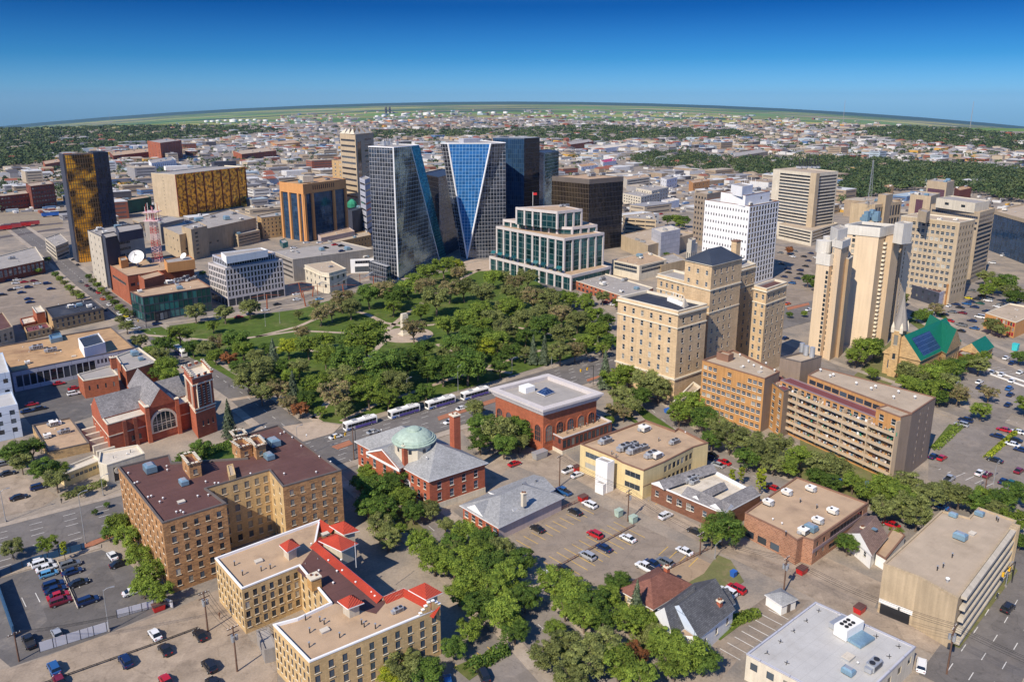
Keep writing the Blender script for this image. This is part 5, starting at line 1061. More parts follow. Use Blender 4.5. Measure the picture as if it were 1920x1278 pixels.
block(ro,[((a-e*7).x,(a-e*7).y),((a-e*7+nn*5).x,(a-e*7+nn*5).y),((c-e*8+nn*5).x,(c-e*8+nn*5).y),((c-e*8).x,(c-e*8).y)],zT,wall='orange stucco',roof='purple roof paint',world=True,cop='purple grey panel',par=.3,fac=[(1,14,7,1.7,1.8,-.6,-.5,'sash',.01,.01)])
block(ro,[((c-e*8.2).x,(c-e*8.2).y),((c-e*8.2+nn*5).x,(c-e*8.2+nn*5).y),((c+nn*5).x,(c+nn*5).y),(c.x,c.y)],hO-.2,wall='orange stucco',roof='beige gravel roof',world=True,cop='brown trim',par=.3,fac=[(1,2,7,1.5,1.8,-.6,-1,'sash')],walls={2:'taupe stucco'})
nf=7;fl=(zT-.3)/nf
rg_=random.Random(3)
mat('balcony clutter',(.34,.20,.15),var=.3,fine=5,rnd=.3);cl=['white paint','limestone','blue metal','green paint','wood pole','galvanised metal','brown trim','dark metal','tan stucco','grey concrete','pinkish stone','maroon roof membrane']
for k in range(1,nf):
    z=k*fl;b=MB();m=a+e*((Lb-7)/2)+nn*6.0
    m=(a-e*7).lerp(c,.5)+nn*5.9;Lx=Lb+7
    b.box((m.x,m.y,z-.12),(Lx,1.8,.2),'pale concrete',ang)
    m2=m+nn*.85;b.box((m2.x,m2.y,z+.1),(Lx,.1,.85),'condo edge',ang);b.build('balcony',ro)
    b=MB()
    for i in range(70):
        p=(a-e*7)+e*(Lx*rg_.random())+nn*(5.3+rg_.random());s=rg_.uniform(.25,.7);b.box((p.x,p.y,z+.08),(s,s*.8,rg_.uniform(.6,1.3)),rg_.choice(cl),ang+rg_.random())
    o=b.build('balcony_furniture',ro);o['kind']='stuff'
for k in range(6):
    m=(a-e*7)+e*((Lb+7)*k/5)+nn*5.9;b=MB();b.box((m.x,m.y,fl-.3),(.3,1.9,zT-fl-.4+(2.6 if k==5 else 0)),'condo edge',ang);b.build('party_wall',ro)
units(ro,hA-.6,[('v',x,y,AB,1.6) for x,y in((1387,668),(1403,680),(1413,688),(1427,692),(1393,690),(1452,697),(1436,684))]+[('h',1392,689),('h',1425,698)])
units(ro,hO-.3,[('v',x,y,AB,1.8) for x,y in((1538,697),(1556,708),(1562,706),(1605,722),(1633,732),(1641,728),(1684,738),(1675,748),(1715,748))])
for px,py in((1503,655),(1511,660),(1522,663)): p=at(px,py+6,hA+3);b=MB();b.tube(p,p+Vector((0,0,3.6)),.9,'galvanised metal',10);b.build('cooling_stack',ro)
# ================= condominium pair, right =================
mat('shaft window wall',(.33,.25,.17),var=.1)
hS=height(427,1631,652)
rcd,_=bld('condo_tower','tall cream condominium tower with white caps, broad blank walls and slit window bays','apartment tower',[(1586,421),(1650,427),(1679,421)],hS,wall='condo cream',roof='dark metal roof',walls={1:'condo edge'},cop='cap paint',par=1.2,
  fac=[(0,1,20,1.3,1.7,-3,-3,'plain',.22,.66),(1,1,20,1.2,1.8,-3,-3,'plain',.3,.5)],band=[(-1,hS-4.2,4.3,.35,'cap paint')])
q=quad([(1586,421),(1650,427),(1679,421)],hS);a,c=q[1],q[2];e=(c-a).normalized();nn=Vector((e.y,-e.x,0));
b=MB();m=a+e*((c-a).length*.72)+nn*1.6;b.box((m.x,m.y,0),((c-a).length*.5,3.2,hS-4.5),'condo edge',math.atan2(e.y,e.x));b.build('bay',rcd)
b=MB();m=a+e*((c-a).length*.4)+nn*.4
for k in range(24): b.box((m.x,m.y,3+k*(hS-9)/24),(1.6,1.4,.9),'stone trim',math.atan2(e.y,e.x))
b.build('balcony_stack',rcd)
b=MB()
for k in range(10): p=at(1618+k*3.2,413+2*math.sin(k),hS-1);b.box(p,(2.4,2,1.5+1.6*(k%3)),'blue metal',AB)
b.build('plant_gear',rcd)
hh=height(450,1547,671)
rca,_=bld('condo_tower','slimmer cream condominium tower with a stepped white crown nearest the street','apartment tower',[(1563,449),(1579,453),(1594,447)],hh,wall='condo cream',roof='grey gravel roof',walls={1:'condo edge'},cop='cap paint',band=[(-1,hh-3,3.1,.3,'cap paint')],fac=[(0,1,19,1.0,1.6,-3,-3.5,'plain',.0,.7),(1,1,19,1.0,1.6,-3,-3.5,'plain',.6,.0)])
ha_=hh-4;block(rca,[(1533,473),(1557,477),(1588,470),(1570,466)],hh-6,wall='condo cream',roof='grey gravel roof',cop='cap paint',z0=0,walls={1:'condo edge'},band=[(-1,hh-11,5.1,.25,'cap paint')],fac=[(0,1,18,1.2,1.5,-3,-7,'plain',.78,.02)])
for k,(x,y) in enumerate(((1545,455),(1553,447))):
    b=MB();p=at(x,y,hh-2);b.tube(p-Vector((0,0,4)),p+Vector((0,0,1)),3.2-k,'cap paint',16);b.build('round_cap',rca)
block(rca,[(1584,482),(1592,485),(1600,480)],hh-8,wall='condo edge',roof='grey gravel roof',z0=0,cop='cap paint')
block(rca,[(1558,425),(1572,431),(1590,427)],hh+4,wall='cap paint',roof='grey gravel roof',z0=hh-10)
rcc=thing('condo_tower','cream tower wing half hidden on the right with a white glazed top','apartment tower',(at(1695,450,60).x,at(1695,450,60).y,0))
hC=height(452,1678,628);block(rcc,[(1677,452),(1694,456),(1711,451)],hC,wall='condo cream',roof='grey gravel roof',walls={0:'condo edge'},fac=[(1,1,19,1.1,1.5,-3,-2,'plain',.1,.6),(0,1,19,1.1,1.5,-3,-2,'plain',.4,.2)])
block(rcc,[(1679,440),(1694,443),(1711,440)],hC+3.6,wall='cap paint',z0=hC-.3,fac=[(1,4,1,-.8,2.4,-.6,-.6,'plain',.02,.02,GLD)]);block(rcc,[(1678,417),(1695,420),(1712,417)],hC+12,wall='cap paint',z0=hC+3,roof='grey gravel roof')
# ================= right-hand towers =================
hw_=height(376,1455,522)
rw,_=M('white_tower','bright white office tower with rows of small windows and ribbed right side','office tower',[(1322,374),(1406,386),(1461,376)],hw_,'white precast','white roof membrane',[(0,16,10,.8,1.6,-3,-1.4,'plain',.01,.01,GLD),(1,10,15,-.62,-.78,-1,-.8,'plain',.01,.01,GL)],cop='brown trim')
block(rw,[(1352,359),(1398,366),(1444,358)],hw_+6,wall='white precast',z0=hw_-.6,roof='white roof membrane',cop='brown trim',fac=[(1,1,1,2,1.6,-1.5,-1.5,'plain',.5,.2)]);block(rw,[(1371,346),(1392,350),(1412,346)],hw_+11,wall='white precast',z0=hw_+5,roof='grey gravel roof')
units(rw,hw_+5.4,[('ac',1420,358,AB,1.2),('ac',1384,363)]);b=MB()
for k in range(7): p=at(1392+k*4,346,hw_+10);b.tube(p,p+Vector((0,0,1.5+(k*7%5))),.12,'white paint',4)
b.build('antenna',rw)
M('brown_tower','brown-beige office slab with dark square windows left of the white tower','office tower',[(1303,360),(1326,364),(1352,359)],40,'brown grey precast','beige gravel roof',[(0,4,9,1.9,1.9,-2,-1.5,'plain',.02,.02,GLD)])
hst=height(325,1525,452)
rst,_=M('striped_tower','cream and brown striped office tower with a spread podium and rooftop aerials','office tower',[(1450,317),(1530,325),(1572,321)],hst,'limestone','beige gravel roof',[(0,1,16,-.98,1.5,-11,-2,'ribbon',.17,.06,GLD),(1,1,16,-.98,1.6,-11,-2,'ribbon',.04,.03,GLD)],cop='limestone')
q=quad([(1450,317),(1530,325),(1572,321)],hst);p=q[1];b=MB();b.box((p.x-.3,p.y+.5,0),(5,5,hst+.2),'tan stucco',AB);b.build('corner_pier',rst)
block(rst,[(1459,420),(1523,433),(1571,418)],12,wall='limestone',roof='beige gravel roof',fac=[(0,1,4,-.96,1.2,-2,-.6,'plain',.02,.02,GLD),(1,1,4,-.96,1.2,-2,-.6,'plain',.02,.02,GLD)])
b=MB()
for k in range(14): p=at(1495+k*3.1,315+.5*(k%3),hst);hq=3+(k*5%9);b.tube(p,p+Vector((0,0,hq)),.42,'dark metal',4);b.box(p,(2,1.5,1.6),'galvanised metal',AB)
b.build('antenna',rst)
M('low_tower','brown-beige block with slanting fins and a tall mast behind the condominiums','office block',[(1596,380),(1641,384),(1691,377)],30,'beige concrete','beige gravel roof',[(1,9,2,-.75,-.8,-8,-1.5,'plain',.02,.02,GLD)])
rr=bpy.data.objects['low_tower'];zl=rr['_h'];addblk(rr,[(1647,364),(1662,366),(1675,363)],zl+7,0,'beige concrete');b=MB();p=at(1628,384,zl)
for k in range(12):
    for s in((-1,-1),(1,-1),(0,1)):
        w_=1.6-.11*k;b.tube((p.x+s[0]*w_,p.y+s[1]*w_,p.z+k*2.9),(p.x+s[0]*(w_-.11),p.y+s[1]*(w_-.11),p.z+k*2.9+2.9),.12,'galvanised metal',4);b.tube((p.x-s[0]*w_,p.y-s[1]*w_,p.z+k*2.9),(p.x+s[0]*(w_-.11),p.y+s[1]*(w_-.11),p.z+k*2.9+2.9),.07,'galvanised metal',4)
b.build('mast',rr)
hbo=height(415,1781,569)
M('beige_slab','large beige office slab with paired square windows on every floor','office building',[(1690,404),(1800,417),(1829,411)],hbo,'tan stucco','beige gravel roof',[(0,9,11,1.9,1.8,-5,-1.6,'sash',.2,.05),(1,5,11,1.6,1.8,-5,-1.6,'plain',.02,.02)],cop='stone trim')
rr=bpy.data.objects['beige_slab'];addblk(rr,[(1722,394),(1738,398),(1745,394)],hbo+5,hbo-1,'tan stucco')
hb2=height(387,1855,515)
M('striped_block','brown and beige striped office tower behind the beige slab','office tower',[(1746,383),(1838,398),(1866,390)],hb2,'tan stucco','beige gravel roof',[(0,1,3,-.98,1.6,-(hb2-12),-2,'ribbon',.02,.02,GLD),(1,1,15,-.98,1.7,-2,-2,'ribbon',.0,.0,GLD)])
rr=bpy.data.objects['striped_block'];addblk(rr,[(1756,371),(1829,381),(1856,376)],hb2+5,hb2-1,'limestone','grey gravel roof',[FW(0,2,1,3,1.6,m=.08)])
M('purple_block','beige block with purple-grey panels left of the striped tower','office block',[(1707,364),(1746,368),(1763,362)],hb2+2,'tan stucco','grey gravel roof',[(0,1,1,8,20,-(hb2-20),-3,'plain',.3,.35,mglass('purple glass',(.12,.06,.08),(.2,.1,.12)))])
M('plant_tower','small purple-fronted beige block standing alone above the trees','office block',[(1739,338),(1776,342),(1790,338)],38,'tan stucco','grey gravel roof',[(0,1,1,-.9,9,-(16),-1,'plain',.02,.02,mglass('purple glass'))])
M('navy_mall','wide dark blue glass building with a beige cornice at the right edge','office building',[(1862,394),(1990,430),(2060,410)],30,'navy glass','beige gravel roof',cop='tan stucco',par=1,band=[(0,27.5,2.6,.3,'tan stucco')])
M('club_building','white-sided two-storey bar building with a dark front','bar',[(1703,531),(1762,549),(1790,537),(1742,520)],(549,1762,575),'pale grey cladding','maroon roof membrane',[FW(0,5,2,1.4,1.5)],walls={0:'dark slate cladding'})
rr=bpy.data.objects['club_building'];units(rr,rr['_h']-.6,[('ac',1745,532),('ac',1752,536),('ac',1735,528),('acw',1760,540)]);addblk(rr,[(1768,528),(1778,533),(1786,530)],rr['_h']+4,0,'orange panel')
M('side_building','low orange-sided building with red and white chequer panels at the right edge','building',[(1848,586),(1905,604),(1960,580),(1893,568)],(604,1897,634),'orange panel','beige gravel roof',[(0,8,3,-.8,-.8,-.5,-.5,'plain',.35,.02,mglass('red panel',(.35,.02,.04),(.6,.5,.45),.3))],cop='stone trim')
# ================= green-roofed church =================
pg=at(1691,700);rgc=thing('stone_church','buff stone church with a green metal roof, grey spire and solar panels','church',(pg.x,pg.y,0))
tb=[(1673,650),(1697,655),(1707,648)];hh_=height(614,1692,700)
tq=[q_-Vector((math.cos(AB),math.sin(AB),0))*3.2 for q_ in quad([(1681,615),(1697,618),(1708,613)],hh_)];block(rgc,[(p.x,p.y) for p in tq],hh_,wall='tan brick',roof='grey gravel roof',world=True,fac=[(0,1,1,1.6,4.2,-(hh_-7),-1.2,'stone'),(1,1,1,1.6,4.2,-(hh_-7),-1.2,'stone'),(0,1,1,1.2,2.4,-(hh_-14),-8,'stone')],cop='stone trim')
ctr=sum(tq,Vector())/4;b=MB();b.lathe((ctr.x,ctr.y,hh_),[(3.1,0),(2.4,3.5),(1.1,9.5),(.08,15.5),(0,16)],'grey concrete',8,.4);b.build('spire',rgc)
for p in tq: 
    b=MB();b.lathe((p.x,p.y,hh_-1),[(.7,0),(.7,2.2),(0,4.6)],'stone trim',6);b.build('pinnacle',rgc)
he=10.;nq=[at(x,y,he) for x,y in((1668,672),(1735,690),(1772,662),(1705,650))]
def hall(pts,he,rise,axis,front=None,m='green metal roof'):
    q=quad(pts,he);block(rgc,[(p.x,p.y) for p in q],he,wall='tan brick',roof='grey gravel roof',world=True,par=.1,fac=[(0,3,1,1.3,3.4,-2,-2,'stone'),(1,5,1,1.2,3.2,-2,-2,'stone')]);return q,hip(rgc,q,he+.03,rise,m,.5,'gable','roof','tan brick',axis=axis)
q1,rd1=hall([(1658,660),(1725,676),(1800,640)],9,9,1)
q2,rd2=hall([(1727,632),(1774,662),(1800,645)],9.05,8.6,0)
q3,_=hall([(1802,655),(1838,664),(1862,650)],5.,4.,1);block(rgc,[(1795,660),(1812,668),(1828,660)],5,wall='dark red brick',roof='grey gravel roof')
b=MB();A,Bb=q1[1],q1[2];r0,r1_=rd1;zz=lambda p,z:Vector((p.x,p.y,z));lo0=A.lerp(Bb,.10);lo1=A.lerp(Bb,.52);lo0=zz(lo0,9.2);lo1=zz(lo1,9.2);up0=r0.lerp(r1_,.08);up1=r0.lerp(r1_,.50)
n_=(lo1-lo0).cross(up0-lo0).normalized()*.25;
if n_.z<0:n_=-n_
b.face([lo0.lerp(up0,.08)+n_,lo1.lerp(up1,.08)+n_,lo1.lerp(up1,.8)+n_,lo0.lerp(up0,.8)+n_],'solar panel');b.build('solar_panels',rgc)
# ================= more mid-distance blocks (centre-left) =================
hwg=height(502,430,575);M('grid_office','white gridded five-storey office raised on slender white legs','office building',[(390,492),(422,503),(530,486)],hwg,'white stone','grey gravel roof',[(0,10,5,-.66,2.3,-5.5,-.8,'plain',.01,.01,GLD),(1,17,5,-.55,2.3,-5.5,-.8,'plain',.01,.01,GLD),(0,5,1,-.9,4,-.2,-(hwg-4.8),'plain',.01,.01,GL),(1,8,1,-.9,4,-.2,-(hwg-4.8),'plain',.01,.01,GL)],cop='white stone')
rr=bpy.data.objects['grid_office'];addblk(rr,[(398,477),(424,487),(516,473),(490,465)],hwg+4,hwg-.6,'pale grey cladding','tan gravel roof',[(0,8,1,-.7,2.6,-.5,-.6,'plain',.01,.01,GL),(1,20,1,-.7,2.6,-.5,-.6,'plain',.01,.01,GL)]);addblk(rr,[(414,473),(424,481),(502,468),(490,464)],hwg+7,hwg+3,'white precast','grey gravel roof')
M('bank_building','small cream classical bank with tall pilasters facing the park corner','bank',[(571,496),(602,510),(617,512),(649,503),(622,489)],(511,615,550),'limestone','beige gravel roof',[(0,4,2,1.6,1.9,-2.4,-1.6,'stone'),(1,1,2,1.5,1.9,-2.4,-1.6,'stone'),(2,3,2,1.8,2.0,-2.4,-1.6,'stone')],cop='stone trim',band=[(-1,10,.5,.5,'stone trim')])
M('parking_deck','grey multi-level parking deck with cars on its top level','parking deck',[(508,470),(549,486),(700,466),(640,452)],(486,550,528),'grey concrete','grey gravel roof',[(0,1,4,-.95,1.2,-1,-1,'plain',.02,.02,GLD)],cop='pale concrete')
rr=bpy.data.objects['parking_deck'];DECK=rr['_h']-.6;addblk(rr,[(524,450),(530,456),(540,453)],rr['_h']+3,DECK,'teal pane')
M('white_podium','white framed building with a deep opening next to the left glass tower','building',[(653,483),(656,486),(703,484),(700,478)],(486,656,512),'white precast','grey gravel roof',[(1,1,1,-.75,2.2,-6,-1.2,'ribbon',.1,.1,GLD),(1,1,1,-.8,4.4,-.4,-5,'plain',.1,.1,GLD)])
M('brick_block','ochre brick block of five floors with a black fire escape','brick block',[(482,404),(490,408),(536,403),(525,396)],(408,491,448),'tan brick','grey gravel roof',[FW(1,6,5,1.1,1.6),FW(0,1,4)],cop='dark coping')
M('office_building','beige two-tone office with fine vertical ribs left of the ochre block','office building',[(415,430),(446,440),(487,431),(455,421)],(440,446,463),'tan stucco','grey gravel roof',[FW(0,6,3,1.5,1.2),(1,1,3,-.98,.8,-2,-1.2,'plain',.02,.02,GLD)])
M('stair_tower','tall beige concrete pair of stair towers below the gold block','office building',[(340,424),(358,430),(388,423),(372,415)],(430,352,488),'beige concrete','grey gravel roof',[(1,1,6,3,1.4,-3,-2,'plain',.1,.5)])
M('department_store','beige department store with flat grey roof below the gold block','department store',[(306,426),(336,440),(480,408),(430,392)],18,'beige concrete','grey gravel roof',[FW(0,4,2,2,1.4),(1,5,1,2.4,1.4,-4,-8,'plain',.02,.5)])
rr=bpy.data.objects['department_store'];units(rr,rr['_h']-.6,[('acb',370,415,AB,1.4),('acb',425,412,AB,1.5),('ac',400,408),('ac',440,402),('ac',350,418)])
M('side_block','grey-green block behind the lattice mast','building',[(270,414),(300,420),(345,410)],16,'grey concrete','grey gravel roof')
hbk=height(342,568,447)
rbk,_=M('crowned_tower','dark glass bank tower with orange-tan crown and corner columns','bank tower',[(527,341),(568,346),(645,336)],hbk,'navy glass','rust gravel roof')
q=quad([(527,341),(568,346),(645,336)],hbk);b=MB();o=inset([p[:2] for p in q],-1.2);b.prism(o,hbk-7.5,hbk+.3,'orange panel',top=False,bot=True);b.build('crown_band',rbk)
for i,us_ in((0,(0,.38,.8,1)),(1,(.0,.18,.7,1.0))):
    a,c=q[i],q[(i+1)%4];e=(c-a).normalized();nn=Vector((e.y,-e.x,0))
    for u_ in us_: m=a.lerp(c,u_)+nn*.7;b=MB();b.box((m.x,m.y,0),(2.2,1.6,hbk-7.5),'orange panel',math.atan2(e.y,e.x));b.build('column',rbk)
a,c=q[1],q[2];e=(c-a).normalized();nn=Vector((e.y,-e.x,0));b=MB()
for k in range(11): m=a.lerp(c,.2+.5*k/10)+nn*1.25;b.box((m.x,m.y,hbk-5),(.7,.2,3.4),'black hole',math.atan2(e.y,e.x))
b.build('crown_slots',rbk);boxat(rbk,'plant_room',575,341,hbk,(9,7,5),'pale concrete')
M('flats_tower','tan balconied apartment tower behind the crowned bank tower','apartment tower',[(622,300),(672,306),(693,302)],56,'tan brick','tan gravel roof',[(0,5,14,2.4,1.5,-8,-1.5,'sash',.03,.03),(1,2,14,1.4,1.5,-8,-1.5,'sash')])
addblk(bpy.data.objects['flats_tower'],[(650,293),(665,296),(681,292)],61,55,'dark slate cladding')
M('striped_crown_tower','cream banded tower with a sawtooth rooftop crown far behind','office tower',[(637,250),(666,252),(700,248)],82,'tan stucco','beige gravel roof',[(0,1,14,-.96,1.8,-12,-3,'ribbon',.03,.03,GLD),(1,1,14,-.62,1.8,-12,-3,'ribbon',.36,.02,GLD),(1,1,1,9,60,-12,-3,'plain',.02,.66,mglass('brown glass',(.13,.05,.04),(.15,.07,.05)))])
rr=bpy.data.objects['striped_crown_tower'];q=quad([(637,250),(664,252),(697,249)],82)
b=MB()
for i in(0,1,2,3):
    a,c=q[i],q[(i+1)%4]
    for k in range(3):
        s,t=a.lerp(c,k/3),a.lerp(c,(k+1)/3);m=(s+t)/2;cen=sum(q,Vector())/4;b.face([(s.x,s.y,82),(t.x,t.y,82),(m.lerp(cen,.35).x,m.lerp(cen,.35).y,86.5)],'limestone')
b.build('sawtooth_crown',rr)
M('side_tower','blue-grey banded office block left of the glass towers','office block',[(674,333),(684,337),(694,333)],50,'pale grey cladding','grey gravel roof',[(0,1,9,-.95,1.5,-3,-1.5,'ribbon',.02,.02,GLD),(1,1,9,-.95,1.5,-3,-1.5,'ribbon',.02,.02,GLD)])
rr,hh3=M('domed_block','dark blue-black older building with a green turret','building',[(652,392),(660,396),(686,388)],26,'dark slate cladding','dark metal roof');b=MB();p=at(660,384,26);b.lathe((p.x,p.y,24),[(4,0),(4,3),(3.4,4.5),(1.6,6.2),(0,7)],'green paint',8);b.build('turret',rr)
M('low_shops','row of low tan shops behind the parking deck','shop row',[(600,450),(607,458),(696,440),(688,432)],9,'tan brick','beige gravel roof',[FW(1,14,2,1,1.3)]);M('low_shops','pinkish low building stepping up behind the low tan shops','shop row',[(596,440),(602,446),(665,433),(655,426)],12,'pinkish stone','tan gravel roof')
M('deco_tower','small cream art-deco tower beside the white office tower','tower',[(1288,456),(1296,459),(1308,455)],33,'limestone','beige gravel roof',[(0,2,1,1,6,-20,-3,'plain'),(1,3,1,.8,6,-20,-3,'plain')])
addblk(bpy.data.objects['deco_tower'],[(1290,448),(1297,451),(1305,448)],38,32,'limestone')
M('brick_tower','brick and grey apartment slab standing alone in the far left quarter','apartment block',[(276,264),(300,268),(340,263)],34,'orange red brick','grey gravel roof',[(0,4,8,3,1.6,-3,-1,'ribbon'),(1,8,8,2,1.6,-3,-1,'ribbon')])
M('warehouse_block','six-storey old red brick warehouse left of the gold tower','warehouse',[(48,344),(57,349),(101,344),(92,338)],24,'dark red brick','beige gravel roof',[FW(0,2,5,2.2,1.8),FW(1,8,5,2,1.8)])
M('warehouse_block','lower brick warehouse joined on the left of the six-storey one','warehouse',[(-30,366),(-20,370),(55,362),(48,356)],15,'dark red brick','beige gravel roof',[FW(1,12,3,2,1.6)])
for nm,lb,ct,pt_,h_,wl,rf_,fc in (
 ('brick_block','red brick block standing in the far left centre, three floors','brick block',[(437,283),(453,289),(518,282)],13,'orange red brick','beige gravel roof',[FW(0,3,3,2,1.8),FW(1,9,3,2,1.8)]),
 ('ochre_building','low ochre-yellow hall in the far left centre','hall',[(507,266),(519,271),(562,267)],10,'orange panel','tan gravel roof',[FW(1,6,1,3,2)]),
 ('brick_warehouse','very long low brick warehouse behind the gold tower','warehouse',[(205,285),(212,292),(293,283)],10,'dark red brick','tan gravel roof',[FW(1,12,2,2,1.4)]),
 ('arcade_building','long white building with upright ribs behind the gold block','building',[(278,300),(284,306),(330,299)],13,'white precast','grey gravel roof',[FW(1,12,1,1.2,7)]),
 ('brick_shed','small red brick shed building at the far left before the woods','shed',[(80,302),(84,308),(114,303)],10,'orange red brick','tan gravel roof',[FW(1,5,1,2,2)]),
 ('brick_block','three-storey red brick factory right of the dark towers, far off','factory',[(1063,266),(1070,271),(1113,265)],13,'orange red brick','grey gravel roof',[FW(1,10,3,2,2)]),
 ('depot','long white shed with a red end right of the dark towers','depot',[(1103,276),(1112,281),(1190,271)],9,'white precast','pale roof membrane',[FW(1,8,1,2,1.5)]),
 ('red_roof_hall','low white hall with a bright red roof beside the tracks','hall',[(1126,300),(1131,305),(1156,301)],7,'white precast','red paint',[]),
 ('round_hall','low white hall with an ochre roof beside the grass strip','hall',[(1083,308),(1090,313),(1121,309)],6,'white precast','rust gravel roof',[FW(1,5,1,2,1.5)]),
 ('white_house','white three-storey house with dark squares near the right-hand trees','house',[(1239,333),(1250,337),(1270,332)],13,'white precast','grey gravel roof',[FW(0,3,2,2,2),FW(1,4,2,2,2)]),
 ('orange_block','bright orange block with brick chimney beside the white house','block',[(1292,339),(1300,343),(1331,338)],12,'orange panel','tan gravel roof',[FW(1,4,2,2,2)]),
 ('parking_ramp','pale beige parking ramp right behind the bronze tower','parking ramp',[(1168,332),(1176,337),(1219,331)],12,'limestone','tan gravel roof',[(1,1,3,-.95,1.3,-1,-1,'plain',.02,.02,GLD)]),
 ('office_building','beige three-storey office with dark window bands right of the bronze tower','office building',[(1168,362),(1202,369),(1238,361)],11,'limestone','grey gravel roof',[FW(0,7,3,2.6,1.3),FW(1,7,3,2.6,1.3)]),
 ('office_building','beige office whose top floor is edged in red, near the bronze tower','office building',[(1193,352),(1222,358),(1253,351)],14,'limestone','grey gravel roof',[FW(0,6,3,2.2,1.4),FW(1,6,3,2.2,1.4)]),
 ('shed','white shed with one dark blue side between car parks','shed',[(1240,375),(1252,379),(1274,374)],8,'white precast','pale roof membrane',[]),
 ('low_office','long low grey-roofed building at the right among the trees','building',[(1365,288),(1376,294),(1440,284)],8,'tan stucco','grey gravel roof',[FW(1,9,1,2,1.4)]),
 ('brick_house','orange-roofed house poking from the trees right of the striped tower','house',[(1655,348),(1660,352),(1676,349)],9,'tan brick','rust gravel roof',[]),
 ('church_hall','brick building with steep red roofs among the right-hand trees','church',[(1790,352),(1800,357),(1822,352)],12,'dark red brick','rust gravel roof',[])):
    M(nm,lb,ct,pt_,h_,wl,rf_,fc)
flush_rest()
# ================= vegetation =================
def leafmat(n,c,rnd=.18,var=.3):
    c=(c[0]*2.8,c[1]*2.35,c[2]*1.8)
    m=mat(n,c,rough=.75,var=var,scale=.35,fine=1.6,rnd=rnd,spec=.2);t=m.node_tree;b=t.nodes['Principled BSDF']
    tr=t.nodes.new('ShaderNodeBsdfTranslucent');mx=t.nodes.new('ShaderNodeMixShader');mx.inputs[0].default_value=.38;t.links.new(b.inputs['Base Color'].links[0].from_socket,tr.inputs[0])
    t.links.new(b.outputs[0],mx.inputs[1]);t.links.new(tr.outputs[0],mx.inputs[2]);t.links.new(mx.outputs[0],t.nodes['Material Output'].inputs[0]);return m
LM={'g':(leafmat('leaf bright',(.085,.132,.026)),leafmat('leaf bright dark',(.048,.085,.018))),'d':(leafmat('leaf deep',(.05,.09,.02)),leafmat('leaf deep dark',(.025,.055,.014))),
 'o':(leafmat('leaf olive',(.09,.118,.048)),leafmat('leaf olive dark',(.052,.072,.03))),'p':(leafmat('leaf seed',(.125,.115,.075)),leafmat('leaf seed green',(.08,.095,.045))),
 'y':(leafmat('leaf yellow',(.14,.18,.02)),leafmat('leaf yellow dark',(.075,.115,.015))),'s':(leafmat('needle blue',(.065,.095,.075)),leafmat('needle dark',(.03,.05,.035))),
 'r':(leafmat('leaf bronze',(.13,.06,.03)),leafmat('leaf bronze dark',(.07,.04,.02)))}
mat('bark',(.16,.12,.09),var=.25,fine=4)
def quads_mesh(name,cen,nor,size,matsidx,mats,asp=1.):
    n=len(cen);rng=np.random.default_rng(n)
    t=rng.normal(size=(n,3));t-=nor*(t*nor).sum(1)[:,None];t/=np.linalg.norm(t,axis=1)[:,None]+1e-9;b=np.cross(nor,t)
    s=size[:,None];t=t*s;b=b*s*asp
    V=np.stack([cen-t*.5-b*.5,cen+t*.5-b*.3,cen+t*.35+b*.5,cen-t*.4+b*.45],1).reshape(-1,3)
    me=bpy.data.meshes.new(name);me.vertices.add(4*n);me.vertices.foreach_set('co',V.ravel().astype('f4'));me.loops.add(4*n);me.loops.foreach_set('vertex_index',np.arange(4*n,dtype='i4'))
    me.polygons.add(n);me.polygons.foreach_set('loop_start',np.arange(0,4*n,4,dtype='i4'))
    for m in mats: me.materials.append(m)
    me.polygons.foreach_set('material_index',matsidx.astype('i4'));me.update();me.validate();return me
def crown_pts(seed,H,Wd,base,n,nl,kind):
    rng=np.random.default_rng(seed)
    if kind=='s':
        z=base+(H-base)*(1-np.sqrt(rng.random(n)));a=rng.random(n)*2*np.pi;lay=np.floor((z-base)/(H-base)*11);rad_=Wd/2*(1-(z-base)/(H-base))**.85*(.82+.3*np.sin(a*5+lay*1.7))*(.55+.45*rng.random(n)**.5)*(1-.25*(((z-base)/(H-base)*11)%1))
        cen=np.stack([rad_*np.cos(a),rad_*np.sin(a),z],1);nor=np.stack([np.cos(a),np.sin(a),np.full(n,.7)],1)+rng.normal(size=(n,3))*.35;lobe=lay.astype(int)
    else:
        nl=int(nl*3.2);ang=rng.random(nl)*2*np.pi;rr=Wd/2*np.sqrt(rng.random(nl))*.86;cz=base+(H-base)*(.22+.62*rng.random(nl)**.8)
        rr*=np.sqrt(np.clip(1-((cz-base)/(H-base)-.42)**2*1.9,.05,1));lr=Wd*(.05+.10*rng.random(nl)**1.6)
        L=np.stack([rr*np.cos(ang),rr*np.sin(ang),cz],1);lobe=rng.integers(0,nl,n);d=rng.normal(size=(n,3));d/=np.linalg.norm(d,axis=1)[:,None];d[:,2]=np.where(d[:,2]<-.35,-d[:,2],d[:,2])
        k=(.35+.95*rng.random(n)**.8);cen=L[lobe]+d*(lr[lobe]*k)[:,None]*np.array([1,1,.78]);nor=d*1.1+np.array([-.12,-.18,.55])+rng.normal(size=(n,3))*.38
    nor/=np.linalg.norm(nor,axis=1)[:,None];return cen,nor,lobe,rng
TV={}
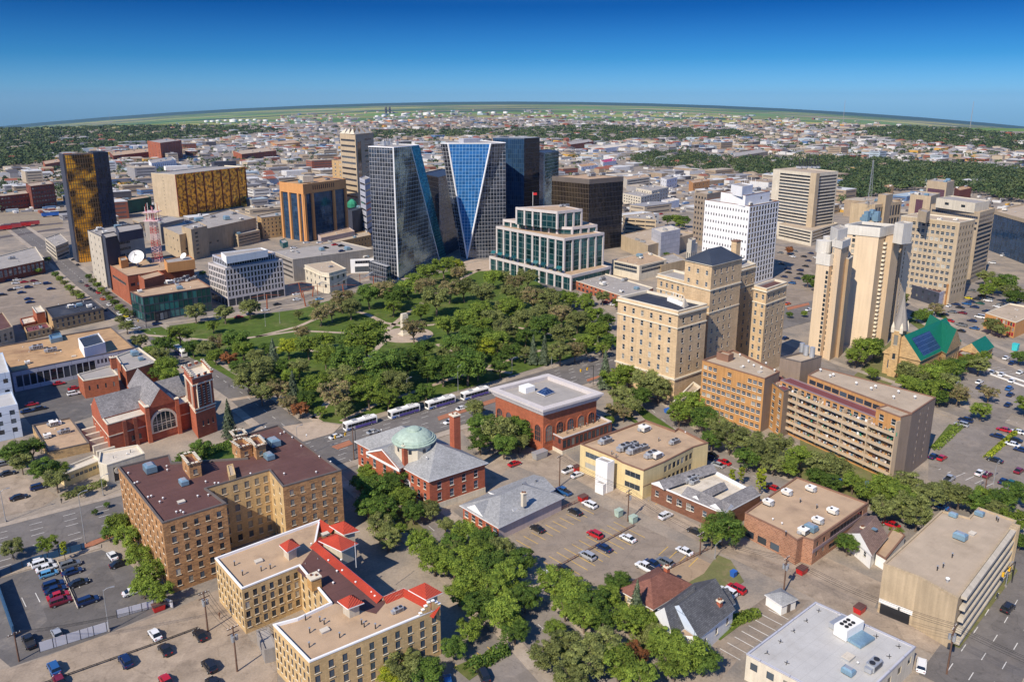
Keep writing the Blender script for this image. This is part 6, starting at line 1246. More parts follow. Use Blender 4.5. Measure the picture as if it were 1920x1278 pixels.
def tree_variant(kind,i):
    k=(kind,i)
    if k in TV: return TV[k]
    sd=hash((ord(kind),i))%9973;H=12.;Wd={'s':5.2,'c':3.4}.get(kind,10.5);base={'s':.8,'c':.5}.get(kind,2.6);n={'s':5000,'c':3600}.get(kind,9500);
    if kind=='p': n=6000
    nl=int(20+6*(i%3));cen,nor,lobe,rng=crown_pts(sd,H,Wd,base,n,nl,kind)
    sz=rng.uniform(.18,.44,n)*(1.0 if kind!='s' else .85);mi=((lobe*7+i)%3==0).astype(int);flip=rng.random(n)<.3;mi=np.where(flip,1-mi,mi)
    mats=LM['y' if kind=='c' else kind];cm=quads_mesh('crown',cen,nor,sz,mi,mats)
    b=MB();r_=random.Random(sd)
    if kind in 'sc': b.tube((0,0,-.3),(0,0,H*.9),.22,'bark',6,.03)
    else:
        lean_=(r_.uniform(-.4,.4),r_.uniform(-.4,.4));top=(lean_[0],lean_[1],3.4);b.tube((0,0,-.3),top,.34,'bark',7,.26,cap=False)
        for j in range(6 if kind!='p' else 10):
            a=j*6.283/6+r_.uniform(-.4,.4);q=(lean_[0]+r_.uniform(1.2,2.6)*math.cos(a),lean_[1]+r_.uniform(1.2,2.6)*math.sin(a),r_.uniform(6,8));b.tube(top,q,.2,'bark',5,.1,cap=False)
            for _ in range(2 if kind!='p' else 4): e=(q[0]+r_.uniform(-2,2),q[1]+r_.uniform(-2,2),q[2]+r_.uniform(.8,3));b.tube(q,e,.09,'bark',4,.03,cap=False)
    TV[k]=(cm,b.mesh('trunk'));return TV[k]
NT=0
TREES=[]
KN={'g':'bright green leafy tree','d':'dark green leafy tree','o':'grey-green elm tree','p':'sparse brownish seed-laden elm','y':'yellow-green tree','s':'blue-grey spruce tree','c':'narrow columnar green tree','r':'bronze-leaved small tree'}
KNAME={'s':'spruce_tree','c':'columnar_tree'}
PEND=[]
def reg(o,base,where,group): PEND.append((o,base,where,group))
def tree(cx,cy,wpx,kind,where,hk=1.0,base=False):
    global NT
    hw_={'s':2.35,'c':3.2}.get(kind,1.02)*hk
    p=at(cx,cy,0 if base else 5.);depth=p.y*C_-(p.z-CH)*S_;w=wpx*depth/F;H=w*hw_;p=at(cx,cy,0 if base else H*.55);depth=p.y*C_-(p.z-CH)*S_;w=wpx*depth/F;H=w*hw_;p=at(cx,cy,0 if base else H*.55)
    i=NT%4;NT+=1;cm,tm=tree_variant(kind,i)
    o=bpy.data.objects.new(KNAME.get(kind,'tree'),None);COL.objects.link(o);o.location=(p.x,p.y,0);o.rotation_euler=(0,0,NT*2.4);w0={'s':5.2,'c':3.4}.get(kind,10.5);o.scale=(w/w0,w/w0,H/12.)
    for me in(cm,tm): c=bpy.data.objects.new(me.name.split('.')[0],me);COL.objects.link(c);c.parent=o
    o['category']='tree';reg(o,KN[kind],where,'trees '+where);TREES.append((p.x,p.y,w/2));return o
TK_={'in the park':1.17,'beside the hotel and the museum':1.25,'along the street below the orange slab':1.2,'along the street south of the domed hall':1.32,'between the apartment houses and the domed hall':1.3,'round the green-roofed church':1.2}
def trees(where,s,default='o'):
    kf=TK_.get(where,1.12)
    for it in s.split():
        f=it.split(',');k_=f[3] if len(f)>3 else default;kk=kf if k_ not in 'sc' else 1.;kk=1.28 if where=='in the park' and float(f[0])<600 else kk;tree(float(f[0]),float(f[1]),float(f[2])*kk,k_,where,(float(f[4]) if len(f)>4 else 1.)/kk**.5)
trees('in the park','''512,662,26,s 549,722,26,s 492,690,42,o 474,702,52,o 540,652,36,y 578,650,42,g 610,638,34,g 600,592,34,p 622,584,36,p 641,562,44,p 657,578,38,o 566,624,28,p
692,553,46,d 722,548,48,p 747,556,46,d 765,541,34,g 737,576,32,g 778,528,36,g 802,512,38,g 832,500,40,g 856,500,28,y 818,562,56,o 797,540,42,p 842,545,42,p 870,541,44,o 905,552,48,o 925,522,34,g 860,513,32,p 944,522,30,o
690,640,84,g 655,678,66,d 722,690,78,d 762,682,60,d 640,708,50,o 742,722,58,o 692,738,56,g 628,742,62,p 586,722,38,g 574,748,32,d 727,748,44,g 776,618,46,p 838,612,46,g 872,602,48,g 902,588,48,g 858,652,60,d 830,692,58,d 876,686,66,d 843,668,46,o
908,655,44,y 932,640,44,g 926,602,48,o 958,580,48,g 948,622,46,o 970,556,38,o 986,600,48,o 1000,560,48,p 1030,566,44,o 1052,592,44,p 1070,562,34,g 1096,572,34,g 1022,612,52,d 1056,628,48,o 1082,602,40,o 1112,592,38,g 1122,622,46,g 1100,644,38,g 1137,602,32,d 1145,640,30,d
1000,652,26,s 1021,652,26,s 984,664,30,o 960,660,36,d 938,690,34,d 1050,662,44,o 1078,658,38,p 1130,655,28,g 990,522,40,o 964,530,34,p 1010,590,40,o 900,615,44,g 880,628,40,d 790,585,34,g 795,655,36,d 712,715,44,d 670,720,46,g 800,735,36,d 770,752,28,d 650,752,34,o
366,586,34,o 421,588,32,o 468,577,34,o 399,612,22,g 336,628,40,g 362,652,30,d 387,656,34,o 412,642,36,p 440,640,46,d 405,668,28,g 456,656,34,g 430,672,26,r 522,732,42,p 490,738,40,o 541,757,32,p 562,768,28,r 602,772,22,g 465,712,48,o 500,716,30,g 446,690,30,d 530,690,34,d 560,690,36,o 610,668,44,g 560,590,18,o 590,572,20,p 500,655,26,d 480,668,30,o 545,705,30,g''')
trees('along the street west of the park','''306,648,38,d 286,662,34,g 312,690,46,g 300,668,38,o 296,700,34,d 262,640,30,o 237,612,26,o 320,706,36,g 225,600,18,o
104,515,14,d 112,523,14,g 121,531,14,o 131,541,17,g 142,551,18,o 152,556,16,g 166,519,13,d 174,527,14,o 182,535,14,g 190,544,14,g 199,552,14,o 207,560,15,g 215,568,15,d 224,577,16,g 233,584,16,g 243,588,15,o 72,508,12,g''')
trees('beside the brown brick apartments','''222,985,48,g 240,1010,50,g 262,1042,52,g 285,1072,54,g 268,1100,44,g 302,1110,44,g 205,1000,30,d 28,850,50,d 60,842,46,d 82,880,50,d 105,900,44,o 40,868,40,o 112,882,34,g 88,1020,36,g 22,1028,38,o 119,1028,14,c
428,780,34,s 376,842,40,d 345,860,28,d 150,920,22,o 190,908,20,o 178,960,12,d 200,946,12,d''')
trees('between the apartment houses and the domed hall','''700,920,56,d 735,910,52,d 690,950,44,d 720,955,50,d 755,935,44,g 775,960,40,d 712,985,44,o 728,1010,40,o 690,888,34,g 805,955,36,o 765,905,30,d 745,995,30,g 835,985,28,o 870,1000,44,g 850,1020,40,d 675,905,30,d''')
trees('along the street south of the domed hall','''790,1020,48,g 815,1050,52,g 850,1058,54,g 890,1040,56,g 920,1060,56,d 880,1090,58,g 925,1110,56,g 955,1080,54,g 900,1140,56,d 945,1150,58,g 985,1120,50,d 860,1110,46,g 905,1010,42,d 940,1030,44,o 980,1050,44,d 965,1185,44,d
1040,1090,54,g 1075,1110,54,g 1110,1130,56,d 1140,1120,44,g 1095,1160,50,g 1130,1165,42,d 1060,1140,44,g 1160,1095,42,d 1180,1160,52,g 1210,1165,40,g 1060,1215,60,o 1095,1240,66,o 1130,1215,62,o 1160,1245,62,g 1200,1270,56,g 1070,1270,56,o 1020,1230,50,o 1250,1210,58,g 1290,1225,60,g 1320,1240,50,d 1265,1250,52,g 1230,1190,40,o 1190,1225,40,r
760,1250,62,o,.8 800,1262,56,d,.8 850,1215,38,d 880,1180,42,g 735,1268,44,y,.8 1194,1122,40,s 1040,1180,34,g 840,1030,36,o''')
trees('beside the hotel and the museum','''1180,702,48,g 1210,718,52,o 1235,730,46,o 1150,712,44,g 1165,745,40,o 1200,745,40,d 1135,688,34,s 905,800,52,d 935,810,58,o 965,805,50,d 985,815,36,d 900,830,40,d 945,835,44,d 975,830,34,o 890,765,34,o 1150,770,30,p 1170,775,28,p 1185,762,32,o 1140,790,22,g 1125,800,16,d''')
trees('along the street below the orange slab','''1295,760,52,g 1275,775,44,g 1320,785,48,d 1345,800,44,o 1370,820,56,o 1400,830,54,o 1430,850,56,o 1460,835,48,o 1335,825,40,d 1400,860,44,d 1450,870,40,o 1500,858,46,g 1478,875,40,g 1540,872,52,o 1570,880,50,o 1560,905,36,d 1600,905,40,g 1530,895,36,d 1427,897,20,c 1373,893,14,c 1390,888,14,c
1630,925,46,g 1660,915,52,g 1690,935,56,g 1660,955,50,o 1710,945,56,o 1740,930,52,o 1700,905,46,o 1720,970,48,o 1770,925,46,o 1800,930,48,o 1830,940,44,d 1850,930,40,g 1880,940,46,d 1905,925,44,d 1900,975,44,g 1885,1000,36,d 1870,960,40,o 1355,990,60,d 1335,1005,44,g 1375,1000,46,d 1590,1020,40,d 1355,970,40,o 1680,1000,24,g 1640,990,26,d 1912,1015,30,d''')
trees('round the green-roofed church','''1622,655,46,g 1605,670,36,g 1640,650,36,d 1635,700,24,g 1700,695,36,o 1720,710,42,o 1745,705,46,g 1770,695,44,g 1790,690,40,d 1730,735,48,g 1755,730,48,g 1700,720,38,g 1780,720,40,o 1815,680,34,g 1835,685,34,o 1845,670,26,g 1795,740,38,p 1840,770,34,g 1855,738,32,p 1800,745,26,o 1760,745,32,d 1675,590,18,o
1865,535,32,g 1850,545,28,g 1885,530,36,d 1895,550,36,o 1905,560,34,d 1848,520,28,o 1862,610,30,o 1878,620,24,o 1755,580,26,p 1735,590,24,g 1720,593,22,d 1515,525,24,d 1480,468,14,r 1912,670,26,d 1925,760,36,g 1900,600,26,o 1545,600,12,g 1480,590,12,d 1508,588,12,g 1530,535,20,d 1690,560,24,o''')
trees('among the blocks north of the park','''1252,412,20,d 1268,412,22,g 1284,414,22,d 1275,420,18,g 1250,478,12,d 1480,470,14,r 90,487,12,g 1100,560,26,g 1130,558,26,o 1160,570,24,g 535,500,10,d 380,513,12,d 1250,470,14,g''')
# the fuller southern and eastern groves of the park
rp=random.Random(21);nadd=0
for _ in range(4000):
    if nadd>=26: break
    x=rp.uniform(430,1145);y=rp.uniform(540,785)
    if not inp([(610,640),(700,625),(800,640),(850,560),(1000,530),(1095,565),(1145,610),(1140,645),(930,700),(640,780),(600,765),(560,720)],x,y) or (abs(x-757)<75 and abs(y-640)<30): continue
    g_=at(x,y,5)
    if all((g_.x-t[0])**2+(g_.y-t[1])**2>6.2**2 for t in TREES): tree(x,y,rp.uniform(30,44),rp.choice('gdoogd'),'in the park');nadd+=1
# hedges and shrubs
def hedge(name,label,a,c,w,h,kind='g',cat='hedge'):
    A,Cc=at(*a),at(*c);L=(Cc-A).length;n=int(L*w*h*9)+300;rng=np.random.default_rng(n);u=rng.random(n);e=np.array((Cc-A).normalized());nn=np.array([-e[1],e[0],0])
    th=rng.random(n)*np.pi;k=.75+.3*rng.random(n);cen=np.array(A)+u[:,None]*np.array(Cc-A)+nn*(np.cos(th)*w/2*k)[:,None];cen[:,2]=np.sin(th)*h*k*(1+.15*np.sin(u*L))
    nor=nn*np.cos(th)[:,None]+np.array([0,0,1])*np.sin(th)[:,None]+rng.normal(size=(n,3))*.5;nor/=np.linalg.norm(nor,axis=1)[:,None];org=np.array(A)
    me=quads_mesh(name,cen-org,nor,rng.uniform(.25,.5,n),(rng.random(n)<.4).astype(int),LM[kind]);o=bpy.data.objects.new(name,me);COL.objects.link(o);o.location=A;tag(o,label,cat);return o
hedge('hedge','clipped green hedge by the small lot at the bottom of the yellow apartment house',(875,1262),(950,1222),2.6,2.6,'d');hedge('hedge','unkempt green strip between the gravel plot and the parked white van',(1345,1178),(1420,1150),3,1.6,'g')
hedge('hedge','scruffy hedge dividing the right-hand parking lot',(1848,860),(1908,808),2,1.2,'y');hedge('shrubbery','shrubs in the bed between the arched window and the brown roof',(330,873),(440,830),5,1.6,'d','shrubs');hedge('shrubbery','low bushes along the kerb under the cream annexe',(118,935),(200,905),3,1.4,'o','shrubs')
hedge('hedge','grass bank beside the grey end wall of the orange slab',(1752,842),(1800,798),3,1,'g');hedge('shrubbery','bushes filling the garden of the grey-roofed house',(1180,1200),(1240,1215),6,1.5,'o','shrubs')
# ---------- masses of far trees ----------
def far_woods(name,label,polys,n,size=2.3,clump=18,H=9,kinds=('d','o')):
    r_=random.Random(len(name)+n);cs=[]
    def inside(p,x,y):
        c_=False;j=len(p)-1
        for i in range(len(p)):
            if (p[i][1]>y)!=(p[j][1]>y) and x<(p[j][0]-p[i][0])*(y-p[i][1])/(p[j][1]-p[i][1])+p[i][0]: c_=not c_
            j=i
        return c_
    areas=[(max(q[0] for q in p)-min(q[0] for q in p))*(max(q[1] for q in p)-min(q[1] for q in p)) for p in polys]
    while len(cs)<n:
        p=r_.choices(polys,areas)[0];x=r_.uniform(min(q[0] for q in p),max(q[0] for q in p));y=r_.uniform(min(q[1] for q in p),max(q[1] for q in p))
        if inside(p,x,y) and math.sin(x*.05+y*.31)+r_.random()*2>.1: 
            g_=at(x,y)
            if all((g_.x-f[0])**2+(g_.y-f[1])**2>(f[2]+5)**2 for f in FOOT): cs.append((g_.x,g_.y,g_.z,r_.uniform(.6,1.35)))
    C=np.array(cs);rng=np.random.default_rng(5);N=n*clump;id_=np.repeat(np.arange(n),clump);d=rng.normal(size=(N,3));d/=np.linalg.norm(d,axis=1)[:,None];d[:,2]=np.abs(d[:,2]);s=C[id_,3]
    dist=np.sqrt((C[:,:2]**2).sum(1))[id_];k=np.clip(dist/1500,1,3.2)
    cen=C[id_,:3]+d*(np.array([H*.5,H*.5,H*.45]))*s[:,None]*(.8+.25*rng.random((N,1)))*np.stack([k,k,np.ones(N)],1)+np.array([0,0,H*.45])*s[:,None];nor=d+rng.normal(size=(N,3))*.4;nor/=np.linalg.norm(nor,axis=1)[:,None]
    mats=[mat('far leaf a',(.07,.10,.032),var=.25),mat('far leaf b',(.042,.07,.025),var=.25),mat('far leaf c',(.085,.11,.042),var=.25),mat('far leaf d',(.03,.055,.022),var=.25)];me=quads_mesh(name,cen,nor,rng.uniform(.8,1.3,N)*size*k**.8,((id_*7)%4),mats);o=bpy.data.objects.new(name,me);COL.objects.link(o);tag(o,label,'trees');o['kind']='stuff'
# ================= far town =================
FAR=[mat('far white',(.55,.54,.52),var=.1),mat('far beige',(.42,.35,.26),var=.1),mat('far grey',(.28,.27,.27),var=.1),mat('far brick',(.26,.09,.055),var=.1),mat('far tan',(.33,.25,.17),var=.1),mat('far blue',(.10,.17,.30),var=.1),mat('far dark',(.09,.085,.09),var=.1),mat('far ochre',(.52,.30,.06),var=.1),mat('far pale blue',(.35,.42,.46),var=.1)]
FN=['white','beige','grey','brick red','tan','blue','dark grey','ochre','pale blue']
FOOT=[]
for o in list(bpy.data.objects):
    if o.parent is None and o.type=='EMPTY' and o.get('category') not in('tree','satellite dish'):
        xs=[];dg=bpy.context
        for c_ in o.children:
            if c_.type=='MESH' and c_.name.startswith(('wall','glass_wall')):
                for v in c_.data.vertices: xs.append((v.co.x+o.location.x,v.co.y+o.location.y))
        if xs: cx=(min(x[0] for x in xs)+max(x[0] for x in xs))/2;cy=(min(x[1] for x in xs)+max(x[1] for x in xs))/2;FOOT.append((cx,cy,.5*math.hypot(max(x[0] for x in xs)-min(x[0] for x in xs),max(x[1] for x in xs)-min(x[1] for x in xs))*.62))
W_LEFT=[[(-10,243),(200,238),(420,236),(420,242),(200,246),(-10,254)],[(-10,252),(150,250),(300,240),(480,238),(530,246),(400,262),(280,272),(115,290),(60,305),(-10,318)],[(-10,272),(110,278),(112,312),(-10,318)]]
W_MID=[[(700,248),(940,243),(1100,236),(1380,247),(1440,258),(1300,262),(1100,268),(960,256),(700,262)]]
W_RIGHT=[[(1180,300),(1220,288),(1440,292),(1600,300),(1930,322),(1930,385),(1860,372),(1760,352),(1690,360),(1640,372),(1575,385),(1575,332),(1440,330),(1290,322),(1200,314)],[(1572,300),(1930,330),(1930,345),(1572,330)]]
W_FAR=[[(1600,246),(1680,238),(1800,243),(1930,256),(1930,288),(1800,276),(1640,260)]]
def inpoly(p,x,y):
    c_=False;j=len(p)-1
    for i in range(len(p)):
        if (p[i][1]>y)!=(p[j][1]>y) and x<(p[j][0]-p[i][0])*(y-p[i][1])/(p[j][1]-p[i][1])+p[i][0]: c_=not c_
        j=i
    return c_
ALLW=W_LEFT+W_MID+W_RIGHT+W_FAR
R3=random.Random(11)
def roofbox(b,x,y,z,w,d,h,m,rz,roof): b.box((x,y,z-1),(w,d,h+1),m,rz,top=roof,bot=False)
def hipbox(b,x,y,z,w,d,hr,m):
    cs,sn=math.cos(AB),math.sin(AB);P=[Vector((x+u*cs-v*sn,y+u*sn+v*cs,z+.02)) for u,v in((-w/2,-d/2),(w/2,-d/2),(w/2,d/2),(-w/2,d/2))];r0=(P[0]+P[3])/2+Vector((0,0,hr));r1=(P[1]+P[2])/2+Vector((0,0,hr))
    b.face([P[0],P[1],r1,r0],m);b.face([P[2],P[3],r0,r1],m);b.face([P[1],P[2],r1],m);b.face([P[3],P[0],r0],m)
def zone(x,y):
    if y>330: side='past downtown'
    elif y>285: side='by the rail yard'
    else: side='in the far belt'
    return side+(' on the left' if x<500 else ' mid-picture' if x<1150 else ' on the right')
ind=0;tries=0
STREET=[(a,c) for C in ROADS.values() for a,c in zip(C,C[1:])]
def near_road(x,y,r):
    p=Vector((x,y))
    for a,c in STREET:
        e=c-a;t=max(0,min(1,(p-a).dot(e)/e.length_squared))
        if (a+e*t-p).length<r+7: return True
    return False
while ind<200 and tries<20000:
    tries+=1;py=R3.choice((R3.uniform(275,330),R3.uniform(300,400),R3.uniform(330,470)));px=R3.uniform(-10,1930)
    if any(inpoly(p,px,py) for p in ALLW): continue
    if py>400 and 940<px<1160: continue
    if 0<=px<125 and 376<py<430: continue
    g_=at(px,py);w=R3.uniform(16,46);d=R3.uniform(12,30);h=R3.uniform(4,9) if R3.random()<.86 else R3.uniform(10,17);r=math.hypot(w,d)/2
    if py>400: w*=.7;d*=.8;r*=.75
    if any((g_.x-f[0])**2+(g_.y-f[1])**2<(f[2]+r)**2 for f in FOOT) or near_road(g_.x,g_.y,r*.8) or any((g_.x-f[0])**2+(g_.y-f[1])**2<(f[2]+r)**2 for f in TREES): continue
    FOOT.append((g_.x,g_.y,r));ci=R3.choices(range(9),(18,20,18,16,15,3,4,2,4))[0];ri=R3.choices((0,1,2,4,8),(34,22,18,18,8))[0]
    t=bpy.data.objects.new('distant_building',None);COL.objects.link(t);t.location=(g_.x,g_.y,g_.z);t['category']='building'
    b=MB();rz=AB+R3.choice((0,0,math.pi/2));roofbox(b,g_.x,g_.y,g_.z,w,d,h,FAR[ci],rz,FAR[ri]);b.build('wall',t)
    b=MB();b.box((g_.x,g_.y,g_.z+h-.01),(w+.3,d+.3,.5),FAR[ri],rz)
    for _ in range(R3.randint(1,4)): b.box((g_.x+R3.uniform(-.3,.3)*w*.7,g_.y+R3.uniform(-.3,.3)*d*.7,g_.z+h+.45),(R3.uniform(1.5,4),R3.uniform(1.5,3),R3.uniform(.8,2)),FAR[R3.choice((0,2,6))],rz)
    b.build('roof',t)
    nfl=max(1,int(h/3.6));cs_,sn_=math.cos(rz),math.sin(rz)
    if 'wb' not in ME: b=MB();b.box((0,0,-.5),(1,1,1),'far dark');ME['wb']=b.mesh('window_band')
    for s,Lw,ax in((-1,w,0),(-1,d,1),(1,d,1)):
        for f_ in range(nfl):
            lx,ly=(0,s*(d/2+.04)) if ax==0 else (s*(w/2+.04),0)
            o=bpy.data.objects.new('window_band',ME['wb']);COL.objects.link(o);o.parent=t;o.rotation_euler=(0,0,rz);o.location=(lx*cs_-ly*sn_,lx*sn_+ly*cs_,h*(f_+.45)/nfl+.4)
            o.scale=(Lw*.82,.08,1.1) if ax==0 else (.08,Lw*.82,1.1)
    reg(t,f'{FN[ci]} {"block" if h>9 else "low building"}, {FN[ri]} roof',zone(px,py),f'{FN[ci]} buildings with {FN[ri]} roofs '+zone(px,py));ind+=1
# the rest of the far town, countless sheds and houses
b=MB();cnt=0;tries=0
while cnt<2100 and tries<60000:
    tries+=1;py=R3.uniform(207,300) if R3.random()<.85 else R3.uniform(290,350);px=R3.uniform(-10,1930)
    ymin=206+ (abs(px-960)/960)**2*48+ (12 if px<520 else 0)
    if py<ymin or (any(inpoly(p,px,py) for p in ALLW) and R3.random()>.25): continue
    g_=at(px,py)
    if g_.y>9000 or (g_.x*math.cos(AB)+g_.y*math.sin(AB))%118<24 or (-g_.x*math.sin(AB)+g_.y*math.cos(AB))%84<20: continue
    k=1+max(0,(g_.y-1500)/3500);w=R3.choice((R3.uniform(9,15),R3.uniform(14,50)))*k**.5;d=R3.uniform(8,26)*k**.5;h=R3.uniform(4,8)*(1+.35*(k-1));r=math.hypot(w,d)/2
    if g_.y<1800 and any((g_.x-f[0])**2+(g_.y-f[1])**2<(f[2]+r*.7)**2 for f in FOOT): continue
    ci=R3.choices(range(9),(34,22,19,5,11,3,4,2,5))[0];ri=R3.choices((0,1,2,4,8),(44,22,18,10,8))[0];roofbox(b,g_.x,g_.y,g_.z,w,d,h,FAR[ci],AB+R3.choice((0,0,0,math.pi/2)),FAR[ri]);cnt+=1
    if w<16*k**.5: hipbox(b,g_.x,g_.y,g_.z+h,w,d,2.5*k**.5,FAR[R3.choice((2,3,4,6))])
o=b.build('distant_buildings');tag(o,'countless low white, grey and brick roofs of the far town spreading to the plain','buildings');o['kind']='stuff'
b=MB();cnt=0;tries=0
while cnt<3600 and tries<60000:
    tries+=1;py=R3.uniform(212,400)**1.0;px=R3.uniform(-10,1930)
    if py<208+(abs(px-960)/960)**2*48 or any(inpoly(p,px,py) for p in ALLW): continue
    g_=at(px,py)
    if g_.y>7000: continue
    k=1+max(0,(g_.y-1200)/3500)
    if g_.y<1500 and any((g_.x-f[0])**2+(g_.y-f[1])**2<(f[2]+1)**2 for f in FOOT): continue
    b.box((g_.x,g_.y,g_.z-.3),(R3.uniform(3.5,11)*k,R3.uniform(2,3.5)*k,R3.uniform(1.3,2.8)*k+.3),FAR[R3.choices(range(9),(40,6,16,5,4,9,14,2,4))[0]],AB+R3.choice((0,math.pi/2)),bot=False);cnt+=1
o=b.build('yard_clutter');tag(o,'sprinkling of far parked cars, trucks, trailers and containers between the distant roofs','vehicles');o['kind']='stuff'
far_woods('distant_woods','dark band of woods on the left beyond the gold tower',W_LEFT,2600,clump=22);far_woods('distant_woods','belt of dark green trees crossing the town behind the glass towers',W_MID,1500,kinds=('d','d'))
far_woods('distant_woods','wide green residential tree cover behind the right-hand towers',W_RIGHT,3600,size=1.7,clump=30,H=10,kinds=('d','o'));far_woods('distant_woods','dark wooded area near the horizon at the far right',W_FAR,1300,kinds=('d','d'))
far_woods('street_trees','scattered small trees dotted between the distant roofs',[[(-10,300),(500,262),(1100,262),(1930,290),(1930,330),(1100,300),(1030,400),(640,300),(-10,400)],[(500,240),(1100,222),(1600,240),(1900,300),(1100,262),(500,262)]],3400,size=1.6,clump=20,H=7)
# railway line and freight cars
for px in ([(955,308),(1150,290),(1310,268),(1440,256),(1560,248)],[(-60,440),(60,424),(118,418)],[(-60,455),(60,436),(118,428)]):
    strip('railway',[Vector(at(*p)[:2]) for p in px],-5,5,.05,mat('ballast',(.11,.09,.08),var=.2))
def wagon(px,py,col,label,n=0):
    p=at(px,py);t=thing('freight_wagon',label,'freight wagon',p,'freight wagons on the siding left of the gold tower');b=MB();b.box((p.x,p.y,1.1),(15,3,2.9),col,AB-.03);b.box((p.x,p.y,4.0),(15.2,1.6,.25),'dark metal',AB-.03);b.build('body',t)
    for s in(-5,5): b=MB();b.box((p.x+s*math.cos(AB),p.y+s*math.sin(AB),0),(2.6,2.6,1.1),'dark metal',AB);b.build('bogie',t)
for k,(x,y,c_) in enumerate(((4,432,'red paint'),(22,429,'red steel'),(40,426,'red paint'),(57,423,'red steel'),(95,406,'blue paint'),(112,404,'dark metal'))):
    wagon(x,y,c_,['red freight wagon at the very left of the siding','dark red wagon, second from the left on the siding','bright red wagon third along the siding','dull red wagon at the right end of the red rake','blue wagon left of the gold tower base','black wagon nearest the gold tower base'][k])
# tanks and stacks of the refinery
TK=[(387,229,8,0),(398,229,8,0),(409,228,8,0),(423,227,6,0),(438,229,14,0),(452,227,8,0),(465,227,8,0),(478,226,7,0),(486,229,9,1),(498,228,9,0),(521,227,7,0),(533,227,8,0),(652,231,14,1),(680,231,10,1),(703,232,12,2),(714,230,8,0),(730,230,14,2),(752,229,10,0),(770,228,9,2),(707,220,8,0),(720,219,9,0),(736,218,8,0),(758,217,11,0),(777,216,8,1),(800,216,13,0),(812,215,8,0),(900,213,9,0),(925,213,9,0),(948,213,9,0)]
mat('tank orange',(.5,.19,.05));TM=['white paint','far beige','tank orange'];TNN=['white','cream','orange']
for px,py,wp,ci in TK:
    p=at(px,py);w=wp*p.y/F;t=thing('storage_tank','','storage tank',p);b=MB();b.lathe(p,[(w/2,0),(w/2,w*.32)],TM[ci],16);b.build('shell',t);b=MB();b.lathe(p,[(w/2,w*.32),(0,w*.4)],'white paint',16);b.build('roof',t);reg(t,f'{TNN[ci]} cylindrical storage tank',('on the left of' if px<560 else 'in the middle of' if px<790 else 'on the right of')+' the refinery near the horizon','refinery tanks')
for k,(px,py) in enumerate(((724,213),(731,213))):
    p=at(px,py);t=thing('refinery_stack',['left','right'][k]+' one of the two dark refinery towers rising above the horizon tanks','chimney',p,'refinery stacks');b=MB();b.tube(p,p+Vector((0,0,62)),11,'far dark',8,8);b.build('shaft',t)
    b=MB();b.box((p.x,p.y,p.z+40),(34,34,3),'far dark');b.box((p.x,p.y,p.z+20),(30,30,3),'far dark');b.build('platform',t)
for px,py,h,l in((207,232,150,'thin white radio mast over the left fields'),(1546,203,260,'thin tall mast standing above the right horizon'),(1580,235,120,'pale water-tower-like mast over the right fields'),(1818,245,110,'slim pale mast before the far right woods'),(630,198,230,'hair-thin mast on the left-centre horizon')):
    p=at(px,py);t=thing('radio_mast',l,'mast',p);b=MB();b.tube(p,p+Vector((0,0,h)),1.4,'far grey',5,.7);b.build('pole',t)
# ================= vehicles =================
CC={'white':(.72,.72,.72),'silver':(.42,.43,.45),'grey':(.18,.19,.20),'black':(.015,.016,.02),'navy':(.012,.03,.10),'blue':(.03,.12,.32),'light blue':(.10,.30,.50),'red':(.42,.012,.02),'maroon':(.16,.012,.025),'green':(.02,.10,.07),'orange':(.60,.10,.02),'yellow':(.6,.5,.02)}
def paint(c):
    n='car paint '+c
    if n in MATS: return MATS[n]
    m,t,b=newmat(n);b.inputs['Base Color'].default_value=c4(CC[c]);b.inputs['Roughness'].default_value=.28;b.inputs['Coat Weight'].default_value=.6;b.inputs['Coat Roughness'].default_value=.05;b.inputs['Metallic'].default_value=.25 if c in('silver','grey','navy','blue') else 0;MATS[n]=m;return m
mat('tyre',(.02,.02,.02));mat('car glass',(.012,.016,.02),rough=.08,var=.02,spec=.6);mat('lamp lens',(.6,.6,.55),rough=.2);mat('tail lens',(.4,.01,.01),rough=.3)
def loft(b,st,m,capm=None):
    secs=[]
    for x,w,z0,z1,tw in st: secs.append([(x,-w*.9,z0),(x,-w,z0+(z1-z0)*.35),(x,-w*.99,z0+(z1-z0)*.75),(x,-w*tw,z1),(x,w*tw,z1),(x,w*.99,z0+(z1-z0)*.75),(x,w,z0+(z1-z0)*.35),(x,w*.9,z0)])
    for A,B_ in zip(secs,secs[1:]):
        for i in range(7): b.face([A[i],B_[i],B_[i+1],A[i+1]],m)
        b.face([A[7],B_[7],B_[0],A[0]],m)
    b.face(secs[0],m);b.face(secs[-1][::-1],m)
PROF={'sedan':dict(L=4.7,W=.91,h=.92,hood=.86,cab=[(-1.75,.80,.88,.93),(-1.0,.68,.9,1.42),(.45,.68,.9,1.44),(1.3,.78,.86,.90)]),
 'suv':dict(L=4.75,W=.95,h=1.08,hood=1.02,cab=[(-2.2,.82,1.05,1.12),(-1.95,.74,1.05,1.68),(.5,.74,1.05,1.72),(1.25,.82,1.0,1.08)]),
 'hatch':dict(L=4.1,W=.88,h=.92,hood=.88,cab=[(-1.9,.80,.9,.95),(-1.5,.70,.9,1.46),(.4,.70,.9,1.48),(1.2,.78,.86,.92)]),
 'pickup':dict(L=5.6,W=.98,h=1.12,hood=1.1,cab=[(-.75,.84,1.1,1.15),(-.6,.76,1.1,1.80),(.9,.76,1.1,1.82),(1.5,.84,1.05,1.12)]),
 'van':dict(L=5.2,W=.98,h=1.15,hood=1.1,cab=[(-2.5,.9,1.1,1.2),(-2.4,.84,1.1,1.98),(1.1,.84,1.1,2.0),(1.9,.9,1.05,1.12)])}
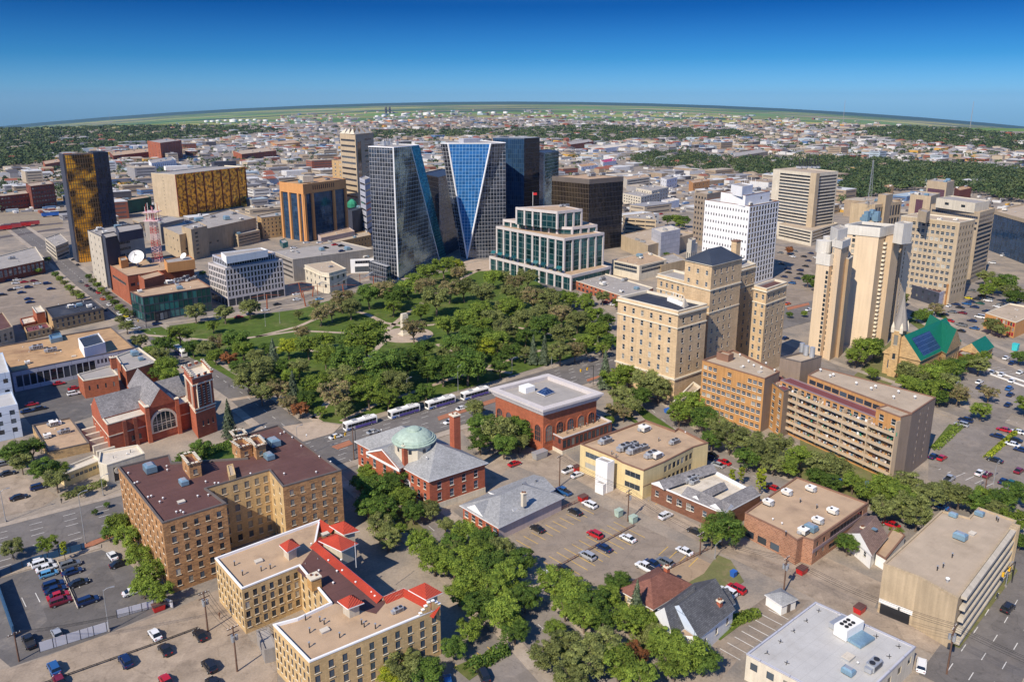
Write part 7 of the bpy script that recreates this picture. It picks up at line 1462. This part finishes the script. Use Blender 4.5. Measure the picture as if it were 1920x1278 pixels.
def car_meshes(kind,col):
    k=('car',kind,col)
    if k in ME: return ME[k]
    p=PROF[kind];L=p['L']/2;W=p['W'];h=p['h'];m=paint(col);b=MB();c=p['cab']
    rear=h if kind!='sedan' else h*.98
    loft(b,[(-L,W*.82,.38,h*.78,.9),(-L+.15,W*.95,.28,rear,.92),(-L*.6,W,.22,rear+.02,.93),(0,W,.2,h,.93),(L*.45,W,.22,p['hood'],.92),(L-.3,W*.95,.25,p['hood']*.84,.9),(L,W*.8,.35,p['hood']*.62,.9)],m)
    if kind=='pickup': b.box((-1.75,0,h-.02),(1.9,W*1.6,.06),'dark metal'); 
    r=[c[1],c[2]];b.face([(r[0][0]-.05,-.66*1.02,r[0][3]+.01),(r[1][0]+.05,-.66*1.02,r[1][3]+.01),(r[1][0]+.05,.66*1.02,r[1][3]+.01),(r[0][0]-.05,.66*1.02,r[0][3]+.01)],m)
    for s in(-1,1):
        for x0 in(r[0][0],(r[0][0]+r[1][0])/2,r[1][0]): b.tube((x0,s*(W*.86),c[0][2]+.02),(x0,s*.67,r[0][3]),.05,m,4,cap=False)
    body=b.mesh('body');g=MB();sec=[[(x,-w,z0),(x,-w*.86 if i in(1,2) else -w,z1),(x,w*.86 if i in(1,2) else w,z1),(x,w,z0)] for i,(x,w,z0,z1) in enumerate(c)]
    for A,B_ in zip(sec,sec[1:]):
        for i in range(3): g.face([A[i],B_[i],B_[i+1],A[i+1]],'car glass')
    glass=g.mesh('window');w_=MB();w_.tube((0,-.11,0),(0,.11,0),.34,'tyre',12);w_.tube((0,-.125,0),(0,.125,0),.2,'galvanised metal',8);wheel=ME.setdefault('wheel',w_.mesh('wheel'))
    hl=MB();hl.box((0,0,0),(.14,.36,.14),'lamp lens');tl=MB();tl.box((0,0,0),(.12,.32,.18),'tail lens')
    ME.setdefault('headlight',hl.mesh('headlight'));ME.setdefault('taillight',tl.mesh('taillight'))
    # one-piece copy for the far ones
    f=MB();
    for src in(body,glass):
        for pl in src.polygons: f.face([src.vertices[i].co for i in pl.vertices],src.materials[pl.material_index])
    for sx in(-1,1):
        for sy in(-1,1): f.tube((sx*L*.62,sy*W-.11*sy,.34),(sx*L*.62,sy*W+.05*sy,.34),.34,'tyre',8)
    ME[k]=(body,glass,f.mesh('car'),L,W,p['hood']);return ME[k]
def car(px,py,kind,col,dr,where,z=0.):
    body,glass,one,L,W,hd=car_meshes(kind,col);p=at(px,py,z) if z else at(px,py);p.z=z+.03
    a={'a':rad(132.5),'b':AB,'A':rad(132.5)+math.pi,'B':AB+math.pi}.get(dr)
    if a is None: a=rad(float(dr))
    if p.y<235 or (py>955):
        o=bpy.data.objects.new('parked_car',None);COL.objects.link(o)
        def ch(me,n,l,r=0): c=bpy.data.objects.new(n,me);COL.objects.link(c);c.parent=o;c.location=l;c.rotation_euler=(0,0,r)
        ch(body,'body',(0,0,0));ch(glass,'window',(0,0,0))
        for sx in(-1,1):
            for sy in(-1,1): ch(ME['wheel'],'wheel',(sx*L*.62,sy*(W-.06),.34))
        for sy in(-1,1): ch(ME['headlight'],'headlight',(L-.12,sy*W*.62,hd*.56));ch(ME['taillight'],'taillight',(-L+.06,sy*W*.64,.7))
    else: o=bpy.data.objects.new('parked_car',one);COL.objects.link(o)
    o.location=p;o.rotation_euler=(0,0,a);o['category']='car' if kind!='pickup' else 'pickup truck'
    kn={'sedan':'sedan','suv':'SUV','hatch':'hatchback','pickup':'pickup truck','van':'van'}[kind];reg(o,f'{col} {kn}',where,'vehicles '+where)
K_={'s':'sedan','u':'suv','h':'hatch','p':'pickup','v':'van'}
Q_={'w':'white','i':'silver','e':'grey','k':'black','n':'navy','b':'blue','l':'light blue','r':'red','m':'maroon','g':'green','o':'orange','y':'yellow'}
def cars(where,s,z=0.):
    for it in s.split():
        f=it.split(',');car(float(f[0]),float(f[1]),K_[f[2][0]],Q_[f[2][1]],f[3],where,z)
cars('in the fenced lot at the lower left','80,1060,uw,b 88,1068,sw,b 92,1079,hl,b 101,1100,un,b 105,1109,sn,b 110,1120,sr,b 115,1131,um,b 133,1062,ue,b 136,1075,sn,b 148,1096,sk,b 166,1130,un,b 211,1045,sw,a 225,1060,sk,b 107,1191,hi,a 55,1206,pk,a 250,1112,sw,b 72,1055,sw,b')
cars('on the gravel lane at the bottom left','291,1193,sw,a 310,1221,sk,a 236,1243,un,a 375,1194,sk,a 393,1252,uk,a 102,1256,ub,a 112,1280,sm,a 312,1280,sr,a 400,1285,sk,a')
cars('in the yellow-striped parking lot','1007,994,sk,a 1078,962,sk,a 1115,1005,ur,a 1177,1012,sw,a 1132,1030,sn,a 1101,1045,ui,a 1056,1069,sk,a 1283,1036,sw,a 1210,1067,pw,a 1222,1059,sn,a 1246,1057,ue,a 1025,1081,sw,a 1105,949,uw,a')
cars('along the alley','1248,970,uw,b 1303,999,sk,a 1363,1113,uw,a 1380,1107,ur,a 1350,1119,sn,a 1082,893,sw,b 1068,884,pw,b 1056,924,pb,a 965,872,sr,b 1333,1013,sn,a 906,1268,uk,110 840,1283,sb,100 1727,1251,uw,60')
cars('on the avenue beside the park','630,821,sw,b 843,793,sw,B 1112,677,un,b 866,768,sw,b 1516,582,sw,B 1477,571,so,b 1472,636,sn,b 700,812,si,b')
cars('on the tree-lined street below the orange slab','1357,869,sr,a 1333,855,sk,a 1670,986,sr,a 1762,952,sb,a 1450,918,sr,a 1334,862,sn,a 1345,874,si,a 1790,1030,sk,a')
cars('on the avenue at the lower right','1889,1143,uk,b')
cars('in the parking lot right of the grey end wall','1810,790,un,a 1802,798,ui,a 1882,808,sr,a 1870,820,sn,a 1902,827,sk,a 1897,835,sw,a 1865,865,sk,a 1910,885,sm,b 1750,858,sn,b 1766,861,sr,b 1779,901,pi,b 1837,889,sw,b 1851,893,sm,b 1881,905,sn,b 1896,908,sg,b 1872,935,sn,b 1908,812,sw,a 1915,846,sn,a')
cars('in the upper parking lot by the green-roofed church','1886,673,sw,b 1897,683,sn,b 1897,716,sw,b 1836,718,sw,b 1837,728,sn,b 1892,731,ub,b 1894,742,sn,b 1890,761,sn,b 1912,700,sw,b 1860,700,si,b 1878,704,sw,b')
cars('in the lot above the green-roofed church','1802,611,pe,a 1827,617,sb,a 1837,596,vw,a 1822,603,sn,a 1804,588,sm,a 1785,586,se,a 1770,591,sk,a 1744,586,sw,a 1780,603,sr,a 1801,622,sk,a 1779,575,sw,b 1830,562,sk,a 1837,570,sg,a 1820,567,sn,a 1812,571,ub,a 1827,577,sn,a 1852,565,uw,a 1870,576,sw,a 1877,572,se,a 1822,546,se,a 1860,494,uw,a 1815,560,sy,a 1841,556,sk,a 1800,578,sk,a 1792,572,sn,a 1905,585,sk,a 1912,592,si,a 1850,585,sn,a 1862,600,sw,a')
cars('in the lot between the white tower and the condominiums','1477,505,un,a 1500,508,un,a 1478,512,sk,a 1486,482,sw,a 1507,482,sk,a 1520,476,sn,a 1463,475,se,a 1500,515,sk,a 1470,520,sn,a 1495,523,sn,a 1485,532,ub,a 1510,500,sk,a 1466,496,sk,a 1530,484,sw,a 1490,472,se,a 1515,490,sn,a')
cars('in the lot left of the tree-lined side street','32,526,sw,b 30,532,sw,b 46,530,sr,b 64,528,sm,b 89,533,un,b 96,543,sn,b 54,540,un,b 41,550,sn,b 54,562,sn,b 57,568,sn,b 34,541,sw,b 5,554,sk,b 18,527,sn,b 22,545,sk,b 70,533,sw,b')
cars('on the street west of the park','254,617,uw,b 295,609,un,b 241,601,sw,a 216,581,se,a 204,573,sw,a 197,583,sk,a 170,543,sk,a 184,550,sr,a 192,562,so,a 151,530,se,a 176,546,sk,a 163,537,sm,a 236,594,sy,a 224,590,sw,A 146,498,sk,a 230,585,se,a')
cars('behind the brick church','111,721,sr,b 140,730,sr,b 139,740,uw,b 52,773,sn,b 75,768,sk,b 60,760,sr,b')
cars('on the street north of the park','557,563,sw,b 556,553,sw,b 599,562,sl,b 520,572,sk,b 498,583,sw,b 470,590,sn,b 840,493,sk,b 448,596,sr,b')
cars('on the top deck of the parking deck','551,466,sw,b 575,456,sw,b 610,466,sk,b 641,472,sn,b 640,462,sk,b 628,460,sr,b 600,456,sw,b 655,468,se,b',DECK)
cars('at the left edge near the low trees','15,890,sk,b 74,916,un,b 6,872,se,b 36,935,sk,b')
cars('behind the downtown blocks','1135,568,sr,a 1145,572,sw,a 1160,577,sk,a 1185,380,sw,b 1210,385,sk,b 1225,395,sw,b 1240,402,sr,b 1230,418,sw,b 1200,410,sn,b 1262,380,sw,b 1290,395,sn,b 1180,372,sk,b 1215,372,sw,b 1280,372,si,b 720,430,sk,a 120,475,sw,b 140,488,sk,b 560,420,sn,b 470,470,sk,b 1900,470,sw,b 1880,480,vw,b')
# buses
def bus_meshes():
    if 'bus' in ME: return ME['bus']
    b=MB();st=[]
    loft(b,[(-6.1,1.2,.4,2.9,.9),(-6.0,1.27,.35,3.05,.88),(6.0,1.27,.35,3.05,.88),(6.15,1.2,.4,2.85,.9)],'white paint')
    b.box((0,0,3.03),(11.4,1.9,.12),'white paint')
    body=b.mesh('body');g=MB()
    for s in(-1,1):
        for k in range(8): g.box((-4.9+k*1.38,s*1.275,1.45),(1.28,.05,1.05),'car glass')
    g.box((6.14,0,1.1),(.06,2.1,1.6),'car glass');g.box((-6.1,0,1.8),(.06,1.8,.8),'car glass')
    win=g.mesh('window');l=MB()
    mat('livery violet',(.10,.07,.28),rough=.4)
    for s in(-1,1): l.box((-1.4,s*1.28,.55),(8.2,.04,.8),'livery violet');l.box((4.6,s*1.28,.6),(2.2,.04,.5),'blue paint')
    liv=l.mesh('livery_panel');a=MB();a.box((-2.6,0,3.12),(2.6,1.7,.38),'white paint');a.box((2.4,0,3.12),(1.8,1.6,.3),'galvanised metal')
    for k in range(4): a.box((-3.5+k*.6,0,3.5),(.3,1.3,.03),'dark metal')
    w_=MB();w_.tube((0,-.15,0),(0,.15,0),.5,'tyre',14);w_.tube((0,-.17,0),(0,.17,0),.26,'galvanised metal',8)
    ME['bus']=(body,win,liv,a.mesh('roof_unit'),w_.mesh('wheel'));return ME['bus']
def bus(px,py,dr,label,flip=0):
    m=bus_meshes();o=thing('city_bus',label,'bus',at(px,py),'city buses at the park');o.rotation_euler=(0,0,dr+flip*math.pi);o.location.z=.06
    for me in m[:4]: c=bpy.data.objects.new(me.name.split('.')[0],me);COL.objects.link(c);c.parent=o
    for x in(-3.7,3.9):
        for y in(-1.15,1.15): c=bpy.data.objects.new('wheel',m[4]);COL.objects.link(c);c.parent=o;c.location=(x,y,.5)
AV=math.atan2(CN[4][1]-CN[3][1],CN[4][0]-CN[3][0])
bus(676,800,AV,'white city bus at the front of the line, nearest the domed hall corner',1);bus(758,778,AV,'second white city bus, waiting just behind the copper dome',1);bus(826,761,AV,'third white city bus in the line along the park kerb',1);bus(891,744,AV,'last white city bus of the line, behind the feathery tree',1);bus(339,664,rad(128),'white city bus on the side street west of the park',0)
# ================= street furniture =================
def lamp(px,py,ytop,label,arm=1,arms=1,rz=AB,wood=False):
    p=at(px,py);h=height(ytop,px,py);o=thing('street_lamp','','street lamp',p);b=MB();b.tube((p.x,p.y,0),(p.x,p.y,h),.12,'lamp steel',6,.07);b.box((p.x,p.y,0),(.4,.4,.5),'grey concrete');b.build('pole',o)
    for s in([1] if arms==1 else [1,-1]):
        b=MB();d=Vector((math.cos(rz),math.sin(rz),0))*s;q=[Vector((p.x,p.y,h-.3)),Vector((p.x,p.y,h+.2))+d*.7,Vector((p.x,p.y,h+.3))+d*1.8]
        for u,v in zip(q,q[1:]): b.tube(u,v,.06,'lamp steel',5,cap=False)
        b.build('arm',o);b=MB();b.box(q[2]+Vector((0,0,-.12)),(.8,.3,.16),'lamp steel',rz);b.box(q[2]+Vector((0,0,-.15)),(.5,.2,.04),'lamp lens',rz);b.build('lamp_head',o)
    reg(o,'grey street lamp',label,'street lamps '+label);return o
for x,y,t in((161,1020,925),(11,978,920),(194,929,893),(764,758,710),(859,735,686),(1034,689,663),(560,862,800),(498,612,588),(525,606,582),(1475,722,690),(1620,640,610),(960,700,672),(1120,655,630)): lamp(x,y,t,'along the avenue edge' if y>640 else 'beside the round park lawn')
for x,y,t in((1788,752,718),(1842,700,672),(1660,695,668),(1862,910,868),(1835,925,890)): lamp(x,y,t,'near the right-hand parking lots')
for x,y,t in((205,1183,1105),): lamp(x,y,t,'in the fence corner of the lower-left lot, dark and twin-armed',rz=AB-.3)
for x,y,t in((1340,1048,1020),(1885,1100,1060),(1310,700,680)): lamp(x,y,t,'near the bungalow roofs or the lower-right road')
POLES=[]
def wpole(px,py,ytop,label,tr=0,col='wood pole'):
    p=at(px,py);h=height(ytop,px,py);o=thing('utility_pole',label,'utility pole',p);b=MB();b.tube((p.x,p.y,-.2),(p.x,p.y,h),.2,col,7,.13);b.build('pole',o)
    b=MB()
    for z in((h-.5,h-1.6) if tr else (h-.5,)): b.box((p.x,p.y,z),(2.4,.14,.16),col,AB+.1)
    for k in(-1,-.4,.4,1): b.tube((p.x+k*math.cos(AB+.1),p.y+k*math.sin(AB+.1),h-.35),(p.x+k*math.cos(AB+.1),p.y+k*math.sin(AB+.1),h-.1),.06,'white paint',5)
    b.build('crossarm',o)
    for k in range(tr):
        a=k*2.1+.5;b=MB();b.tube((p.x+.5*math.cos(a),p.y+.5*math.sin(a),h-3.2),(p.x+.5*math.cos(a),p.y+.5*math.sin(a),h-2.1),.32,'lamp steel',10);b.build('transformer',o)
    POLES.append((Vector((p.x,p.y,h-.15))));return o
wpole(1049,912,853,'brown utility pole between the low grey-roofed hall and the cream office');wpole(1177,977,917,'brown utility pole by the pale green cabinets',1);wpole(1312,1040,998,'thin utility pole at the corner of the striped parking lot');wpole(1469,1112,1043,'utility pole with transformers behind the small shed',3)
wpole(1775,1263,1172,'utility pole with a cluster of transformers at the foot of the concrete block',3);wpole(390,1183,1108,'utility pole with transformers at the corner of the brown brick block',3);wpole(445,1258,1173,'utility pole with transformers in front of the cream apartment house',3);wpole(36,1239,1185,'leaning wooden pole at the lower left corner')
wpole(1845,930,885,'wooden pole among the trees at the right-hand lot');wpole(664,862,800,'dark pole by the domed hall corner')
def wire(a,c,label,sag=.9,offs=(-1,-.3,.5,1)):
    b=MB()
    for k in offs:
        d=Vector((k*math.cos(AB+.1),k*math.sin(AB+.1),0));pts=[a.lerp(c,t/8)+d-Vector((0,0,sag*4*(t/8)*(1-t/8))) for t in range(9)]
        for u,v in zip(pts,pts[1:]): b.tube(u,v,.035,'black hole',3,cap=False)
    o=b.build('power_line',None,tuple(a));tag(o,label,'power line')
P_=POLES;wire(P_[0],P_[1],'overhead wires from the low hall to the green cabinets');wire(P_[1],P_[2],'overhead wires along the upper half of the alley');wire(P_[2],P_[3],'overhead wires between the striped lot and the shed');wire(P_[3],P_[4],'overhead wires crossing above the white flat roof',1.4)
wire(P_[5],P_[6],'short overhead wires beside the cream apartment house');wire(P_[7],P_[5],'long overhead wires across the gravel lane',1.2);q_=P_[4]+(P_[4]-P_[3]).normalized()*30;wire(P_[4],q_,'overhead wires leaving over the lower right road')
def box_thing(name,label,cat,px,py,d,m,rz=AB,lid=None,group=None):
    p=at(px,py);o=thing(name,label,cat,p,group);b=MB();x,y,z=d;cs,sn=math.cos(rz),math.sin(rz)
    T=lambda u,v,w:(p.x+u*cs-v*sn,p.y+u*sn+v*cs,w)
    lo=[(-x/2*.86,-y/2*.86),(x/2*.86,-y/2*.86),(x/2*.86,y/2*.86),(-x/2*.86,y/2*.86)];hi=[(-x/2,-y/2),(x/2,-y/2),(x/2,y/2),(-x/2,y/2)]
    for i in range(4): j=(i+1)%4;b.face([T(*lo[i],.1),T(*lo[j],.1),T(*hi[j],z),T(*hi[i],z)],m)
    b.face([T(*q,.1) for q in lo[::-1]],m);b.build('body',o);b=MB();b.box((p.x,p.y,z),(x+.1,y+.1,.12),lid or m,rz);b.build('lid',o);return o
for x,y,l in((1080,882,'red dumpster by the museum annexe'),(1093,938,'red dumpster at the upper corner of the striped lot'),(1503,1074,'red bin at the alley corner of the speckled brick office'),(1611,1147,'red dumpster between the alley and the concrete block'),(298,1143,'red dumpster at the end of the metal fence')): box_thing('dumpster',l,'dumpster',x,y,(2.6,1.8,1.5),'red paint',lid='maroon roof membrane',group='red dumpsters')
for x,y,l in((1160,967,'pale green cabinet left of the alley pole'),(1187,979,'pale green cabinet right of the alley pole')): box_thing('electrical_cabinet',l,'cabinet',x,y,(2.0,1.6,1.9),'copper patina')
box_thing('dumpster','blue dumpster under the hotel terrace','dumpster',1252,773,(2.6,1.6,1.4),'blue paint');box_thing('dumpster','blue bin on the vacant gravel plot','bin',1375,1080,(1.4,1.2,1.4),'blue paint');box_thing('portable_toilet','bright turquoise cabin by the upper parking lot','cabin',1903,657,(2.4,2.4,3.2),'teal paint')
box_thing('container','grey caged container beside the museum steps','container',1012,858,(5,2.4,2.2),'galvanised metal')
def rail(name,label,px,h,m,post=2.5,solid=False,cat='fence',w=.08):
    C=[at(*p) for p in px];o=thing(name,label,cat,C[0]);b=MB();pb=MB()
    for a,c in zip(C,C[1:]):
        L=(c-a).length;e=(c-a)/L;an=math.atan2(e.y,e.x);m_=(a+c)/2
        if solid: b.box((m_.x,m_.y,.1),(L,w,h-.1),m,an)
        else:
            for z in(h*.45,h): b.box((m_.x,m_.y,z-.06),(L,w,.14),m,an)
        for k in range(int(L/post)+1): q=a+e*(k*post);pb.box((q.x,q.y,0),(.12,.12,h+.05),m if not solid else 'dark metal',an)
    b.build('panel' if solid else 'rail',o);x=pb.build('post',o);return o
rail('metal_fence','pale blue-grey sheet metal fence along the lower side of the fenced lot',[(75,1222),(205,1182)],2.3,'pale grey cladding',solid=True);rail('metal_fence','short stretch of grey sheet fence ending at the red dumpster',[(220,1158),(310,1133),(325,1140)],2.0,'pale grey cladding',solid=True)
rail('metal_fence','dark blue wall along the left edge of the fenced lot',[(-6,1098),(28,1196)],3,'blue wall',solid=True,w=.3);rail('metal_fence','blue-grey fence between the avenue and the fenced lot',[(0,1083),(60,1058),(90,1050),(160,1030)],2.0,'blue wall',solid=True)
rail('guard_rail','dark low guard rail down the middle of the striped parking lot',[(1024,1076),(1190,986)],.8,'brown trim');rail('guard_rail','brown double rail along the wall of the low grey-roofed hall',[(950,1003),(1088,940)],1.0,'yellow paint' if False else 'brown trim');rail('guard_rail','pale timber rail in the middle of the fenced lot',[(108,1055),(146,1142)],.7,'limestone')
rail('guard_rail','low rail at the lower right corner of the striped lot',[(1262,1064),(1330,1030)],.8,'brown trim');rail('metal_fence','long low grey fence on the gravel lane',[(75,1285),(300,1205),(372,1178)],.5,'dark metal')
for px,l in (([(1820,682),(1990,740)],'white divider between rows of the upper parking lot'),([(1850,700),(1990,750)],'second pale divider below it in the upper parking lot')): rail('guard_rail',l,px,.6,'white paint',solid=True,w=.5)
# rust steel light masts over the north street
for k,(x,y,t,l) in enumerate(((567,558,530,'upright rust-red steel post by the small bank'),(573,574,545,'tilted rust steel post in the roadway'),(645,553,533,'leaning rust steel post left of the glass tower'),(701,537,518,'rust steel post by the white podium'),(501,582,552,'rust steel post at the white gridded office'),(586,556,536,'thin rust steel post right of the small bank corner'))):
    p=at(x,y);h=height(t,x,y);o=thing('light_mast',l,'light mast',p,'rust steel masts over the plaza street');b=MB();b.tube(p,p+Vector((-1.6+k*.5,0,h)),.45,'rust steel',4,.3);b.build('post',o);b=MB();b.tube(p+Vector((-1.6+k*.5,0,h)),p+Vector((7,2.5,h-1)),.16,'rust steel',4,.1);b.tube(p+Vector((-1.6+k*.5,0,h)),p+Vector((-7,-2.5,h-1)),.16,'rust steel',4,.1);b.build('arm',o)
# wave canopy wires beside them: steel pergola
b=MB();A_=at(596,552);B_=at(700,527)
for k in range(4):
    pts=[A_.lerp(B_,t/16)+Vector((k*.8,-k*2.,6.2+1.1*math.sin(t*.8+k*.5))) for t in range(17)]
    for u,v in zip(pts,pts[1:]): b.tube(u,v,.12,'galvanised metal',4,cap=False)
for t in range(0,17,4): p=A_.lerp(B_,t/16);b.tube(p,p+Vector((0,0,6.5)),.2,'rust steel',5)
o=b.build('wave_pergola',None,tuple(A_));tag(o,'wavy steel wire pergola over the plaza street by the park','pergola')
# cenotaph
pc_=at(759,627);o=thing('war_memorial','tall pale granite memorial slab on the round plaza in the park','monument',pc_);b=MB();b.box(pc_,(5,5,.5),'limestone',AB);b.box(pc_+Vector((0,0,.5)),(4,4,.5),'limestone',AB);b.build('base',o)
b=MB();b.box(pc_+Vector((0,0,1)),(3.2,2.2,8.8),'limestone',AB);b.box(pc_+Vector((0,0,9.8)),(2.8,1.8,.8),'limestone',AB);b.build('shaft',o);b=MB();nn=Vector((math.cos(AB-math.pi/2),math.sin(AB-math.pi/2),0));m=pc_+nn*1.15;b.box((m.x,m.y,4.5),(.35,.14,3.6),'stone trim',AB);b.box((m.x,m.y,6.6),(1.4,.14,.35),'stone trim',AB);b.build('cross',o)
# parasols on the terrace
for k,(x,y) in enumerate(((1580,897),(1600,902),(1615,909),(1631,906),(1527,873),(1560,893))):
    p=at(x,y,2);o=thing('parasol','','parasol',(p.x,p.y,0));b=MB();b.tube((p.x,p.y,0),(p.x,p.y,2.5),.05,'wood pole',5);b.build('pole',o);b=MB();b.lathe((p.x,p.y,2),[(1.7,0),(0,.8)],'blue paint',8);b.build('canopy',o);reg(o,'blue parasol','on the terrace under the orange slab','blue terrace parasols')
# traffic signals
def signal(px,py,ytop,label):
    p=at(px,py);h=max(5.,height(ytop,px,py));o=thing('traffic_signal',label,'traffic signal',p);b=MB();b.tube(p,p+Vector((0,0,h)),.12,'dark metal',6);e=Vector((-math.cos(AB),-math.sin(AB),0))*7;b.tube(p+Vector((0,0,h)),p+Vector((0,0,h))+e,.09,'dark metal',5);b.build('pole',o)
    for t in(.5,1): q=p+e*t+Vector((0,0,h-1.1));b=MB();b.box(q,(.5,.45,1.1),'yellow paint',AB);b.box(q+Vector((0,0,.3)),(.3,.5,.3),'black hole',AB);b.build('signal_head',o)
signal(1112,722,685,'traffic signal with yellow heads over the avenue near the hotel');signal(668,850,805,'traffic signal with yellow heads at the domed hall corner');signal(275,615,598,'traffic signal at the north-west park corner');signal(1897,1092,1052,'traffic signal at the lower-right road')
# people
def person(px,py,cloth,label,rz=0.,stride=.25):
    p=at(px,py);V=[(0,0,.95),(0,0,1.2),(0,0,1.42),(0,.0,1.53),(0,.02,1.66),(.1,0,.92),(.11,stride*.4,.5),(.11,stride,.06),(-.1,0,.92),(-.11,-stride*.3,.5),(-.11,-stride,.06),(.2,0,1.4),(.27,-stride*.4,1.12),(.26,-stride*.2,.86),(-.2,0,1.4),(-.27,stride*.4,1.12),(-.26,stride*.6,.88),(.11,stride+.16,.04),(-.11,-stride+.16,.04)]
    E=[(0,1),(1,2),(2,3),(3,4),(0,5),(5,6),(6,7),(0,8),(8,9),(9,10),(2,11),(11,12),(12,13),(2,14),(14,15),(15,16),(7,17),(10,18)]
    rd=[.15,.14,.15,.06,.11,.1,.07,.05,.1,.07,.05,.07,.05,.035,.07,.05,.035,.04,.04]
    me=bpy.data.meshes.new('person');me.from_pydata(V,E,[]);o=bpy.data.objects.new('person',me);COL.objects.link(o);md=o.modifiers.new('s','SKIN')
    for v,r_ in zip(me.skin_vertices[0].data,rd): v.radius=(r_,r_*.85)
    me.skin_vertices[0].data[0].use_root=True;o.modifiers.new('u','SUBSURF').levels=1;me.materials.append(MATS[cloth]);o.location=(p.x,p.y,.12);o.rotation_euler=(0,0,rz);tag(o,label,'person')
person(412,1160,'brown trim','person in brown walking past the corner utility pole',1.);person(1886,1096,'dark slate cladding','person in dark clothes on the pavement by the signal post',.5);person(1869,1123,'dark slate cladding','person in dark clothes on the grass strip under the ribbon windows',2.);person(116,944,'dark metal','pedestrian on the pavement under the cream annexe trees',.8);person(1485,1133,'yellow paint','worker in a yellow-green vest beside the small shed',.2);person(430,727,'dark metal','pedestrian on the pavement between church tower and park',2.)
# mural / banners with writing are too small to read; the crest, the emblem and the flag are modelled on their buildings
# ================= unique labels =================
ORD=['first','second','third','fourth','fifth','sixth','seventh','eighth','ninth','tenth','eleventh','twelfth','thirteenth','fourteenth','fifteenth','sixteenth','seventeenth','eighteenth','nineteenth','twentieth','twenty-first','twenty-second','twenty-third','twenty-fourth','twenty-fifth','twenty-sixth','twenty-seventh','twenty-eighth','twenty-ninth','thirtieth']
def art(s): return s
bykey={}
for o,base,where,group in PEND: bykey.setdefault((base,where),[]).append((o,group))
def sx(o): p=o.location;dz=p.y*C_-(p.z-CH)*S_;return p.x/dz
for (base,where),L_ in bykey.items():
    L_.sort(key=lambda t:sx(t[0]));n=len(L_)
    for i,(o,group) in enumerate(L_):
        if n==1: o['label']=f'{base} {where}'
        elif base.startswith(tuple(FN)) and 'roof' in base and n>8: o['label']=f'{base} {where}';group=group
        elif i==0: o['label']=f'{base} {where}, leftmost'
        elif i==n-1: o['label']=f'{base} {where}, rightmost'
        else: o['label']=f'{base} {where}, {ORD[min(i,29)]} from left'
        o['group']=group
# ================= haze =================
HAZE=True
if HAZE:
    b=MB();b.box((0,5500,-720),(22000,13000,930),'white paint',0);o=b.build('haze');o['kind']='stuff'
    m=bpy.data.materials.new('haze');m.use_nodes=True;t=m.node_tree;t.nodes.clear();v=t.nodes.new('ShaderNodeVolumePrincipled');v.inputs['Color'].default_value=(.42,.66,1,1);v.inputs['Density'].default_value=2.4e-5;v.inputs['Anisotropy'].default_value=.3
    u=t.nodes.new('ShaderNodeOutputMaterial');t.links.new(v.outputs[0],u.inputs['Volume']);o.data.materials.clear();o.data.materials.append(m);tag(o,'thin blue air over the whole plain','haze')
print('objects',len(bpy.data.objects))
